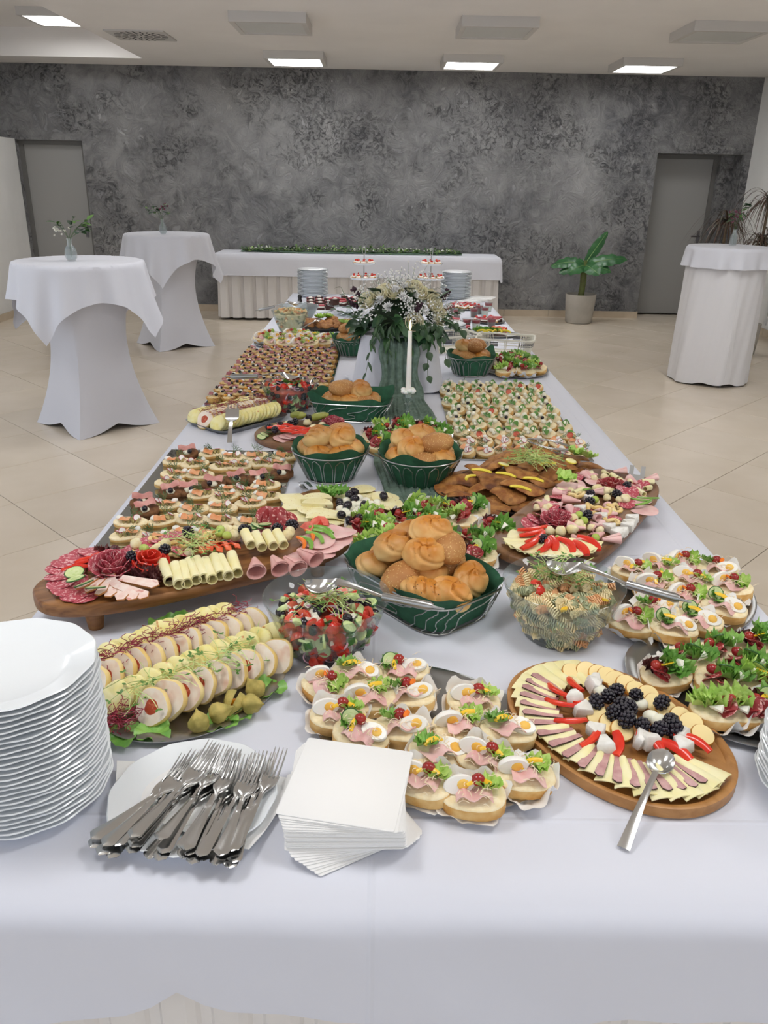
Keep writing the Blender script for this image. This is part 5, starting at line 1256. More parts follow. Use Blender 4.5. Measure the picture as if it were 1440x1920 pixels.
for k in range(110):
    x, y, z = in_bowl(R, PR, PRB, PH_, PL, False); q = R.choice((0, 0, 0, 1, 2))
    thing('fusilli_pasta', FUSM[q], ('pale yellow', 'orange', 'green')[q]+' pasta spiral on top of the pasta salad bowl', 'pasta', (PC[0]+x, PC[1]+y, T+z+.006*R.random()), (R.uniform(0, 6), R.uniform(-.5, .5), R.uniform(0, 6)), R.uniform(.9, 1.1), 'pasta spirals in the salad')
for k in range(9):
    x, y, z = in_bowl(R, PR, PRB, PH_, PL, False)
    if k % 3: thing('pepper_piece', PEPCH, 'yellow pepper piece on top of the pasta salad', 'pepper', (PC[0]+x, PC[1]+y, T+z+.01), (rr(-.5, .5), rr(-.5, .5), rr(0, 6)), 1, 'yellow pepper in the pasta salad')
    else: thing('tomato_chunk', TOMCH, 'red tomato chunk on top of the pasta salad', 'tomato', (PC[0]+x, PC[1]+y-.03, T+z+.008), (rr(0, 6), rr(0, 6), rr(0, 6)), .9, 'tomato in the pasta salad')
thing('green_sprouts', strands(90, [(.345, 1.455, T+.122), (.405, 1.44, T+.122)], .013, .05, .0008, [SPROUT, HERB], 12, .4, leaf=.8), 'heap of green sprouts on the pasta salad', 'sprouts', kind='stuff')
ladle((.485, 1.380, T+.138), (0, .13, radians(-20)), 'steel serving spoon with a tube handle across the pasta salad', 1.1)
# ================================================================== long footed board with cold cuts
BLC = (-.383, 1.60); BLA = radians(30); BLZ = .048
brd = board(.352, .122, .026, WOODA, 2.7); ftm = MB().add(lathe([(0, 0), (.015, 0), (.019, .03), (.024, .05), (0, .05)], 14)).mesh('board_foot', WOODA)
thing('serving_board', [P('board_top', brd, (0, 0, BLZ-.002))]+[P('board_foot', ftm, (x, y, 0)) for x in (-.25, .25) for y in (-.06, .06)], 'long acacia board on four feet laden with cold cuts and cheese rolls', 'serving board', (BLC[0], BLC[1], T), (0, 0, BLA))
BT = T+BLZ+.024     # top of the board
G1 = ' on the long footed board'
SALD = disc(.0275, .0016, SALAMIP, wob=.0015, n=24)
for k, (x, y) in enumerate(BL_SAL+[(x+.022, y+.02) for x, y in BL_SAL[1:8]]): thing('salami_slice', SALD, 'round salami slice fanned around the end of the footed board', 'salami', (x+.008, y+.004, BT+.003+.0018*(k % 10)), (rr(-.1, .1), rr(-.1, .1), rr(0, 6)), 1, 'salami fan'+G1)
CUCM = cuc_slice(.0165, .003)
for k, (x, y) in enumerate(BL_CUC): thing('cucumber_slice', CUCM, 'cucumber slice beside the salami rose on the footed board' if k < 4 else 'cucumber slice beside the blackberries on the footed board', 'cucumber', (x, y, BT+.024 if k < 4 else BT+.03), (rr(.15, .45), rr(-.2, .2), rr(0, 6)), (1.25, .9, 1) if k < 4 else 1, 'cucumber'+G1)
BACM = MB(); vf = prism([(-.036, -.006), (.03, -.010), (.038, .0), (.03, .010), (-.034, .008)], 0, .003, .0006); BACM.add(vf, m=1); BACM.mi[-1] = 0; BACM = BACM.mesh('bacon_slice', [mat('bacon_meat', '#EBC8BC', '#F3E0D6', sc=60, rough=.4, c3='#D59488', sc3=50), mat('bacon_rind', '#B9793F', rough=.5)])
for k, (x, y) in enumerate(BL_BAC): thing('bacon_slice', BACM, 'thin smoked bacon slice fanned below the salami rose', 'bacon', (x+.014, y-.024, BT+.006+.002*k), (.25, 0, radians(-115+14*k)), 1.25, 'bacon'+G1)
thing('salami_rose', SALROSE, 'large salami rose on the footed board', 'salami', (BL_ROSE[0][0], BL_ROSE[0][1], BT+.004), (.15, 0, .4), 1.05)
thing('tomato_rose', TOMROSE, 'red tomato peel rose beside the salami rose', 'tomato', (BL_ROSE[1][0], BL_ROSE[1][1], BT+.006), (.2, 0, 1), 1.2)
for k, (x, y) in enumerate(BL_ROSE[2:]): thing('salami_slice', disc(.027, .0016, SALAMI, wob=.008, seed=k, n=24), 'dark salami slice standing folded behind the blackberries', 'salami', (x, y-.01, BT+.03), (1.0, 0, .4*k), 1, 'dark salami'+G1)
for k in range(3): thing('salami_slice', disc(.025, .0016, SALAMI, wob=.008, seed=k+2, n=24), 'dark salami slice standing folded behind the blackberries', 'salami', (-.215-.02*k, 1.765+.004*k, BT+.026), (.8, .2, .5*k), 1, 'dark salami'+G1)
for k, (x, y) in enumerate(BL_DARK): thing('lollo_leaf', frill(.024, .006, 2, LETT[2], seed=k+20, waves=10), 'dark red curly lettuce tuft on the footed board', 'lettuce', (x, y, BT+.006), (.3, 0, k), 1, 'dark lettuce'+G1)
for k, (x, y) in enumerate(BL_CROLL): thing('cheese_roll', CROLL, 'rolled yellow cheese slice in the row on the footed board', 'cheese roll', (x+.015, y-.046, BT+.004), (0, -.05, radians(112+rr(-4, 4))), (1.25, 1.15, 1.15), 'cheese rolls'+G1)
for k, (x, y) in enumerate(BL_CROLL2): thing('cheese_roll', CROLL2, 'short yellow cheese roll beneath the cucumber slices', 'cheese roll', (x+.004, y-.02, BT+.018), (0, -.1, radians(112)), 1.3, 'short cheese rolls'+G1)
for k, (x, y) in enumerate(BL_CONE): thing('ham_cone', HCONE, 'rolled ham cone next to the cheese rolls', 'ham', (x+.014, y-.008, BT+.004), (.3, 0, radians(-78+10*k)), 1.3, 'ham cones'+G1)
HAMD_ = disc(.043, .0016, HAM, wob=.003, n=26)
for k, (x, y) in enumerate(BL_HAM): thing('ham_slice', HAMD_, 'large round pink ham slice at the end of the footed board', 'ham', (x-.004, y-.004, BT+.003+.002*k), (rr(-.08, .08), rr(-.08, .08), k), 1, 'round ham'+G1)
GPS = strip(.062, .012, .006, GPEP, flat=.6); OPS = strip(.055, .010, .005, OPEP, flat=.6); RPS2 = strip(.055, .006, .006, RPEP, flat=.6)
for k, (x, y) in enumerate(BL_GPEP): thing('pepper_strip', GPS, 'green pepper strip curving over the round ham', 'pepper', (x, y, BT+.022), (.2, .1, radians(-62+14*k)), 1, 'green pepper'+G1)
for k, (x, y) in enumerate(BL_OPEP): thing('pepper_strip', OPS if k < 2 else RPS2, 'orange pepper strip curving over the round ham' if k < 2 else 'red pepper strip beside the salami fan', 'pepper', (x, y, BT+.022), (.2, .1, radians(-70 if k < 2 else 10+12*k)), 1, 'pepper strips'+G1)
TW = wedge(.024, .026, 0, [TOM, TOMF])
for k, (x, y) in enumerate(BL_TOMW): thing('tomato_wedge', TW, 'ripe tomato wedge behind the green pepper strips', 'tomato', (x, y, BT+.016), (1.5, 0, .6*k), 1, 'tomato wedges'+G1)
berries(BL_BER, BT+.034, 'single blackberry on the long footed board', 'blackberries'+G1, 1.15)
for k, (x, y) in enumerate(BL_GRAPE): thing('grape', GRP, 'green grape in the cluster beside the blackberry' if k < 3 else 'single green grape by the tomato rose', 'grape', (x, y, BT+.034), (rr(0, 3), 0, rr(0, 6)), 1.1, 'grapes'+G1)
CURD = MB().add(ball(12, 9, lambda d: 1+.25*nz(d, 3.5, 2)), X(sc=(.014, .012, .011))).mesh('cheese_nugget', [mat('curd_cheese', '#F1E6C2', '#E9D8A0', sc=60, rough=.6)])
for k, (x, y) in enumerate(BL_WHITE): thing('cheese_nugget', CURD, 'pale lumpy cheese nugget among the fruit on the footed board', 'cheese', (x, y, BT+.022), (rr(0, 3), rr(0, 3), rr(0, 6)), 1.1, 'cheese nuggets'+G1)
TSTR = wavy(.05, .016, .004, 2, mat('tomato_strip', '#E2512E', '#F07A50', sc=40, rough=.3), th=.003, arch=.004)
for k, (x, y) in enumerate(BL_TSTR): thing('tomato_strip', TSTR, 'orange red tomato strip lying above the cheese rolls', 'tomato', (x, y-.008, BT+.028), (.3, .1, radians(100+8*k)), 1, 'tomato strips'+G1)
KNT = MB().add(tube([(.018*cos(t)*(1+.3*cos(3*t)), .014*sin(t)*(1+.3*cos(3*t)), .004*sin(3*t)) for t in [i*.2617 for i in range(24)]], .0048, 7, closed=True)).mesh('string_cheese', mat('smoked_string', '#E8C272', '#F2DBA0', sc=40, rough=.5))
for k, (x, y) in enumerate(BL_KNOT): thing('string_cheese', KNT, 'knotted smoked string cheese behind the cheese rolls', 'cheese', (x, y, BT+.014), (.3, .2, k), 1.1, 'string cheese'+G1)
for k in range(16):
    f = k/15; x, y = L2W(BLC, BLA, -.16+.30*f+rr(-.01, .01), .045+rr(-.02, .03))
    q = k % 3; thing(('salami_slice', 'cheese_nugget', 'string_cheese')[q], (SALD, CURD, KNT)[q], ('small salami slice behind the cheese rolls', 'cheese nugget behind the cheese rolls', 'cheese knot behind the cheese rolls')[q], ('salami', 'cheese', 'cheese')[q], (x, y, BT+.010), (rr(.2, .6), 0, rr(0, 6)), .85, ('salami', 'nuggets', 'knots')[q]+' behind the cheese rolls')
for k in range(12): thing('salami_slice', SALD, 'round salami slice fanned around the end of the footed board', 'salami', (-.60+.012*k, 1.585+.008*k, BT+.004+.0015*k), (.2, 0, k), 1, 'salami fan'+G1)
thing('green_sprouts', strands(70, [(-.455, 1.62, BT+.034), (-.39, 1.65, BT+.034), (-.40, 1.56, BT+.032)], .012, .05, .0007, [SPROUT, HERB], 41, .35, leaf=.5), 'pale sprouts scattered over the cheese rolls of the footed board', 'sprouts', kind='stuff')
# ================================================================== mirror tray with dill canapes
def mirror_tray(x, y, sx, sy, lab, rz=0):
    mb = MB(); mb.add(box(sx, sy, .003, (0, 0, .0035))); bk = MB(); bk.add(box(sx-.004, sy-.004, .002, (0, 0, .001)))
    thing('mirror_tray', [P('mirror_plate', mb.mesh('mirror', MIRROR, False)), P('backing', bk.mesh('backing', BLACKT, False))], lab, 'tray', (x, y, T+.001), (0, 0, rz))
mirror_tray(-.483, 2.18, .425, .79, 'rectangular mirror tray of dill canapes behind the long footed board')
R = random.Random(17)
DV = ['salmon and dill canape with radish on the mirror tray', 'salmon and dill canape with two radish slices on the mirror tray']
for k, (x, y) in enumerate(DILL_POS):
    if y > 2.56 or y < 1.79: y = min(max(y, 1.82), 2.545)
    v = R.randrange(5)
    thing('canape', DILLC[v], DV[v % 2], 'canape', (max(-.655, min(-.305, x)), y, T+.008), (.35, R.uniform(-.1, .1), R.uniform(-.1, .45)), .98, 'dill canapes on the mirror tray')
for k, (x, y) in enumerate(OLIVE_POS): thing('canape', OLIVEC[k % 3], 'dark bread canape with ham roll and black olive on the mirror tray', 'canape', (max(-.66, x), min(y, 2.54), T+.008), (.35, 0, R.uniform(.1, .5)), 1.05, 'olive canapes on the mirror tray')
# mirror tray with mozzarella canapes
mirror_tray(.492, 3.055, .455, 1.07, 'long mirror tray of mozzarella and basil canapes')
for j in range(10):
    for i in range(7):
        x = .305+.0635*i+R.uniform(-.006, .006)+(.012 if j % 2 else -.006); y = 2.565+.104*j+R.uniform(-.008, .008); v = R.randrange(6)
        if j < 2: thing('canape', RADC[(i+j) % 3], 'salmon and radish canape in the front rows of the long mirror tray', 'canape', (x, y, T+.008), (.45, 0, radians(-58)+R.uniform(-.2, .2)), 1.05, 'radish canapes on the long mirror tray')
        else: thing('canape', MOZZC[v], ('mozzarella and basil canape with tomato on the long mirror tray' if v == 0 else 'mozzarella and basil canape with olive on the long mirror tray' if v == 1 else 'mozzarella and basil canape on the long mirror tray'), 'canape', (x, y, T+.008), (.45, 0, radians(-50)+R.uniform(-.4, .4)), 1.05, 'mozzarella canapes on the long mirror tray')
# tartlet tray
mirror_tray(-.457, 3.72, .50, 1.10, 'long mirror tray packed with olive tartlets')
for j in range(17):
    for i in range(8):
        x = -.675+.062*i+(.03 if j % 2 else 0); y = 3.215+.064*j
        if x > -.215 or math.hypot(x+.355, y-3.13) < .15: continue
        v = R.randrange(5)
        thing('tartlet', TARTS[v], 'small ham tartlet with black olive and orange piece on the tray' if v % 2 else 'small ham tartlet with black olive and egg on the tray', 'tartlet', (x+R.uniform(-.004, .004), y+R.uniform(-.004, .004), T+.006), (0, 0, R.uniform(0, 6)), 1.4, 'tartlets on the long mirror tray')
# ================================================================== round cheese platter with olives
CCC = (-.10, 2.045)
thing('serving_board', board(.168, .178, .014, WOODB, 2.0), 'round wooden platter of cheese slices, mozzarella and black olives', 'serving board', (CCC[0], CCC[1], T))
CSL = wavy(.105, .062, .0015, 1.5, CHEESEH, th=.0022, arch=.004); CSM = disc(.036, .003, CHEESEH, wob=.002); CHALF = MB().add(prism([(.036*cos(a), .026*sin(a)) for a in [pi*i/10 for i in range(11)]], 0, .012, .0015)).mesh('cheese_half', [CHEESEH])
for k, (x, y) in enumerate(CC_CH): thing('cheese_slice', CSL if k % 2 else CSM, 'pale herb cheese slice overlapping on the round olive platter', 'cheese slice', (x+.012, y, T+.016+.0028*k), (rr(-.05, .05), rr(-.05, .05), k*.7), 1, 'cheese on the olive platter')
for k, (x, y) in enumerate(CC_CH2): thing('cheese_slice', CSM, 'thick speckled cheese round behind the olives', 'cheese slice', (x-.012, y-.018, T+.016+.003*k), (rr(-.1, .1), rr(-.1, .1), k), 1.1, 'cheese rounds on the olive platter')
for k, (x, y) in enumerate([(-.165, 2.03), (-.16, 1.99)]): thing('cheese_half', CHALF, 'thick half-moon cheese piece beside the olives', 'cheese', (x, y, T+.038), (.2, 0, .2-.3*k), 1.2, 'half-moon cheese on the olive platter')
for k, (x, y) in enumerate(CC_OLIVE): thing('olive', OLVB, 'large black olive on the round cheese platter', 'olive', (x, y-.01, T+.050 if k < 9 else T+.036), (rr(.8, 2), rr(-.5, .5), rr(0, 6)), 1.1, 'olives on the cheese platter')
for k, (x, y) in enumerate(CC_MOZZ+[(-.07, 2.0), (-.05, 1.985), (-.03, 2.04)]): thing('mozzarella_ball', MZ1, 'white mozzarella ball between the black olives', 'cheese', (x, y-.006, T+.036), (0, 0, rr(0, 6)), 1.15, 'mozzarella on the olive platter')
for k, (x, y) in enumerate(CC_LEAF): thing('lettuce_leaf', frill(.026, .007, 3, LETT[1] if k < 3 else LETT[0], seed=k+60, waves=12), 'curly parsley tuft on the round olive platter' if k < 3 else 'pale lettuce tuft beside the olive platter', 'lettuce', (x, y, T+.034), (.2, 0, k), 1, 'greens on the olive platter')
thing('serving_tongs', [P('tong_arm', MB().add(sheet(14, 3, lambda u, v: (-.10+.2*u, (v-.5)*(.012+.012*u), .03+s*(.004+.012*sin(u*pi))), .0015)).mesh('tong_arm', STEEL)) for s in (1, -1)], 'small steel tongs standing at the back of the olive platter', 'tongs', (-.205, 2.17, T+.012), (0, .25, 1.9), .7)
# ================================================================== board with roses, camembert and cold cuts
BRC = (.553, 1.985); BRA = radians(57)
thing('serving_board', [P('board_top', board(.375, .145, .022, WOODC, 3.4), (0, 0, .024))]+[P('board_foot', ftm, (x, y, 0), (0, 0, 0), (.8, .8, .5)) for x in (-.26, .26) for y in (-.095, -.04)], 'long walnut board with two salami roses and camembert slices', 'serving board', (BRC[0], BRC[1], T), (0, 0, BRA))
RT = T+.046; G2 = ' on the walnut board'
for k in range(17):
    a = radians(150+k*11.5); c0 = (.425, 1.765); x, y = c0[0]+.045*cos(a), c0[1]+.040*sin(a)
    thing('cheese_slice', FAN[k % 3], 'yellow cheese slice fanned around the end of the walnut board', 'cheese slice', (x, y, RT+.002+.0008*k), (0, -.03, a), (.95 if math.sin(a) < .1 else .8, .95, 1), 'cheese fan'+G2)
for k, (x, y) in enumerate(BR_PEP): a = atan2(y-1.80, x-.43); thing('pepper_strip', RPS[k % 2], 'red pepper strip over the cheese fan of the walnut board', 'pepper', (x, y, RT+.024), (.2, .12, a+rr(-.2, .2)), 1.35, 'red pepper'+G2)
thing('salami_rose', SALROSE, 'deep pink salami rose in the middle of the walnut board', 'salami', (BR_ROSE[0][0], BR_ROSE[0][1], RT+.002), (.1, 0, 0), .95)
thing('salami_rose', SALROSE2, 'dark salami rose at the far end of the walnut board', 'salami', (BR_ROSE[1][0], BR_ROSE[1][1], RT+.002), (.1, 0, 0), 1.05)
berries(BR_BER, RT+.024, 'single blackberry on the walnut board', 'blackberries'+G2, 1.15)
for k, (x, y) in enumerate(BR_WHITE): thing('cheese_nugget', CURD, 'pale round cheese nugget beside a salami rose', 'cheese', (x, y, RT+.018), (rr(0, 3), 0, rr(0, 6)), 1.1, 'cheese nuggets'+G2)
for k, (x, y) in enumerate(BR_GRAPE): thing('grape', GRP, 'green grape half hidden among the cold cuts of the walnut board', 'grape', (x, y, RT+.022), (0, 0, rr(0, 6)), 1.1, 'grapes'+G2)
CAMS = MB().add(prism([(0, -.003), (.03, -.013), (.033, 0), (.03, .013), (0, .003)], 0, .02, .002)).mesh('camembert_wedge', RIND)
for k, (x, y) in enumerate(BR_CAM): thing('camembert_wedge', CAMS, 'camembert wedge standing in the row along the board edge' if k < 5 else 'white cheese wedge among the ham folds', 'cheese', (x-.014, y, RT+.004), (rr(.1, .4), -.1, radians(-35)+rr(-.2, .2)), 1, 'camembert'+G2)
for k, (x, y) in enumerate(BR_CONE): thing('ham_cone', HCONEL if k % 3 else HCONE, 'folded ham cone lying on the walnut board', 'ham', (x-.01, y, RT+.003), (.3, 0, rr(0, 6.28)), 1, 'ham cones'+G2)
for k, (x, y) in enumerate(BR_SALS): thing('salami_slice', SALD, 'salami slice tucked under the herbs of the walnut board', 'salami', (x, y, RT+.006+.002*k), (.4, .2, k), .9, 'salami'+G2)
for k, (x, y) in enumerate(BR_GP): thing('pepper_strip', GPS, 'green pepper strip near the dark salami rose', 'pepper', (x, y, RT+.016), (.2, .1, 2.4+.4*k), .9, 'green pepper'+G2)
for k, (x, y) in enumerate(BR_HAM): thing('ham_slice', HAMD_, 'round ham slice under the far salami rose', 'ham', (min(x, .735)-.012, y-.01, RT+.002+.0018*k), (rr(-.1, .1), rr(-.1, .1), k), .85, 'round ham'+G2)
for k, (x, y) in enumerate(BR_OR): thing('string_cheese', KNT, 'orange smoked cheese knot in the middle of the walnut board', 'cheese', (x, y, RT+.014), (.3, .2, k), 1.15, 'string cheese'+G2)
for k in range(64):
    x, y = L2W(BRC, BRA, rr(-.15, .33), rr(-.10, .11)); q = k % 4
    nme, me, cat, lb, z = [('salami_slice', SALD, 'salami', 'small salami slice between the cheese knots', .008), ('ham_cone', HCONEL, 'ham', 'small ham fold between the cheese knots', .005), ('cheese_nugget', CURD, 'cheese', 'small cheese nugget between the ham folds', .014), ('cheese_roll', CROLL2, 'cheese roll', 'short cheese roll between the ham folds', .006)][q]
    thing(nme, me, lb+G2, cat, (x, y, RT+z), (rr(0, .5), rr(-.2, .2), rr(0, 6)), .85, lb.split(' between')[0]+' pieces'+G2)
thing('steel_server', MB().add(prism([(0, 0), (.05, 0), (.05, .05), (.036, .05), (.036, .02), (.014, .02), (.014, .05), (0, .05)], 0, .002)).mesh('steel_server', STEELB, False), 'forked steel cake server standing up at the end of the walnut board', 'server', (.745, 2.235, T+.045), (1.0, 0, -.35), .9)
# ================================================================== fried cutlets
SCC = (.435, 2.285); SCA = radians(50)
def rect_tray(sx, sy, h, m):
    o = oval(sx/2, sy/2, 48, 7); v = []; f = []; n = len(o)
    rings = [(0, .90), (h, 1), (h, .985), (.003, .885), (.003, .4), (.003, .0)]
    for z, k in rings:
        for x, y in o: v.append((x*k, y*k, z))
    for l in range(len(rings)-1):
        for i in range(n): j = (i+1) % n; f.append((l*n+i, l*n+j, (l+1)*n+j, (l+1)*n+i))
    f.append(tuple(range(n-1, -1, -1))); return MB().add((v, f))
hdl = MB()
for s in (-1, 1): hdl.add(tube([(s*.25, -.05, .02), (s*.285, -.05, .03), (s*.285, .05, .03), (s*.25, .05, .02)], .004, 6))
thing('serving_tray', [P('tray_pan', rect_tray(.52, .30, .022, BLACKT).mesh('tray_pan', BLACKT)), P('tray_handle', hdl.mesh('tray_handle', BLACKT))], 'black tray with handles piled with fried breaded cutlets', 'tray', (SCC[0], SCC[1], T), (0, 0, SCA))
def cutlet(seed):
    def fn(d):
        t = atan2(d.y, d.x); return 1+.16*sin(2*t+seed)+.10*sin(3*t+seed*2)+.08*nz(d, 4, seed)
    mb = MB(); vf = ball(26, 12, fn, (.058, .036, .0080)); vs = [(x, y, z+.006*sin(x*40+seed)-4.5*y*y-1.2*x*x) for x, y, z in vf[0]]; mb.add((vs, vf[1])); return mb.mesh('cutlet', SCHN)
CUTS = [cutlet(s) for s in range(5)]
def cutlets(lst, z, label, grp, az, sc=1, seed=0):
    R = random.Random(seed)
    for k, (x, y) in enumerate(lst): thing('fried_cutlet', CUTS[R.randrange(5)], label, 'cutlet', (x, y, z+.012*R.random()), (R.uniform(.3, .75), R.uniform(-.25, .25), az+R.uniform(-.45, .45)), sc*R.uniform(.85, 1.05), grp)
RS = random.Random(6)
for lay, (z, m) in enumerate(((.022, .25), (.042, .235), (.062, .19), (.080, .12))):
    for j in range(9):
        for i in range(8):
            x = .16+.098*i+(.049 if (j+lay) % 2 else 0)+RS.uniform(-.016, .016); y = 2.0+.066*j+.02*lay+RS.uniform(-.014, .014)
            lx = (x-SCC[0])*cos(SCA)+(y-SCC[1])*sin(SCA); ly = -(x-SCC[0])*sin(SCA)+(y-SCC[1])*cos(SCA)
            if abs(lx) > m or abs(ly) > m*.55: continue
            thing('fried_cutlet', CUTS[RS.randrange(5)], 'crisp fried breaded cutlet on top of the black tray' if lay > 1 else 'fried breaded cutlet in the lower layers of the black tray', 'cutlet', (x, y, T+z+RS.uniform(0, .006)), (RS.uniform(-.15, .35), RS.uniform(-.22, .22), RS.uniform(-.5, .5)), RS.uniform(.82, 1.05), 'cutlets on the black tray')
LSL = MB().add(prism([(0, 0)]+[(.02*cos(a), .02*sin(a)) for a in [pi*i/10 for i in range(11)]], 0, .004, .0005)); LSLM = MB(); LSLM.v = LSL.v; LSLM.f = LSL.f; LSLM.mi = [0]*len(LSL.f); LSLM = LSLM.mesh('lemon_slice', LEMF)
LWD = strip(.058, .008, .0055, LEMON, flat=.8)
for k, (x, y) in enumerate(SCH_LEM): thing('lemon_wedge', LWD if k < 6 else disc(.017, .004, [LEMF, LEMON]), 'narrow lemon wedge between the fried cutlets' if k < 6 else 'round lemon slice on the fried cutlets', 'lemon', (x, y+.015, T+.092), (.2, .1, (1.0, -.3, -.2, -.3, -.1, .5, .4, 1.3, 0)[k]), 1, 'lemon on the black tray')
thing('green_sprouts', strands(130, [(.425, 2.235, T+.104), (.50, 2.235, T+.104)], .014, .055, .0008, [SPROUT, HERB], 51, .4, leaf=.4), 'heap of pale sprouts on the fried cutlets', 'sprouts', kind='stuff')
for k, (x, y) in enumerate([(.53, 2.13), (.61, 2.36), (.64, 2.33)]): thing('lettuce_leaf', frill(.028, .005, 2, LETT[0], seed=k+80, waves=6), 'pale green lettuce leaf garnishing the fried cutlets', 'lettuce', (x, y, T+.080), (.3, 0, k), 1, 'lettuce on the black tray')
thing('serving_tongs', [P('tong_arm', MB().add(sheet(14, 3, lambda u, v: (-.09+.18*u, (v-.5)*(.014+.016*u), s*(.004+.012*sin(u*pi))), .0015)).mesh('tong_arm', STEEL)) for s in (1, -1)], 'steel tongs lying on the fried cutlets beside the long mirror tray', 'tongs', (.545, 2.43, T+.090), (0, .1, -.3), .8)
# ================================================================== bread baskets
def basket(cx, cy, rz, a, b, pw, h, k, lab, nlab, rlab, grp, seed, rolls, style='loop', flare=.012, dark=None):
    R = random.Random(seed); parts = []
    def ring(s, z, r): return MB().add(tube([(x*s, y*s, z) for x, y in oval(a, b, 56, pw)], r, 6, closed=True))
    parts.append(P('rim_wire', ring(1, h, .0022).mesh('rim_wire', WIREM))); parts.append(P('base_wire', ring(k, .003, .002).mesh('base_wire', WIREM)))
    gb = MB()
    for q in range(-3, 4):
        xx = a*k*q/3.6; yy = b*k*(max(0, 1-abs(q/3.6)**pw))**(1/pw); gb.add(tube([(xx, -yy, .003), (xx, yy, .003)], .0013, 4))
    parts.append(P('base_grid', gb.mesh('base_grid', WIREM)))
    o = oval(a, b, 160, pw); n = 18 if pw < 3 else 22
    def at(f, t):
        x, y = o[int(f*160) % 160]; s = k+(1-k)*t; return (x*s*1.012, y*s*1.012, .003+(h-.003)*t)
    for q in range(n):
        f0 = q/n; w_ = 1/n
        if style == 'loop': pts = [at(f0+w_*(.10), 0), at(f0+w_*.12, .6)]+[at(f0+w_*(.5-.38*cos(pi*i/6)), .6+.32*sin(pi*i/6)) for i in range(7)]+[at(f0+w_*.90, 0)]
        else:
            pts = []
            for i in range(15):
                t = i/14; pts.append(at(f0+w_*(.2+1.3*t+.22*sin(t*9)), min(1, .02+t*.98)))
        parts.append(P('wire_loop', MB().add(tube(pts, .0013, 5)).mesh('wire_loop', WIREM)))
    thing('wire_basket', parts, lab, 'basket', (cx, cy, T+.001), (0, 0, rz))
    def lf(u, v):
        t = 2*pi*u; i = u*160; x0, y0 = o[int(i) % 160]; x1, y1 = o[(int(i)+1) % 160]; fr = i-int(i); x, y = x0+(x1-x0)*fr, y0+(y1-y0)*fr
        cor = max(0, cos(2*t+.6+seed))**3
        if v < .35: s = .96*k*v/.35; z = .006
        elif v < .8: q = (v-.35)/.45; s = .965*(k+(1-k)*q); z = .006+(h-.006)*q
        else: q = (v-.8)/.2; s = .965+(.05+.10*cor)*q+.012*sin(9*t+seed)*q; z = h+(flare+.022*cor+.006*sin(7*t+seed))*q
        fold = .012*sin(11*t+seed*2)*max(0, v-.35)
        return (x*(s-fold), y*(s-fold), z)
    thing('green_napkin', MB().add(grid(96, 20, lf, wu=True)).mesh('green_napkin', GREENNAP), nlab, 'napkin', (cx, cy, T+.002), (0, 0, rz))
    for (lx, ly, z, i, az, tl) in rolls:
        x, y = L2W((cx, cy), rz, lx, ly); put_roll(i, (x, y, T+z), (tl+R.uniform(-.15, .15), R.uniform(-.25, .25), az+rz), rlab % ('sesame-crusted brown' if ROLLS[i][0] == 'seed' else 'golden plaited' if ROLLS[i][0] == 'knot' else 'golden caraway'), grp, 1.02)
def heap(a, b, seed, n1, n2, z1=.066, z2=.105, types=(0, 1, 2, 3, 4, 5)):
    R = random.Random(seed); o = []
    for k in range(n1): t = 6.283*k/n1+R.uniform(-.2, .2); o.append((a*.57*cos(t), b*.57*sin(t), z1+R.uniform(0, .008), types[k % len(types)], atan2(b*cos(t), -a*sin(t)), R.uniform(-.2, .2)))
    o.append((0, 0, z1+.01, types[0], 0, 0))
    for k in range(n2): t = 6.283*k/n2+.9+R.uniform(-.3, .3); o.append((a*.33*cos(t), b*.33*sin(t), z2+R.uniform(.004, .014), types[(k+1) % len(types)], R.uniform(0, 3.1), R.uniform(-.3, .3)))
    return o
near_rolls = []
for x, y, z, i, az, tl in [(.0, 1.555, .845, 0, .5, .1), (.028, 1.60, .850, 1, .4, 0), (.055, 1.645, .85, 4, .5, 0), (.115, 1.625, .85, 0, 1.0, 0), (.052, 1.495, .845, 2, .9, .1), (.158, 1.565, .850, 2, 1.3, .2), (.198, 1.495, .845, 4, 1.35, .2), (.10, 1.44, .840, 3, -.5, .2), (.152, 1.435, .842, 1, -.7, .2), (.11, 1.52, .845, 1, .2, 0),
                           (.082, 1.605, .898, 4, .3, .2), (.100, 1.515, .892, 0, -.3, .35), (.155, 1.545, .895, 5, 1.5, .5), (.035, 1.555, .892, 1, .8, .2), (.115, 1.565, .925, 0, .2, .2)]:
    dx, dy, q = x-.098, y-1.55, radians(130); near_rolls.append((dx*cos(q)+dy*sin(q), -dx*sin(q)+dy*cos(q), z-T, i, az-q, tl))
basket(.098, 1.55, radians(130), .168, .112, 4.5, .075, .84, 'rectangular silver wire basket of rolls between the two large salad bowls', 'dark green napkin lining the roll basket between the large salad bowls', '%s roll in the basket between the salad bowls', 'rolls between the salad bowls', 1, near_rolls, 'curl')
basket(-.145, 2.345, 0, .118, .118, 2.0, .092, .64, 'round wire basket of golden rolls beside the dill canape mirror', 'dark green napkin lining the round basket beside the dill canapes', '%s roll in the basket beside the dill canapes', 'rolls beside the dill canapes', 2, heap(.118, .118, 5, 6, 4, .088, .122, (0, 2, 4, 3, 1)))
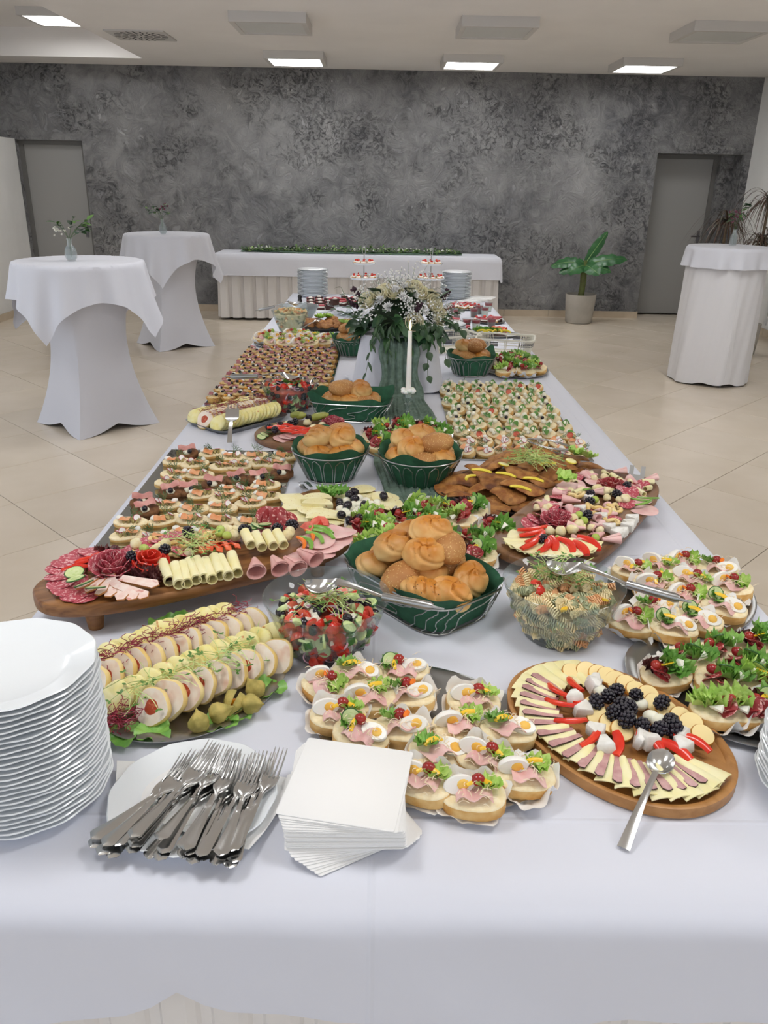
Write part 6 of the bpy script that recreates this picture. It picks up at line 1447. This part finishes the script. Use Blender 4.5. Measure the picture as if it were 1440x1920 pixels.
basket(.128, 2.30, 0, .126, .126, 2.0, .095, .64, 'round wire basket of rolls beside the fried cutlets', 'dark green napkin lining the round basket beside the fried cutlets', '%s roll in the basket beside the fried cutlets', 'rolls beside the fried cutlets', 3, [(-.068, -.03, .090, 0, 1.9, .1), (-.055, .05, .092, 1, .9, .1), (-.005, -.073, .088, 2, 0, .2), (.066, -.045, .090, 4, .8, .2), (.068, .035, .090, 3, 2.0, 0), (.0, .07, .090, 1, .0, 0), (0, 0, .095, 4, .5, 0), (.045, -.012, .132, 5, -.15, .25), (-.048, .028, .132, 1, .7, .2), (.005, .05, .140, 0, .3, 0), (-.03, -.035, .124, 4, 1.0, .3)])
basket(-.105, 3.03, radians(-8), .158, .10, 4.0, .072, .80, 'rectangular wire basket of rolls in front of the flower pedestal', 'dark green napkin lining the basket in front of the flower pedestal', '%s roll in the basket before the flower pedestal', 'rolls before the flower pedestal', 4, heap(.14, .10, 9, 8, 4, .066, .105, (0, 1, 2, 5, 4)), 'curl', .02)
basket(.44, 3.83, radians(8), .112, .105, 3.0, .088, .72, 'wire basket of round rolls beside the white plastic baskets', 'dark green napkin lining the basket beside the white plastic baskets', '%s roll in the basket beside the white plastic baskets', 'rolls beside the plastic baskets', 5, heap(.10, .10, 13, 6, 3, .085, .125, (2, 5, 4)))
basket(-.135, 4.25, radians(20), .11, .10, 3.0, .085, .72, 'wire basket of brown rolls behind the flower pedestal', 'dark green napkin lining the basket behind the flower pedestal', '%s roll in the basket behind the flower pedestal', 'rolls behind the flower pedestal', 6, heap(.10, .10, 14, 6, 3, .085, .125, (2, 5, 2)))
# ================================================================== flower centrepiece
PX, PY, PT = .085, 3.60, 1.00
def ped_cloth(u, v):
    t = 2*pi*u; c, s = cos(t), sin(t); pw = 4.0
    R0 = 1/((abs(c)**pw+abs(s)**pw)**(1/pw))
    if v < .25: k = v/.25; return (PX+.165*k*R0*c, PY+.15*k*R0*s, PT+.001)
    q = (v-.25)/.75; z = PT-(PT-T-.006)*min(1, q/.82); fold = .020*sin(9*t+1.2)+.014*sin(14*t+2)
    r = 1+.16*q+fold/.16*q*.8
    if q > .82: r += (q-.82)*1.3*(.55+.45*sin(5*t+.5)); z = T+.004+.012*abs(sin(7*t+q*20))*(q-.82)/.18*.9
    return (PX+.165*R0*c*r, PY+.15*R0*s*r, z)
thing('pedestal_cloth', MB().add(grid(140, 40, ped_cloth, wu=True)).mesh('pedestal_cloth', CLOTH2), 'white cloth draped in folds over the box beneath the bouquet', 'cloth')
thing('pedestal_box', MB().add(boxab((PX-.125, PY-.115, T+.002), (PX+.125, PY+.115, PT-.002))).mesh('pedestal_box', WOODTOP, False), 'box raising the flower bouquet under the white cloth', 'box')
GZ = mat('green_gauze_dense', '#5A6E60', '#71857A', sc=50, rough=.95, bump=.4, bsc=350)
gp = [(PX, PY+.05, PT+.012), (PX, PY-.10, PT+.012), (PX+.0, PY-.185, PT-.02), (PX, PY-.215, .92), (PX+.005, PY-.245, .84), (PX+.01, PY-.29, .785), (PX+.012, PY-.38, T+.014), (.105, 3.0, T+.012), (.105, 2.72, T+.010), (.105, 2.45, T+.008), (.125, 2.20, T+.008), (.15, 2.10, T+.008)]
def gauze_run(u, v):
    f = u*(len(gp)-1); i = min(int(f), len(gp)-2); p = Vector(gp[i]).lerp(Vector(gp[i+1]), f-i); s = (v-.5)*2
    wd = .082+.03*max(0, min(1, (f-4)/3))+.006*sin(f*3)
    fo = .006*sin(s*15+f*.5)+.004*sin(s*31+f*1.3)+.005*nz((s*9, f*1.5, 0), 1.0)
    up = 1 if f > 5.5 else 0
    return (p.x+s*wd, p.y-(0 if up else fo*1.1+.004), p.z+(abs(fo)*.9 if up else 0))
thing('gauze_runner', MB().add(sheet(90, 46, gauze_run, .0016)).mesh('gauze_runner', GZ), 'sage green gauze runner falling from the bouquet along the table', 'table runner')
# bouquet
ROSEW = mat('cream_rose', '#F1EBCF', '#E6DDB4', sc=20, rough=.55, sss=.15); 
rose_me = []
for sd in (1, 2):
    mb = MB(); Rq = random.Random(sd)
    for r, n, hh, fl in ((.030, 6, .034, .006), (.023, 5, .038, .002), (.016, 4, .041, -.001), (.009, 3, .042, -.002)):
        for k in range(n):
            def fn(u, v): a = (u-.5)*(2*pi/n*1.5); q = r*(.45+.55*sin(v*pi*.55))+fl*v**3; e = 1-(abs(u-.5)*2)**3; return (q*cos(a), q*sin(a), hh*v*(.72+.28*e))
            mb.add(sheet(6, 5, fn, .0012), X((0, 0, 0), (0, 0, 6.283*k/n+r*60)))
    rose_me.append(mb.mesh('rose_bloom', ROSEW))
chrys = MB()
for k in range(46):
    t = k*2.39996; el = .15+1.35*(k/46); L = .026*(.6+.4*(1-k/46))
    chrys.add(grid(3, 2, lambda u, v: (u*L, (v-.5)*.007*sin(pi*(u*.85+.1)), .25*L*u*u)), X((0, 0, 0), (0, -el, t)))
CHRY = chrys.mesh('chrysanthemum', mat('white_petal', '#F5F4F2', rough=.6))
BC = Vector((PX, PY-.02, 1.055))
def bq(az, el, r): return (r*1.05*cos(el)*cos(az), r*cos(el)*sin(az)*.9, r*sin(el)*.86)
BLEAF = [leafmesh(.085, .055, mat('bouquet_leaf_dark', '#23402A', '#2F5034', sc=25, rough=.4, rnd=.2), curl=.25, nu=6), leafmesh(.10, .035, mat('bouquet_leaf_mid', '#3A5C38', '#4A7046', sc=25, rough=.45, rnd=.2), curl=.3), leafmesh(.075, .02, GREENS[0], curl=.3), leafmesh(.06, .05, GREENS[0], curl=.2)]
RQ = random.Random(77); parts = []
core = MB().add(lathe([(0, -.06), (.06, -.055), (.10, .0), (.11, .05), (.08, .10), (0, .13)], 20)).mesh('foam_block', mat('floral_foam', '#2C3A26', rough=.9)); parts.append(P('foam_block', core))
rosespots = [(-2.35, .75, .17), (-1.85, .95, .16), (-.95, 1.0, .185), (-.75, .82, .175), (-.65, .45, .20), (-.55, .12, .20), (-1.25, .05, .185), (-2.55, .5, .19), (-.3, .6, .18), (.8, .9, .17), (2.2, .8, .17)]
for k, (az, el, r) in enumerate(rosespots):
    x, y, z = bq(az, el, r); parts.append(P('rose', rose_me[k % 2], (x*.86, y*.86, z*.92), zto((x*.7, y*.8-.05, z+.03), k), 1.12))
for az, el, r in [(-1.75, .95, .19), (-1.35, 1.05, .19), (-1.5, .72, .19), (-2.1, .62, .185), (-1.15, .8, .19), (-1.85, .45, .185), (-1.6, 1.25, .19)]:
    x, y, z = bq(az, el, r); parts.append(P('chrysanthemum', CHRY, (x, y, z), zto((x, y, z), az), 1.15))
gyp = MB()
for az, el, r, n, sp in [(-1.35, .50, .20, 110, .028), (-1.0, .35, .20, 90, .028), (-1.25, .25, .195, 60, .024), (-1.9, 1.2, .22, 90, .028), (-2.6, .65, .2, 70, .03), (-2.3, .25, .20, 50, .03), (-.35, .35, .21, 80, .035), (-.7, .05, .21, 50, .03), (-1.0, 1.2, .2, 60, .03), (1, .9, .2, 90, .06), (2.2, .6, .2, 80, .05)]:
    c = Vector(bq(az, el, r))
    for _ in range(n):
        p = c+Vector((RQ.gauss(0, sp), RQ.gauss(0, sp*.6), RQ.gauss(0, sp*.8))); gyp.add(ball(5, 4), X(p, sc=RQ.uniform(.0028, .0048)), m=0)
        if RQ.random() < .3: gyp.add(tube([p, c*.6], .0006, 3), m=1)
parts.append(P('gypsophila', gyp.mesh('gypsophila', [mat('gyp_white', '#F2F1EE', rough=.7), STEM]), kind='stuff'))
for k in range(190):
    az = RQ.uniform(0, 6.283) if k % 3 else RQ.uniform(-2.9, -.3); el = RQ.uniform(-.5, .3) if k < 155 else RQ.uniform(.3, 1.1); r = RQ.uniform(.12, .185); x, y, z = bq(az, el, r)
    parts.append(P('leaf', RQ.choice(BLEAF), (x, y, z), (RQ.uniform(-.5, .5), RQ.uniform(-.2, .9) if el < .3 else RQ.uniform(-1, -.3), az+RQ.uniform(-.6, .6)), RQ.uniform(.75, 1.2)))
for (sx, sy, dx, dz, n) in [(-.07, -.15, -.07, -.20, 9), (-.03, -.16, -.02, -.19, 8), (.10, -.15, .025, -.21, 8), (.14, -.13, .06, -.14, 6), (-.15, -.08, -.12, .05, 7), (-.16, -.05, -.09, .14, 6), (.17, -.05, .10, -.03, 6), (.16, -.08, .09, .05, 6)]:
    pts = [(sx+dx*f, sy-.03*sin(f*pi)-.03*f, .0+dz*f*f+.02*sin(f*pi)) for f in [i/6 for i in range(7)]]
    parts.append(P('trailing_stem', MB().add(tube(pts, .0013, 4)).mesh('trailing_stem', STEM)))
    for k in range(n):
        f = (k+1)/n; sd = 1 if k % 2 else -1; i = min(5, int(f*6)); p = Vector(pts[i]).lerp(Vector(pts[i+1]), f*6-i)
        parts.append(P('leaf', BLEAF[2] if dx < 0 else BLEAF[3], tuple(p), (sd*.4, .9 if dz < 0 else -.2, (-1.57+sd*.8) if dz < 0 else (pi if dx < 0 else 0)+sd*.7), RQ.uniform(.5, .75)))
for (az, el, r) in [(-2.75, .35, .2), (-.35, .55, .21), (-1.2, .35, .19), (-2.9, .6, .2)]:
    x, y, z = bq(az, el, r); mb = MB()
    for _ in range(26): mb.add(ball(5, 4), X((RQ.gauss(0, .007), RQ.gauss(0, .007), RQ.uniform(0, .05)), sc=(.005, .005, .007)))
    parts.append(P('dark_bud_spike', mb.mesh('dark_bud', mat('plum_bud', '#3A2430', '#4E3140', sc=60, rough=.7)), (x, y, z), zto((x, y, z+.1)), 1.0))
thing('flower_bouquet', parts, 'large bouquet of cream roses, white blooms and trailing dark leaves on the pedestal', 'bouquet', tuple(BC))
# candle
cs = MB().add(lathe([(0, .0), (.036, 0), (.038, .003), (.012, .012), (.008, .024), (.012, .034), (.007, .042), (.007, .056), (.014, .062), (.007, .068), (.012, .075), (.021, .088), (.019, .10), (.0225, .112), (.018, .112), (.014, .090), (0, .088)], 28)).mesh('candlestick', glass('cut_glass', '#EEF3F3', refl=1.4, opac=.06))
WAXM = mat('white_wax', '#F5F3EC', rough=.4, sss=.3)
cw = MB().add(lathe([(0, .088), (.0105, .088), (.0095, .2), (.0072, .335), (.005, .337), (0, .334)], 18)).mesh('wax', WAXM)
dr = MB()
for k in range(9): dr.add(ball(8, 6), X((.019*cos(k*.7), .019*sin(k*.7), .112+.004*sin(k*2)), sc=(.011, .009, .008)))
thing('candlestick', [P('glass_stem', cs)], 'turned clear glass candlestick on the green gauze', 'candlestick', (.112, 2.965, T+.012))
thing('candle', [P('wax', cw), P('wax_drips', dr.mesh('drips', WAXM)), P('wick', MB().add(tube([(0, 0, .333), (.0005, 0, .343)], .0008, 4)).mesh('wick', mat('wick_black', '#2A2018', rough=.9))), P('flame', MB().add(lathe([(0, .338), (.0045, .346), (.0055, .353), (.003, .366), (0, .378)], 12)).mesh('flame', mat('flame_glow', '#FFD98A', emit=3.0)))], 'tall white burning taper candle in front of the bouquet', 'candle', (.112, 2.965, T+.012))
# ================================================================== middle of the table
# grey rectangular tray with roulade
GT = (-.535, 2.945); GA = radians(49)
thing('serving_tray', rect_tray(.335, .25, .018, STEELB).mesh('serving_tray', mat('grey_tray_metal', '#85878A', rough=.35, metal=.8)), 'grey rectangular tray of yellow roulade in front of the tartlets', 'tray', (GT[0], GT[1], T), (0, 0, GA))
gd = Vector((cos(GA), sin(GA), 0))
for off, n, ch in ((.072, 16, 0), (.01, 14, 1), (-.062, 16, 0)):
    for k in range(n):
        s = -.135+.27*k/(n-1); x, y = L2W(GT, GA, s, off)
        nd = -gd*.8+Vector((0, -.25, .7)); thing('roulade_slice', (CH_ME if k == 0 else CH_PLM) if ch else YS_ME, ('chicken roulade slice in the middle of the grey rectangular tray' if ch else 'yellow roulade slice along the edge of the grey rectangular tray'), 'roulade slice', (x, y, T+.030), zto(nd, k), 1.08, 'roulade on the grey tray')
thing('red_sprouts', strands(260, [L2W(GT, GA, -.14+.28*i/5, .042)+(T+.055,) for i in range(6)]+[L2W(GT, GA, .14-.28*i/5, -.026)+(T+.055,) for i in range(6)], .007, .035, .0008, REDSTR, 61, 1.2), 'dark red sprouts along the roulade of the grey tray', 'sprouts', kind='stuff')
sf = MB().add(sheet(14, 3, lambda u, v: (-.12+.12*u, (v-.5)*(.016-.006*u), .012*sin(u*2.5)), .002)); sf.add(sheet(8, 5, lambda u, v: (.0+.07*u, (v-.5)*(.014+.03*sin(min(1, u*2)*pi/2)), .007-.008*sin(u*pi)+.006*u), .0015))
for k in range(4): sf.add(tube([(.066, (k-1.5)*.010, .011), (.095, (k-1.5)*.010, .018)], [.002, .001], 5))
thing('serving_fork', sf.mesh('serving_fork', STEEL), 'broad steel serving fork laid across the grey roulade tray', 'fork', (-.518, 2.735, T+.055), (0, -.25, radians(96)), 1.1)
# round board behind the basket
SB = (-.268, 2.75)
thing('serving_board', board(.172, .165, .020, WOODC, 2.0), 'round wooden board with blackberries and pepper behind the roll basket', 'serving board', (SB[0], SB[1], T))
G3 = ' on the round board behind the rolls'
for k in range(6): thing('cucumber_slice', CUCM, 'cucumber slice at the rim of the round board behind the rolls', 'cucumber', (-.405+.008*k, 2.665+.022*k, T+.026+.001*k), (.3, .2, k), 1, 'cucumber'+G3)
for k in range(7): thing('ham_slice', HAMD_, 'pink ham slice under the pepper of the round board', 'ham', (-.33+.02*k, 2.66+.012*(k % 3), T+.024+.002*k), (.1, .1, k), .8, 'ham'+G3)
for k in range(9): thing('pepper_strip', RPS[k % 2], 'red pepper strip curving over the round board behind the rolls', 'pepper', (-.36+.016*k, 2.70-.008*k+.03*(k % 3), T+.044), (.2, .1, -.3+.08*k), 1.2, 'red pepper'+G3)
berries([(-.385, 2.725), (-.35, 2.755), (-.315, 2.765), (-.255, 2.85), (-.30, 2.79), (-.36, 2.69)], T+.046, 'blackberry on the round board behind the rolls', 'blackberries'+G3, 1.15)
PICK = MB().add(ball(14, 10, lambda d: 1+.06*sin(8*atan2(d.y, d.z))), X(sc=(.034, .015, .014))).mesh('pickle', mat('pickle_green', '#8E9440', '#A3A652', sc=30, rough=.35))
for k, (x, y) in enumerate([(-.305, 2.87), (-.29, 2.86), (-.21, 2.86), (-.225, 2.85)]): thing('pickle', PICK, 'sour green pickle at the back of the round board', 'pickle', (x, y, T+.05), (0, -.3, radians(-50)+.2*k), 1.0, 'pickles'+G3)
thing('salami_rose', SALROSE, 'small salami rose at the back of the round board behind the rolls', 'salami', (-.165, 2.83, T+.022), (.1, 0, 0), .9)
for k in range(10): thing('cheese_nugget', CURD, 'cheese nugget in the middle of the round board behind the rolls', 'cheese', (SB[0]+rr(-.09, .11), SB[1]+rr(-.04, .09), T+.032), (rr(0, 3), 0, rr(0, 6)), 1.1, 'cheese'+G3)
# sandwiches behind the baskets
thing('serving_tray', oval_tray(.165, .20), 'round steel tray of sandwiches between the two round roll baskets', 'tray', (.105, 2.66, T))
put_sand([(.105+.115*cos(a)*q, 2.66+.14*sin(a)*q) for q, m in ((1, 9), (.45, 4)) for a in [6.283*i/m+.3 for i in range(m)]], SALSW, SV, 'salami sandwich %s, behind the round roll baskets', 'sandwiches behind the roll baskets', T+.012, -.2, .3, 21, sc=.98)
# small salad bowl by the tartlets
greek(-.355, 3.13, .116, .066, .112, .085, 'glass bowl of tomato salad with parsley beside the tartlets', 60, 110, 'tomato salad bowl by the tartlets', 15)
for k, (x, y) in enumerate([(-.36, 3.14), (-.335, 3.15), (-.345, 3.12)]): thing('parsley', frill(.022, .006, 3, LETT[1], seed=k+90, waves=12), 'curly parsley tuft on the small tomato salad', 'herb', (x, y, T+.105), (.2, 0, k), 1, 'parsley on the small salad')
ladle((-.478, 3.12, T+.135), (0, .06, radians(172)), 'steel serving spoon across the tomato salad by the tartlets', 1.2)
# ================================================================== far end, left
thing('serving_tray', oval_tray(.235, .17), 'steel tray of ham sandwiches behind the tartlets', 'tray', (-.465, 4.50, T), (0, 0, .1))
put_sand([(-.655, 4.495), (-.584, 4.39), (-.512, 4.354), (-.444, 4.36), (-.372, 4.366), (-.316, 4.40), (-.631, 4.591), (-.56, 4.50), (-.508, 4.62), (-.44, 4.62), (-.379, 4.544), (-.293, 4.506), (-.48, 4.486), (-.42, 4.47)], HAMS, HV, 'open ham sandwich %s, behind the tartlets', 'ham sandwiches behind the tartlets', T+.012, -.1, .35, 22, sc=1.05)
thing('salad_bowl', bowl_mesh(.112, .06, .135, GL), 'clear glass bowl of creamy salad near the far sandwiches', 'bowl', (-.535, 4.87, T))
mb = MB().add(lathe([(0, .012), (.05, .012), (.096, .115), (.05, .135), (0, .14)], 26), m=0)
for k in range(150):
    x, y, z = in_bowl(R, .112, .06, .135, .112, k % 3 == 0); q = R.choice((0, 0, 1, 2)); join_into(mb, FUSM[q], X((x*.98, y*.98, z+.006), (R.uniform(0, 6), R.uniform(-.6, .6), R.uniform(0, 6)), .9), q)
thing('creamy_salad', mb.mesh('creamy_salad', PASM), 'creamy mixed salad filling the far glass bowl', 'salad', (-.535, 4.87, T), kind='stuff')
ladle((-.625, 4.84, T+.16), (0, .25, radians(170)), 'steel ladle leaning in the far creamy salad bowl', 1.1)
thing('salad_bowl', MB().add(lathe([(0, 0), (.07, 0), (.12, .10), (.123, .104), (.118, .10), (.068, .006), (0, .006)], 40, lambda t, r, z: (r*(1+(.07*cos(4*t) if r > .09 else 0)), z))).mesh('salad_bowl', glass('smoky_glass', '#D9DDDD', opac=.22)), 'wavy-rimmed glass bowl behind the creamy salad', 'bowl', (-.525, 5.33, T))
mb = MB()
for k in range(40): mb.add(ball(6, 5), X((R.gauss(0, .03), R.gauss(0, .03), .012+.03*R.random()), sc=.010), m=k % 2)
thing('berry_salad', mb.mesh('berry_salad', [TOMD, CUCF]), 'chopped red salad in the wavy-rimmed bowl', 'salad', (-.525, 5.33, T), kind='stuff')
thing('serving_tray', rect_tray(.36, .30, .02, BLACKT).mesh('far_tray', BLACKT), 'dark tray of small fried cutlets near the creamy salad', 'tray', (-.315, 5.08, T), (0, 0, .5))
cutlets([(-.43+.06*i+rr(-.01, .01), 4.97+.065*j+.03*i*0+rr(-.01, .01)) for i in range(5) for j in range(4)], T+.03, 'fried cutlet on the dark tray near the creamy salad', 'cutlets on the far dark tray', .2, .75, 9)
for k, (x, y) in enumerate([(-.38, 5.17), (-.33, 5.19), (-.22, 4.98)]): thing('lettuce_leaf', frill(.03, .006, 3, LETT[0], seed=k+110, waves=10), 'lettuce tuft on the far tray of small cutlets', 'lettuce', (x, y, T+.045), (.2, 0, k), 1.1, 'lettuce on the far dark tray')
thing('serving_spoon', [P('spoon_bowl', SPB), P('spoon_handle', SPH)], 'steel spoon lying on the far tray of small cutlets', 'spoon', (-.385, 4.98, T+.06), (0, -.15, 1.0), 1)
CHOC = mat('chocolate_cake', '#3A211A', '#52302A', sc=60, rough=.7, bump=.4); PINKG = mat('red_glaze', '#B3333F', '#C9505A', sc=30, rough=.3); CREAMW = mat('whipped_cream', '#F3ECE2', rough=.6)
def cake_block(sz=(.045, .032, .03)):
    a = MB().add(box(sz[0], sz[1], sz[2]*.5, (0, 0, sz[2]*.25))).mesh('sponge', CHOC, False); b = MB().add(box(sz[0], sz[1], sz[2]*.25, (0, 0, sz[2]*.625))).mesh('cream_layer', CREAMW, False); c = MB().add(box(sz[0], sz[1], sz[2]*.25, (0, 0, sz[2]*.875))).mesh('glaze', PINKG, False)
    return [P('sponge', a), P('cream_layer', b), P('glaze', c)]
CAKE = cake_block(); CAKE2 = [P('sponge', MB().add(box(.05, .03, .034, (0, 0, .017))).mesh('sponge', CHOC, False)), P('cream_swirl', MB().add(ball(9, 6, lambda d: 1+.2*sin(5*atan2(d.y, d.x)+6*d.z)), X((0, 0, .036), sc=(.014, .012, .008))).mesh('cream_swirl', CREAMW))]
def flat_plate(sx, sy): return MB().add(prism(oval(sx, sy, 40, 5), 0, .008, .002)).mesh('cake_plate', PORC)
thing('cake_plate', flat_plate(.13, .26), 'white rectangular plate of chocolate and raspberry cake bars', 'plate', (-.44, 5.98, T), (0, 0, -.15))
for i in range(3):
    for j in range(6):
        thing('cake_slice', CAKE if (i+j) % 2 else CAKE2, 'layered cake bar with red glaze on the white plate' if (i+j) % 2 else 'dark chocolate cake bar with cream on the white plate', 'cake', (-.505+.065*i-.015*j*.5+.02, 5.79+.075*j, T+.008), (0, 0, rr(-.3, .3)), 1.15, 'cake bars on the white plate')
cst = MB().add(lathe([(0, 0), (.075, 0), (.078, .004), (.02, .02), (.013, .04), (.02, .062), (.15, .070), (.155, .076), (.15, .076), (.02, .068), (0, .068)], 40)).mesh('glass_stand', GL)
thing('cake_stand', [P('glass_stand', cst)], 'footed clear glass cake stand beside the bouquet', 'cake stand', (-.215, 5.62, T))
for k in range(14):
    q, m = (1, 10) if k < 10 else (.4, 4); a = 6.283*k/m; thing('cake_slice', CAKE if k % 3 else CAKE2, 'cake piece on the footed glass stand' + (' with red glaze' if k % 3 else ' with cream'), 'cake', (-.215+.11*q*cos(a), 5.62+.11*q*sin(a), T+.0765), (0, 0, a), 1.1, 'cake on the glass stand')
thing('pepper_mill', MB().add(lathe([(0, 0), (.016, 0), (.017, .02), (.013, .035), (.017, .05), (.012, .062), (0, .066)], 16)).mesh('pepper_mill', BLACKT), 'small black turned pepper mill at the table edge', 'mill', (-.60, 6.15, T))
# tiered stands
def etagere(x, y, lab, grp):
    pole = MB().add(tube([(0, 0, 0), (0, 0, .345)], .004, 8)); pole.add(tube([(.011*sin(t), 0, .372-.028*cos(t)) for t in [6.283*i/16 for i in range(16)]], .0025, 6, closed=True))
    tiers = [P('tier_plate', MB().add(lathe([(0, z), (r*.9, z), (r, z+.014), (r*.98, z+.015), (r*.88, z+.004), (0, z+.004)], 36)).mesh('tier_plate', PORC)) for z, r in ((.02, .14), (.17, .115), (.275, .09))]
    thing('tiered_stand', [P('pole', pole.mesh('pole', WIREM))]+tiers, lab, 'cake stand', (x, y, T))
    for z, r, m in ((.174, .08, 9), (.279, .06, 8)):
        for k in range(m):
            a = 6.283*k/m; thing('cream_tart', CT, 'cream tart with red fruit on the '+grp, 'tart', (x+r*cos(a), y+r*sin(a), T+z), (0, 0, a), 1, 'tarts on the '+grp)
CT = [P('tart_base', MB().add(lathe([(0, 0), (.015, 0), (.021, .012), (0, .012)], 18)).mesh('tart_base', TARTM)), P('cream', MB().add(ball(9, 6), X((0, 0, .014), sc=(.018, .018, .009))).mesh('cream', CREAMW)), P('berry', MB().add(ball(8, 6), X((0, 0, .026), sc=(.010, .010, .008))).mesh('berry', TOM))]
etagere(-.125, 6.30, 'tiered stand with ring handle near the chocolate cakes', 'tiered stand near the chocolate cakes')
etagere(.385, 6.35, 'tiered stand with ring handle near the dessert cups', 'tiered stand near the dessert cups')
# ================================================================== far end, right
def cup():
    return [P('cup_glass', MB().add(lathe([(0, 0), (.022, 0), (.0285, .065), (.027, .065), (.021, .004), (0, .004)], 22)).mesh('cup_glass', GL)), P('cream_layer', MB().add(lathe([(0, .005), (.0205, .005), (.0245, .042), (0, .042)], 20)).mesh('cream_layer', CREAMW)), P('red_jelly', MB().add(lathe([(0, .042), (.0245, .042), (.026, .058), (0, .059)], 20)).mesh('red_jelly', mat('raspberry_jelly', '#A3202E', rough=.2)))]
def cup2():
    q = cup(); q[1] = P('dark_layer', MB().add(lathe([(0, .005), (.0205, .005), (.0245, .042), (0, .042)], 20)).mesh('dark_layer', mat('dark_mousse', '#7A5A50', rough=.5))); return q
CUPS = [cup(), cup2()]
for k, (x, y) in enumerate([(.524, 5.539), (.648, 5.61), (.728, 5.658), (.55, 5.13), (.607, 5.103), (.712, 5.163), (.783, 5.90), (.70, 5.76), (.45, 5.62), (.50, 5.75)]): thing('dessert_cup', CUPS[k % 2 if k else 1], ('glass dessert cup of white cream under red jelly' if k % 2 else 'glass dessert cup of dark mousse under red jelly'), 'dessert cup', (x, y, T), group='dessert cups at the far end')
def dessert_plate(x, y, r, n, lab, plab, seed):
    thing('dessert_plate', oval_tray(r, r*.9), lab, 'plate', (x, y, T)); Rq = random.Random(seed)
    for k in range(n):
        q = sqrt((k+.5)/n)*.75*r; a = k*2.4; thing('petit_four', CT if Rq.random() < .5 else CAKE, plab, 'cake', (x+q*cos(a), y+q*sin(a)*.9, T+.006), (0, 0, Rq.uniform(0, 6)), 1, plab)
dessert_plate(.625, 6.03, .15, 16, 'steel plate of small cakes behind the dessert cups', 'small cake on the steel plate behind the dessert cups', 1)
dessert_plate(.72, 5.40, .12, 12, 'steel plate of red fruit tarts between the dessert cups', 'small red fruit cake between the dessert cups', 2)
dessert_plate(.45, 5.36, .10, 8, 'steel plate of small cakes behind the bouquet leaves', 'small cake on the plate behind the bouquet leaves', 3)
plate_stack(.38, 4.72, 9, .0095, 'white plate in the short stack behind the bouquet leaves', 'topmost white plate of the short stack behind the bouquet leaves', 'short stack of plates behind the bouquet')
dessert_plate(.475, 5.02, .10, 9, 'steel plate of cream cakes behind the plastic baskets', 'cream cake on the plate behind the plastic baskets', 4)
thing('serving_tray', oval_tray(.17, .11), 'steel platter of tomatoes, parsley and lemon behind the plastic baskets', 'tray', (.69, 4.90, T))
for k in range(9):
    a = k*.7; thing('tomato_wedge', TW if k < 4 else LWD, 'tomato wedge on the platter behind the plastic baskets' if k < 4 else 'lemon strip on the platter behind the plastic baskets', 'tomato' if k < 4 else 'lemon', (.72+.03*cos(a) if k < 4 else .62+.14*(k-4)/4, 4.92+.02*sin(a) if k < 4 else 4.86, T+.03), (1.4, 0, a), 1.2, 'garnish on the far platter')
for k in range(4): thing('parsley', frill(.03, .008, 3, LETT[1], seed=k+130, waves=10), 'parsley bunch on the platter behind the plastic baskets', 'herb', (.60+.035*k, 4.92, T+.02), (.2, 0, k), 1.1, 'parsley on the far platter')
for k in range(5): thing('paper_napkin', NAPK, 'white paper napkin lying loose at the far table end', 'napkin', (.70+.03*k, 6.42+.03*k, T+.002+.003*k), (0, 0, .3*k), 1.1, 'napkins at the far end')
IVP = mat('ivory_plastic', '#DAD6C8', rough=.5); GRB = mat('grey_check_band', '#5A5A60', rough=.6)
def plastic_basket(x, y, rz, lab, grp):
    a, b, h, k = .155, .105, .085, .88
    def sq(s, z, n=60): return [(px*s, py*s, z) for px, py in oval(a, b, n, 8)]
    rim = MB().add(tube(sq(1, h), .0055, 6, closed=True)).mesh('rim', IVP); base = MB().add(prism([(px*k, py*k) for px, py in oval(a, b, 40, 8)], 0, .004)).mesh('base', IVP, False)
    sl = MB(); band = MB(); A = sq(k, .004, 96); B = sq(.99, h, 96)
    for i in range(96): sl.add(tube([A[i], B[i]], .0022, 4))
    for z in (.02, .036): sl.add(tube([tuple(Vector(A[i]).lerp(Vector(B[i]), z/h)) for i in range(96)], .0018, 4, closed=True))
    for t in (.60, .70, .80):
        for i in range(0, 96): 
            if i % 12 == 0: continue
            p = Vector(A[i]).lerp(Vector(B[i]), t)*1.012; p.z = .004+h*t; q = Vector(A[(i+1) % 96]).lerp(Vector(B[(i+1) % 96]), t)*1.012; q.z = p.z; band.add(tube([p, p.lerp(q, .55)], .0032, 4))
    thing('plastic_basket', [P('rim', rim), P('base', base), P('slats', sl.mesh('slats', IVP), kind='stuff'), P('check_band', band.mesh('check_band', GRB), kind='stuff')], lab, 'basket', (x, y, T), (0, 0, rz))
plastic_basket(.685, 4.37, radians(-12), 'empty ivory plastic basket with a grey check band at the table edge', 1)
plastic_basket(.385, 4.44, radians(22), 'ivory plastic basket with a grey check band beside the white pedestal cloth', 2)
thing('serving_tray', oval_tray(.165, .20), 'steel tray of lettuce sandwiches beside the plastic baskets', 'tray', (.67, 3.92, T))
put_sand([(.60, 3.76), (.692, 3.77), (.604, 3.88), (.664, 3.865), (.737, 3.90), (.625, 4.02), (.678, 4.05), (.731, 4.02), (.761, 3.83), (.58, 3.94), (.65, 3.80), (.71, 3.96)], SALSW, SV, 'open sandwich %s, beside the plastic baskets', 'lettuce sandwiches beside the plastic baskets', T+.012, -.1, .3, 33, sc=1.05)
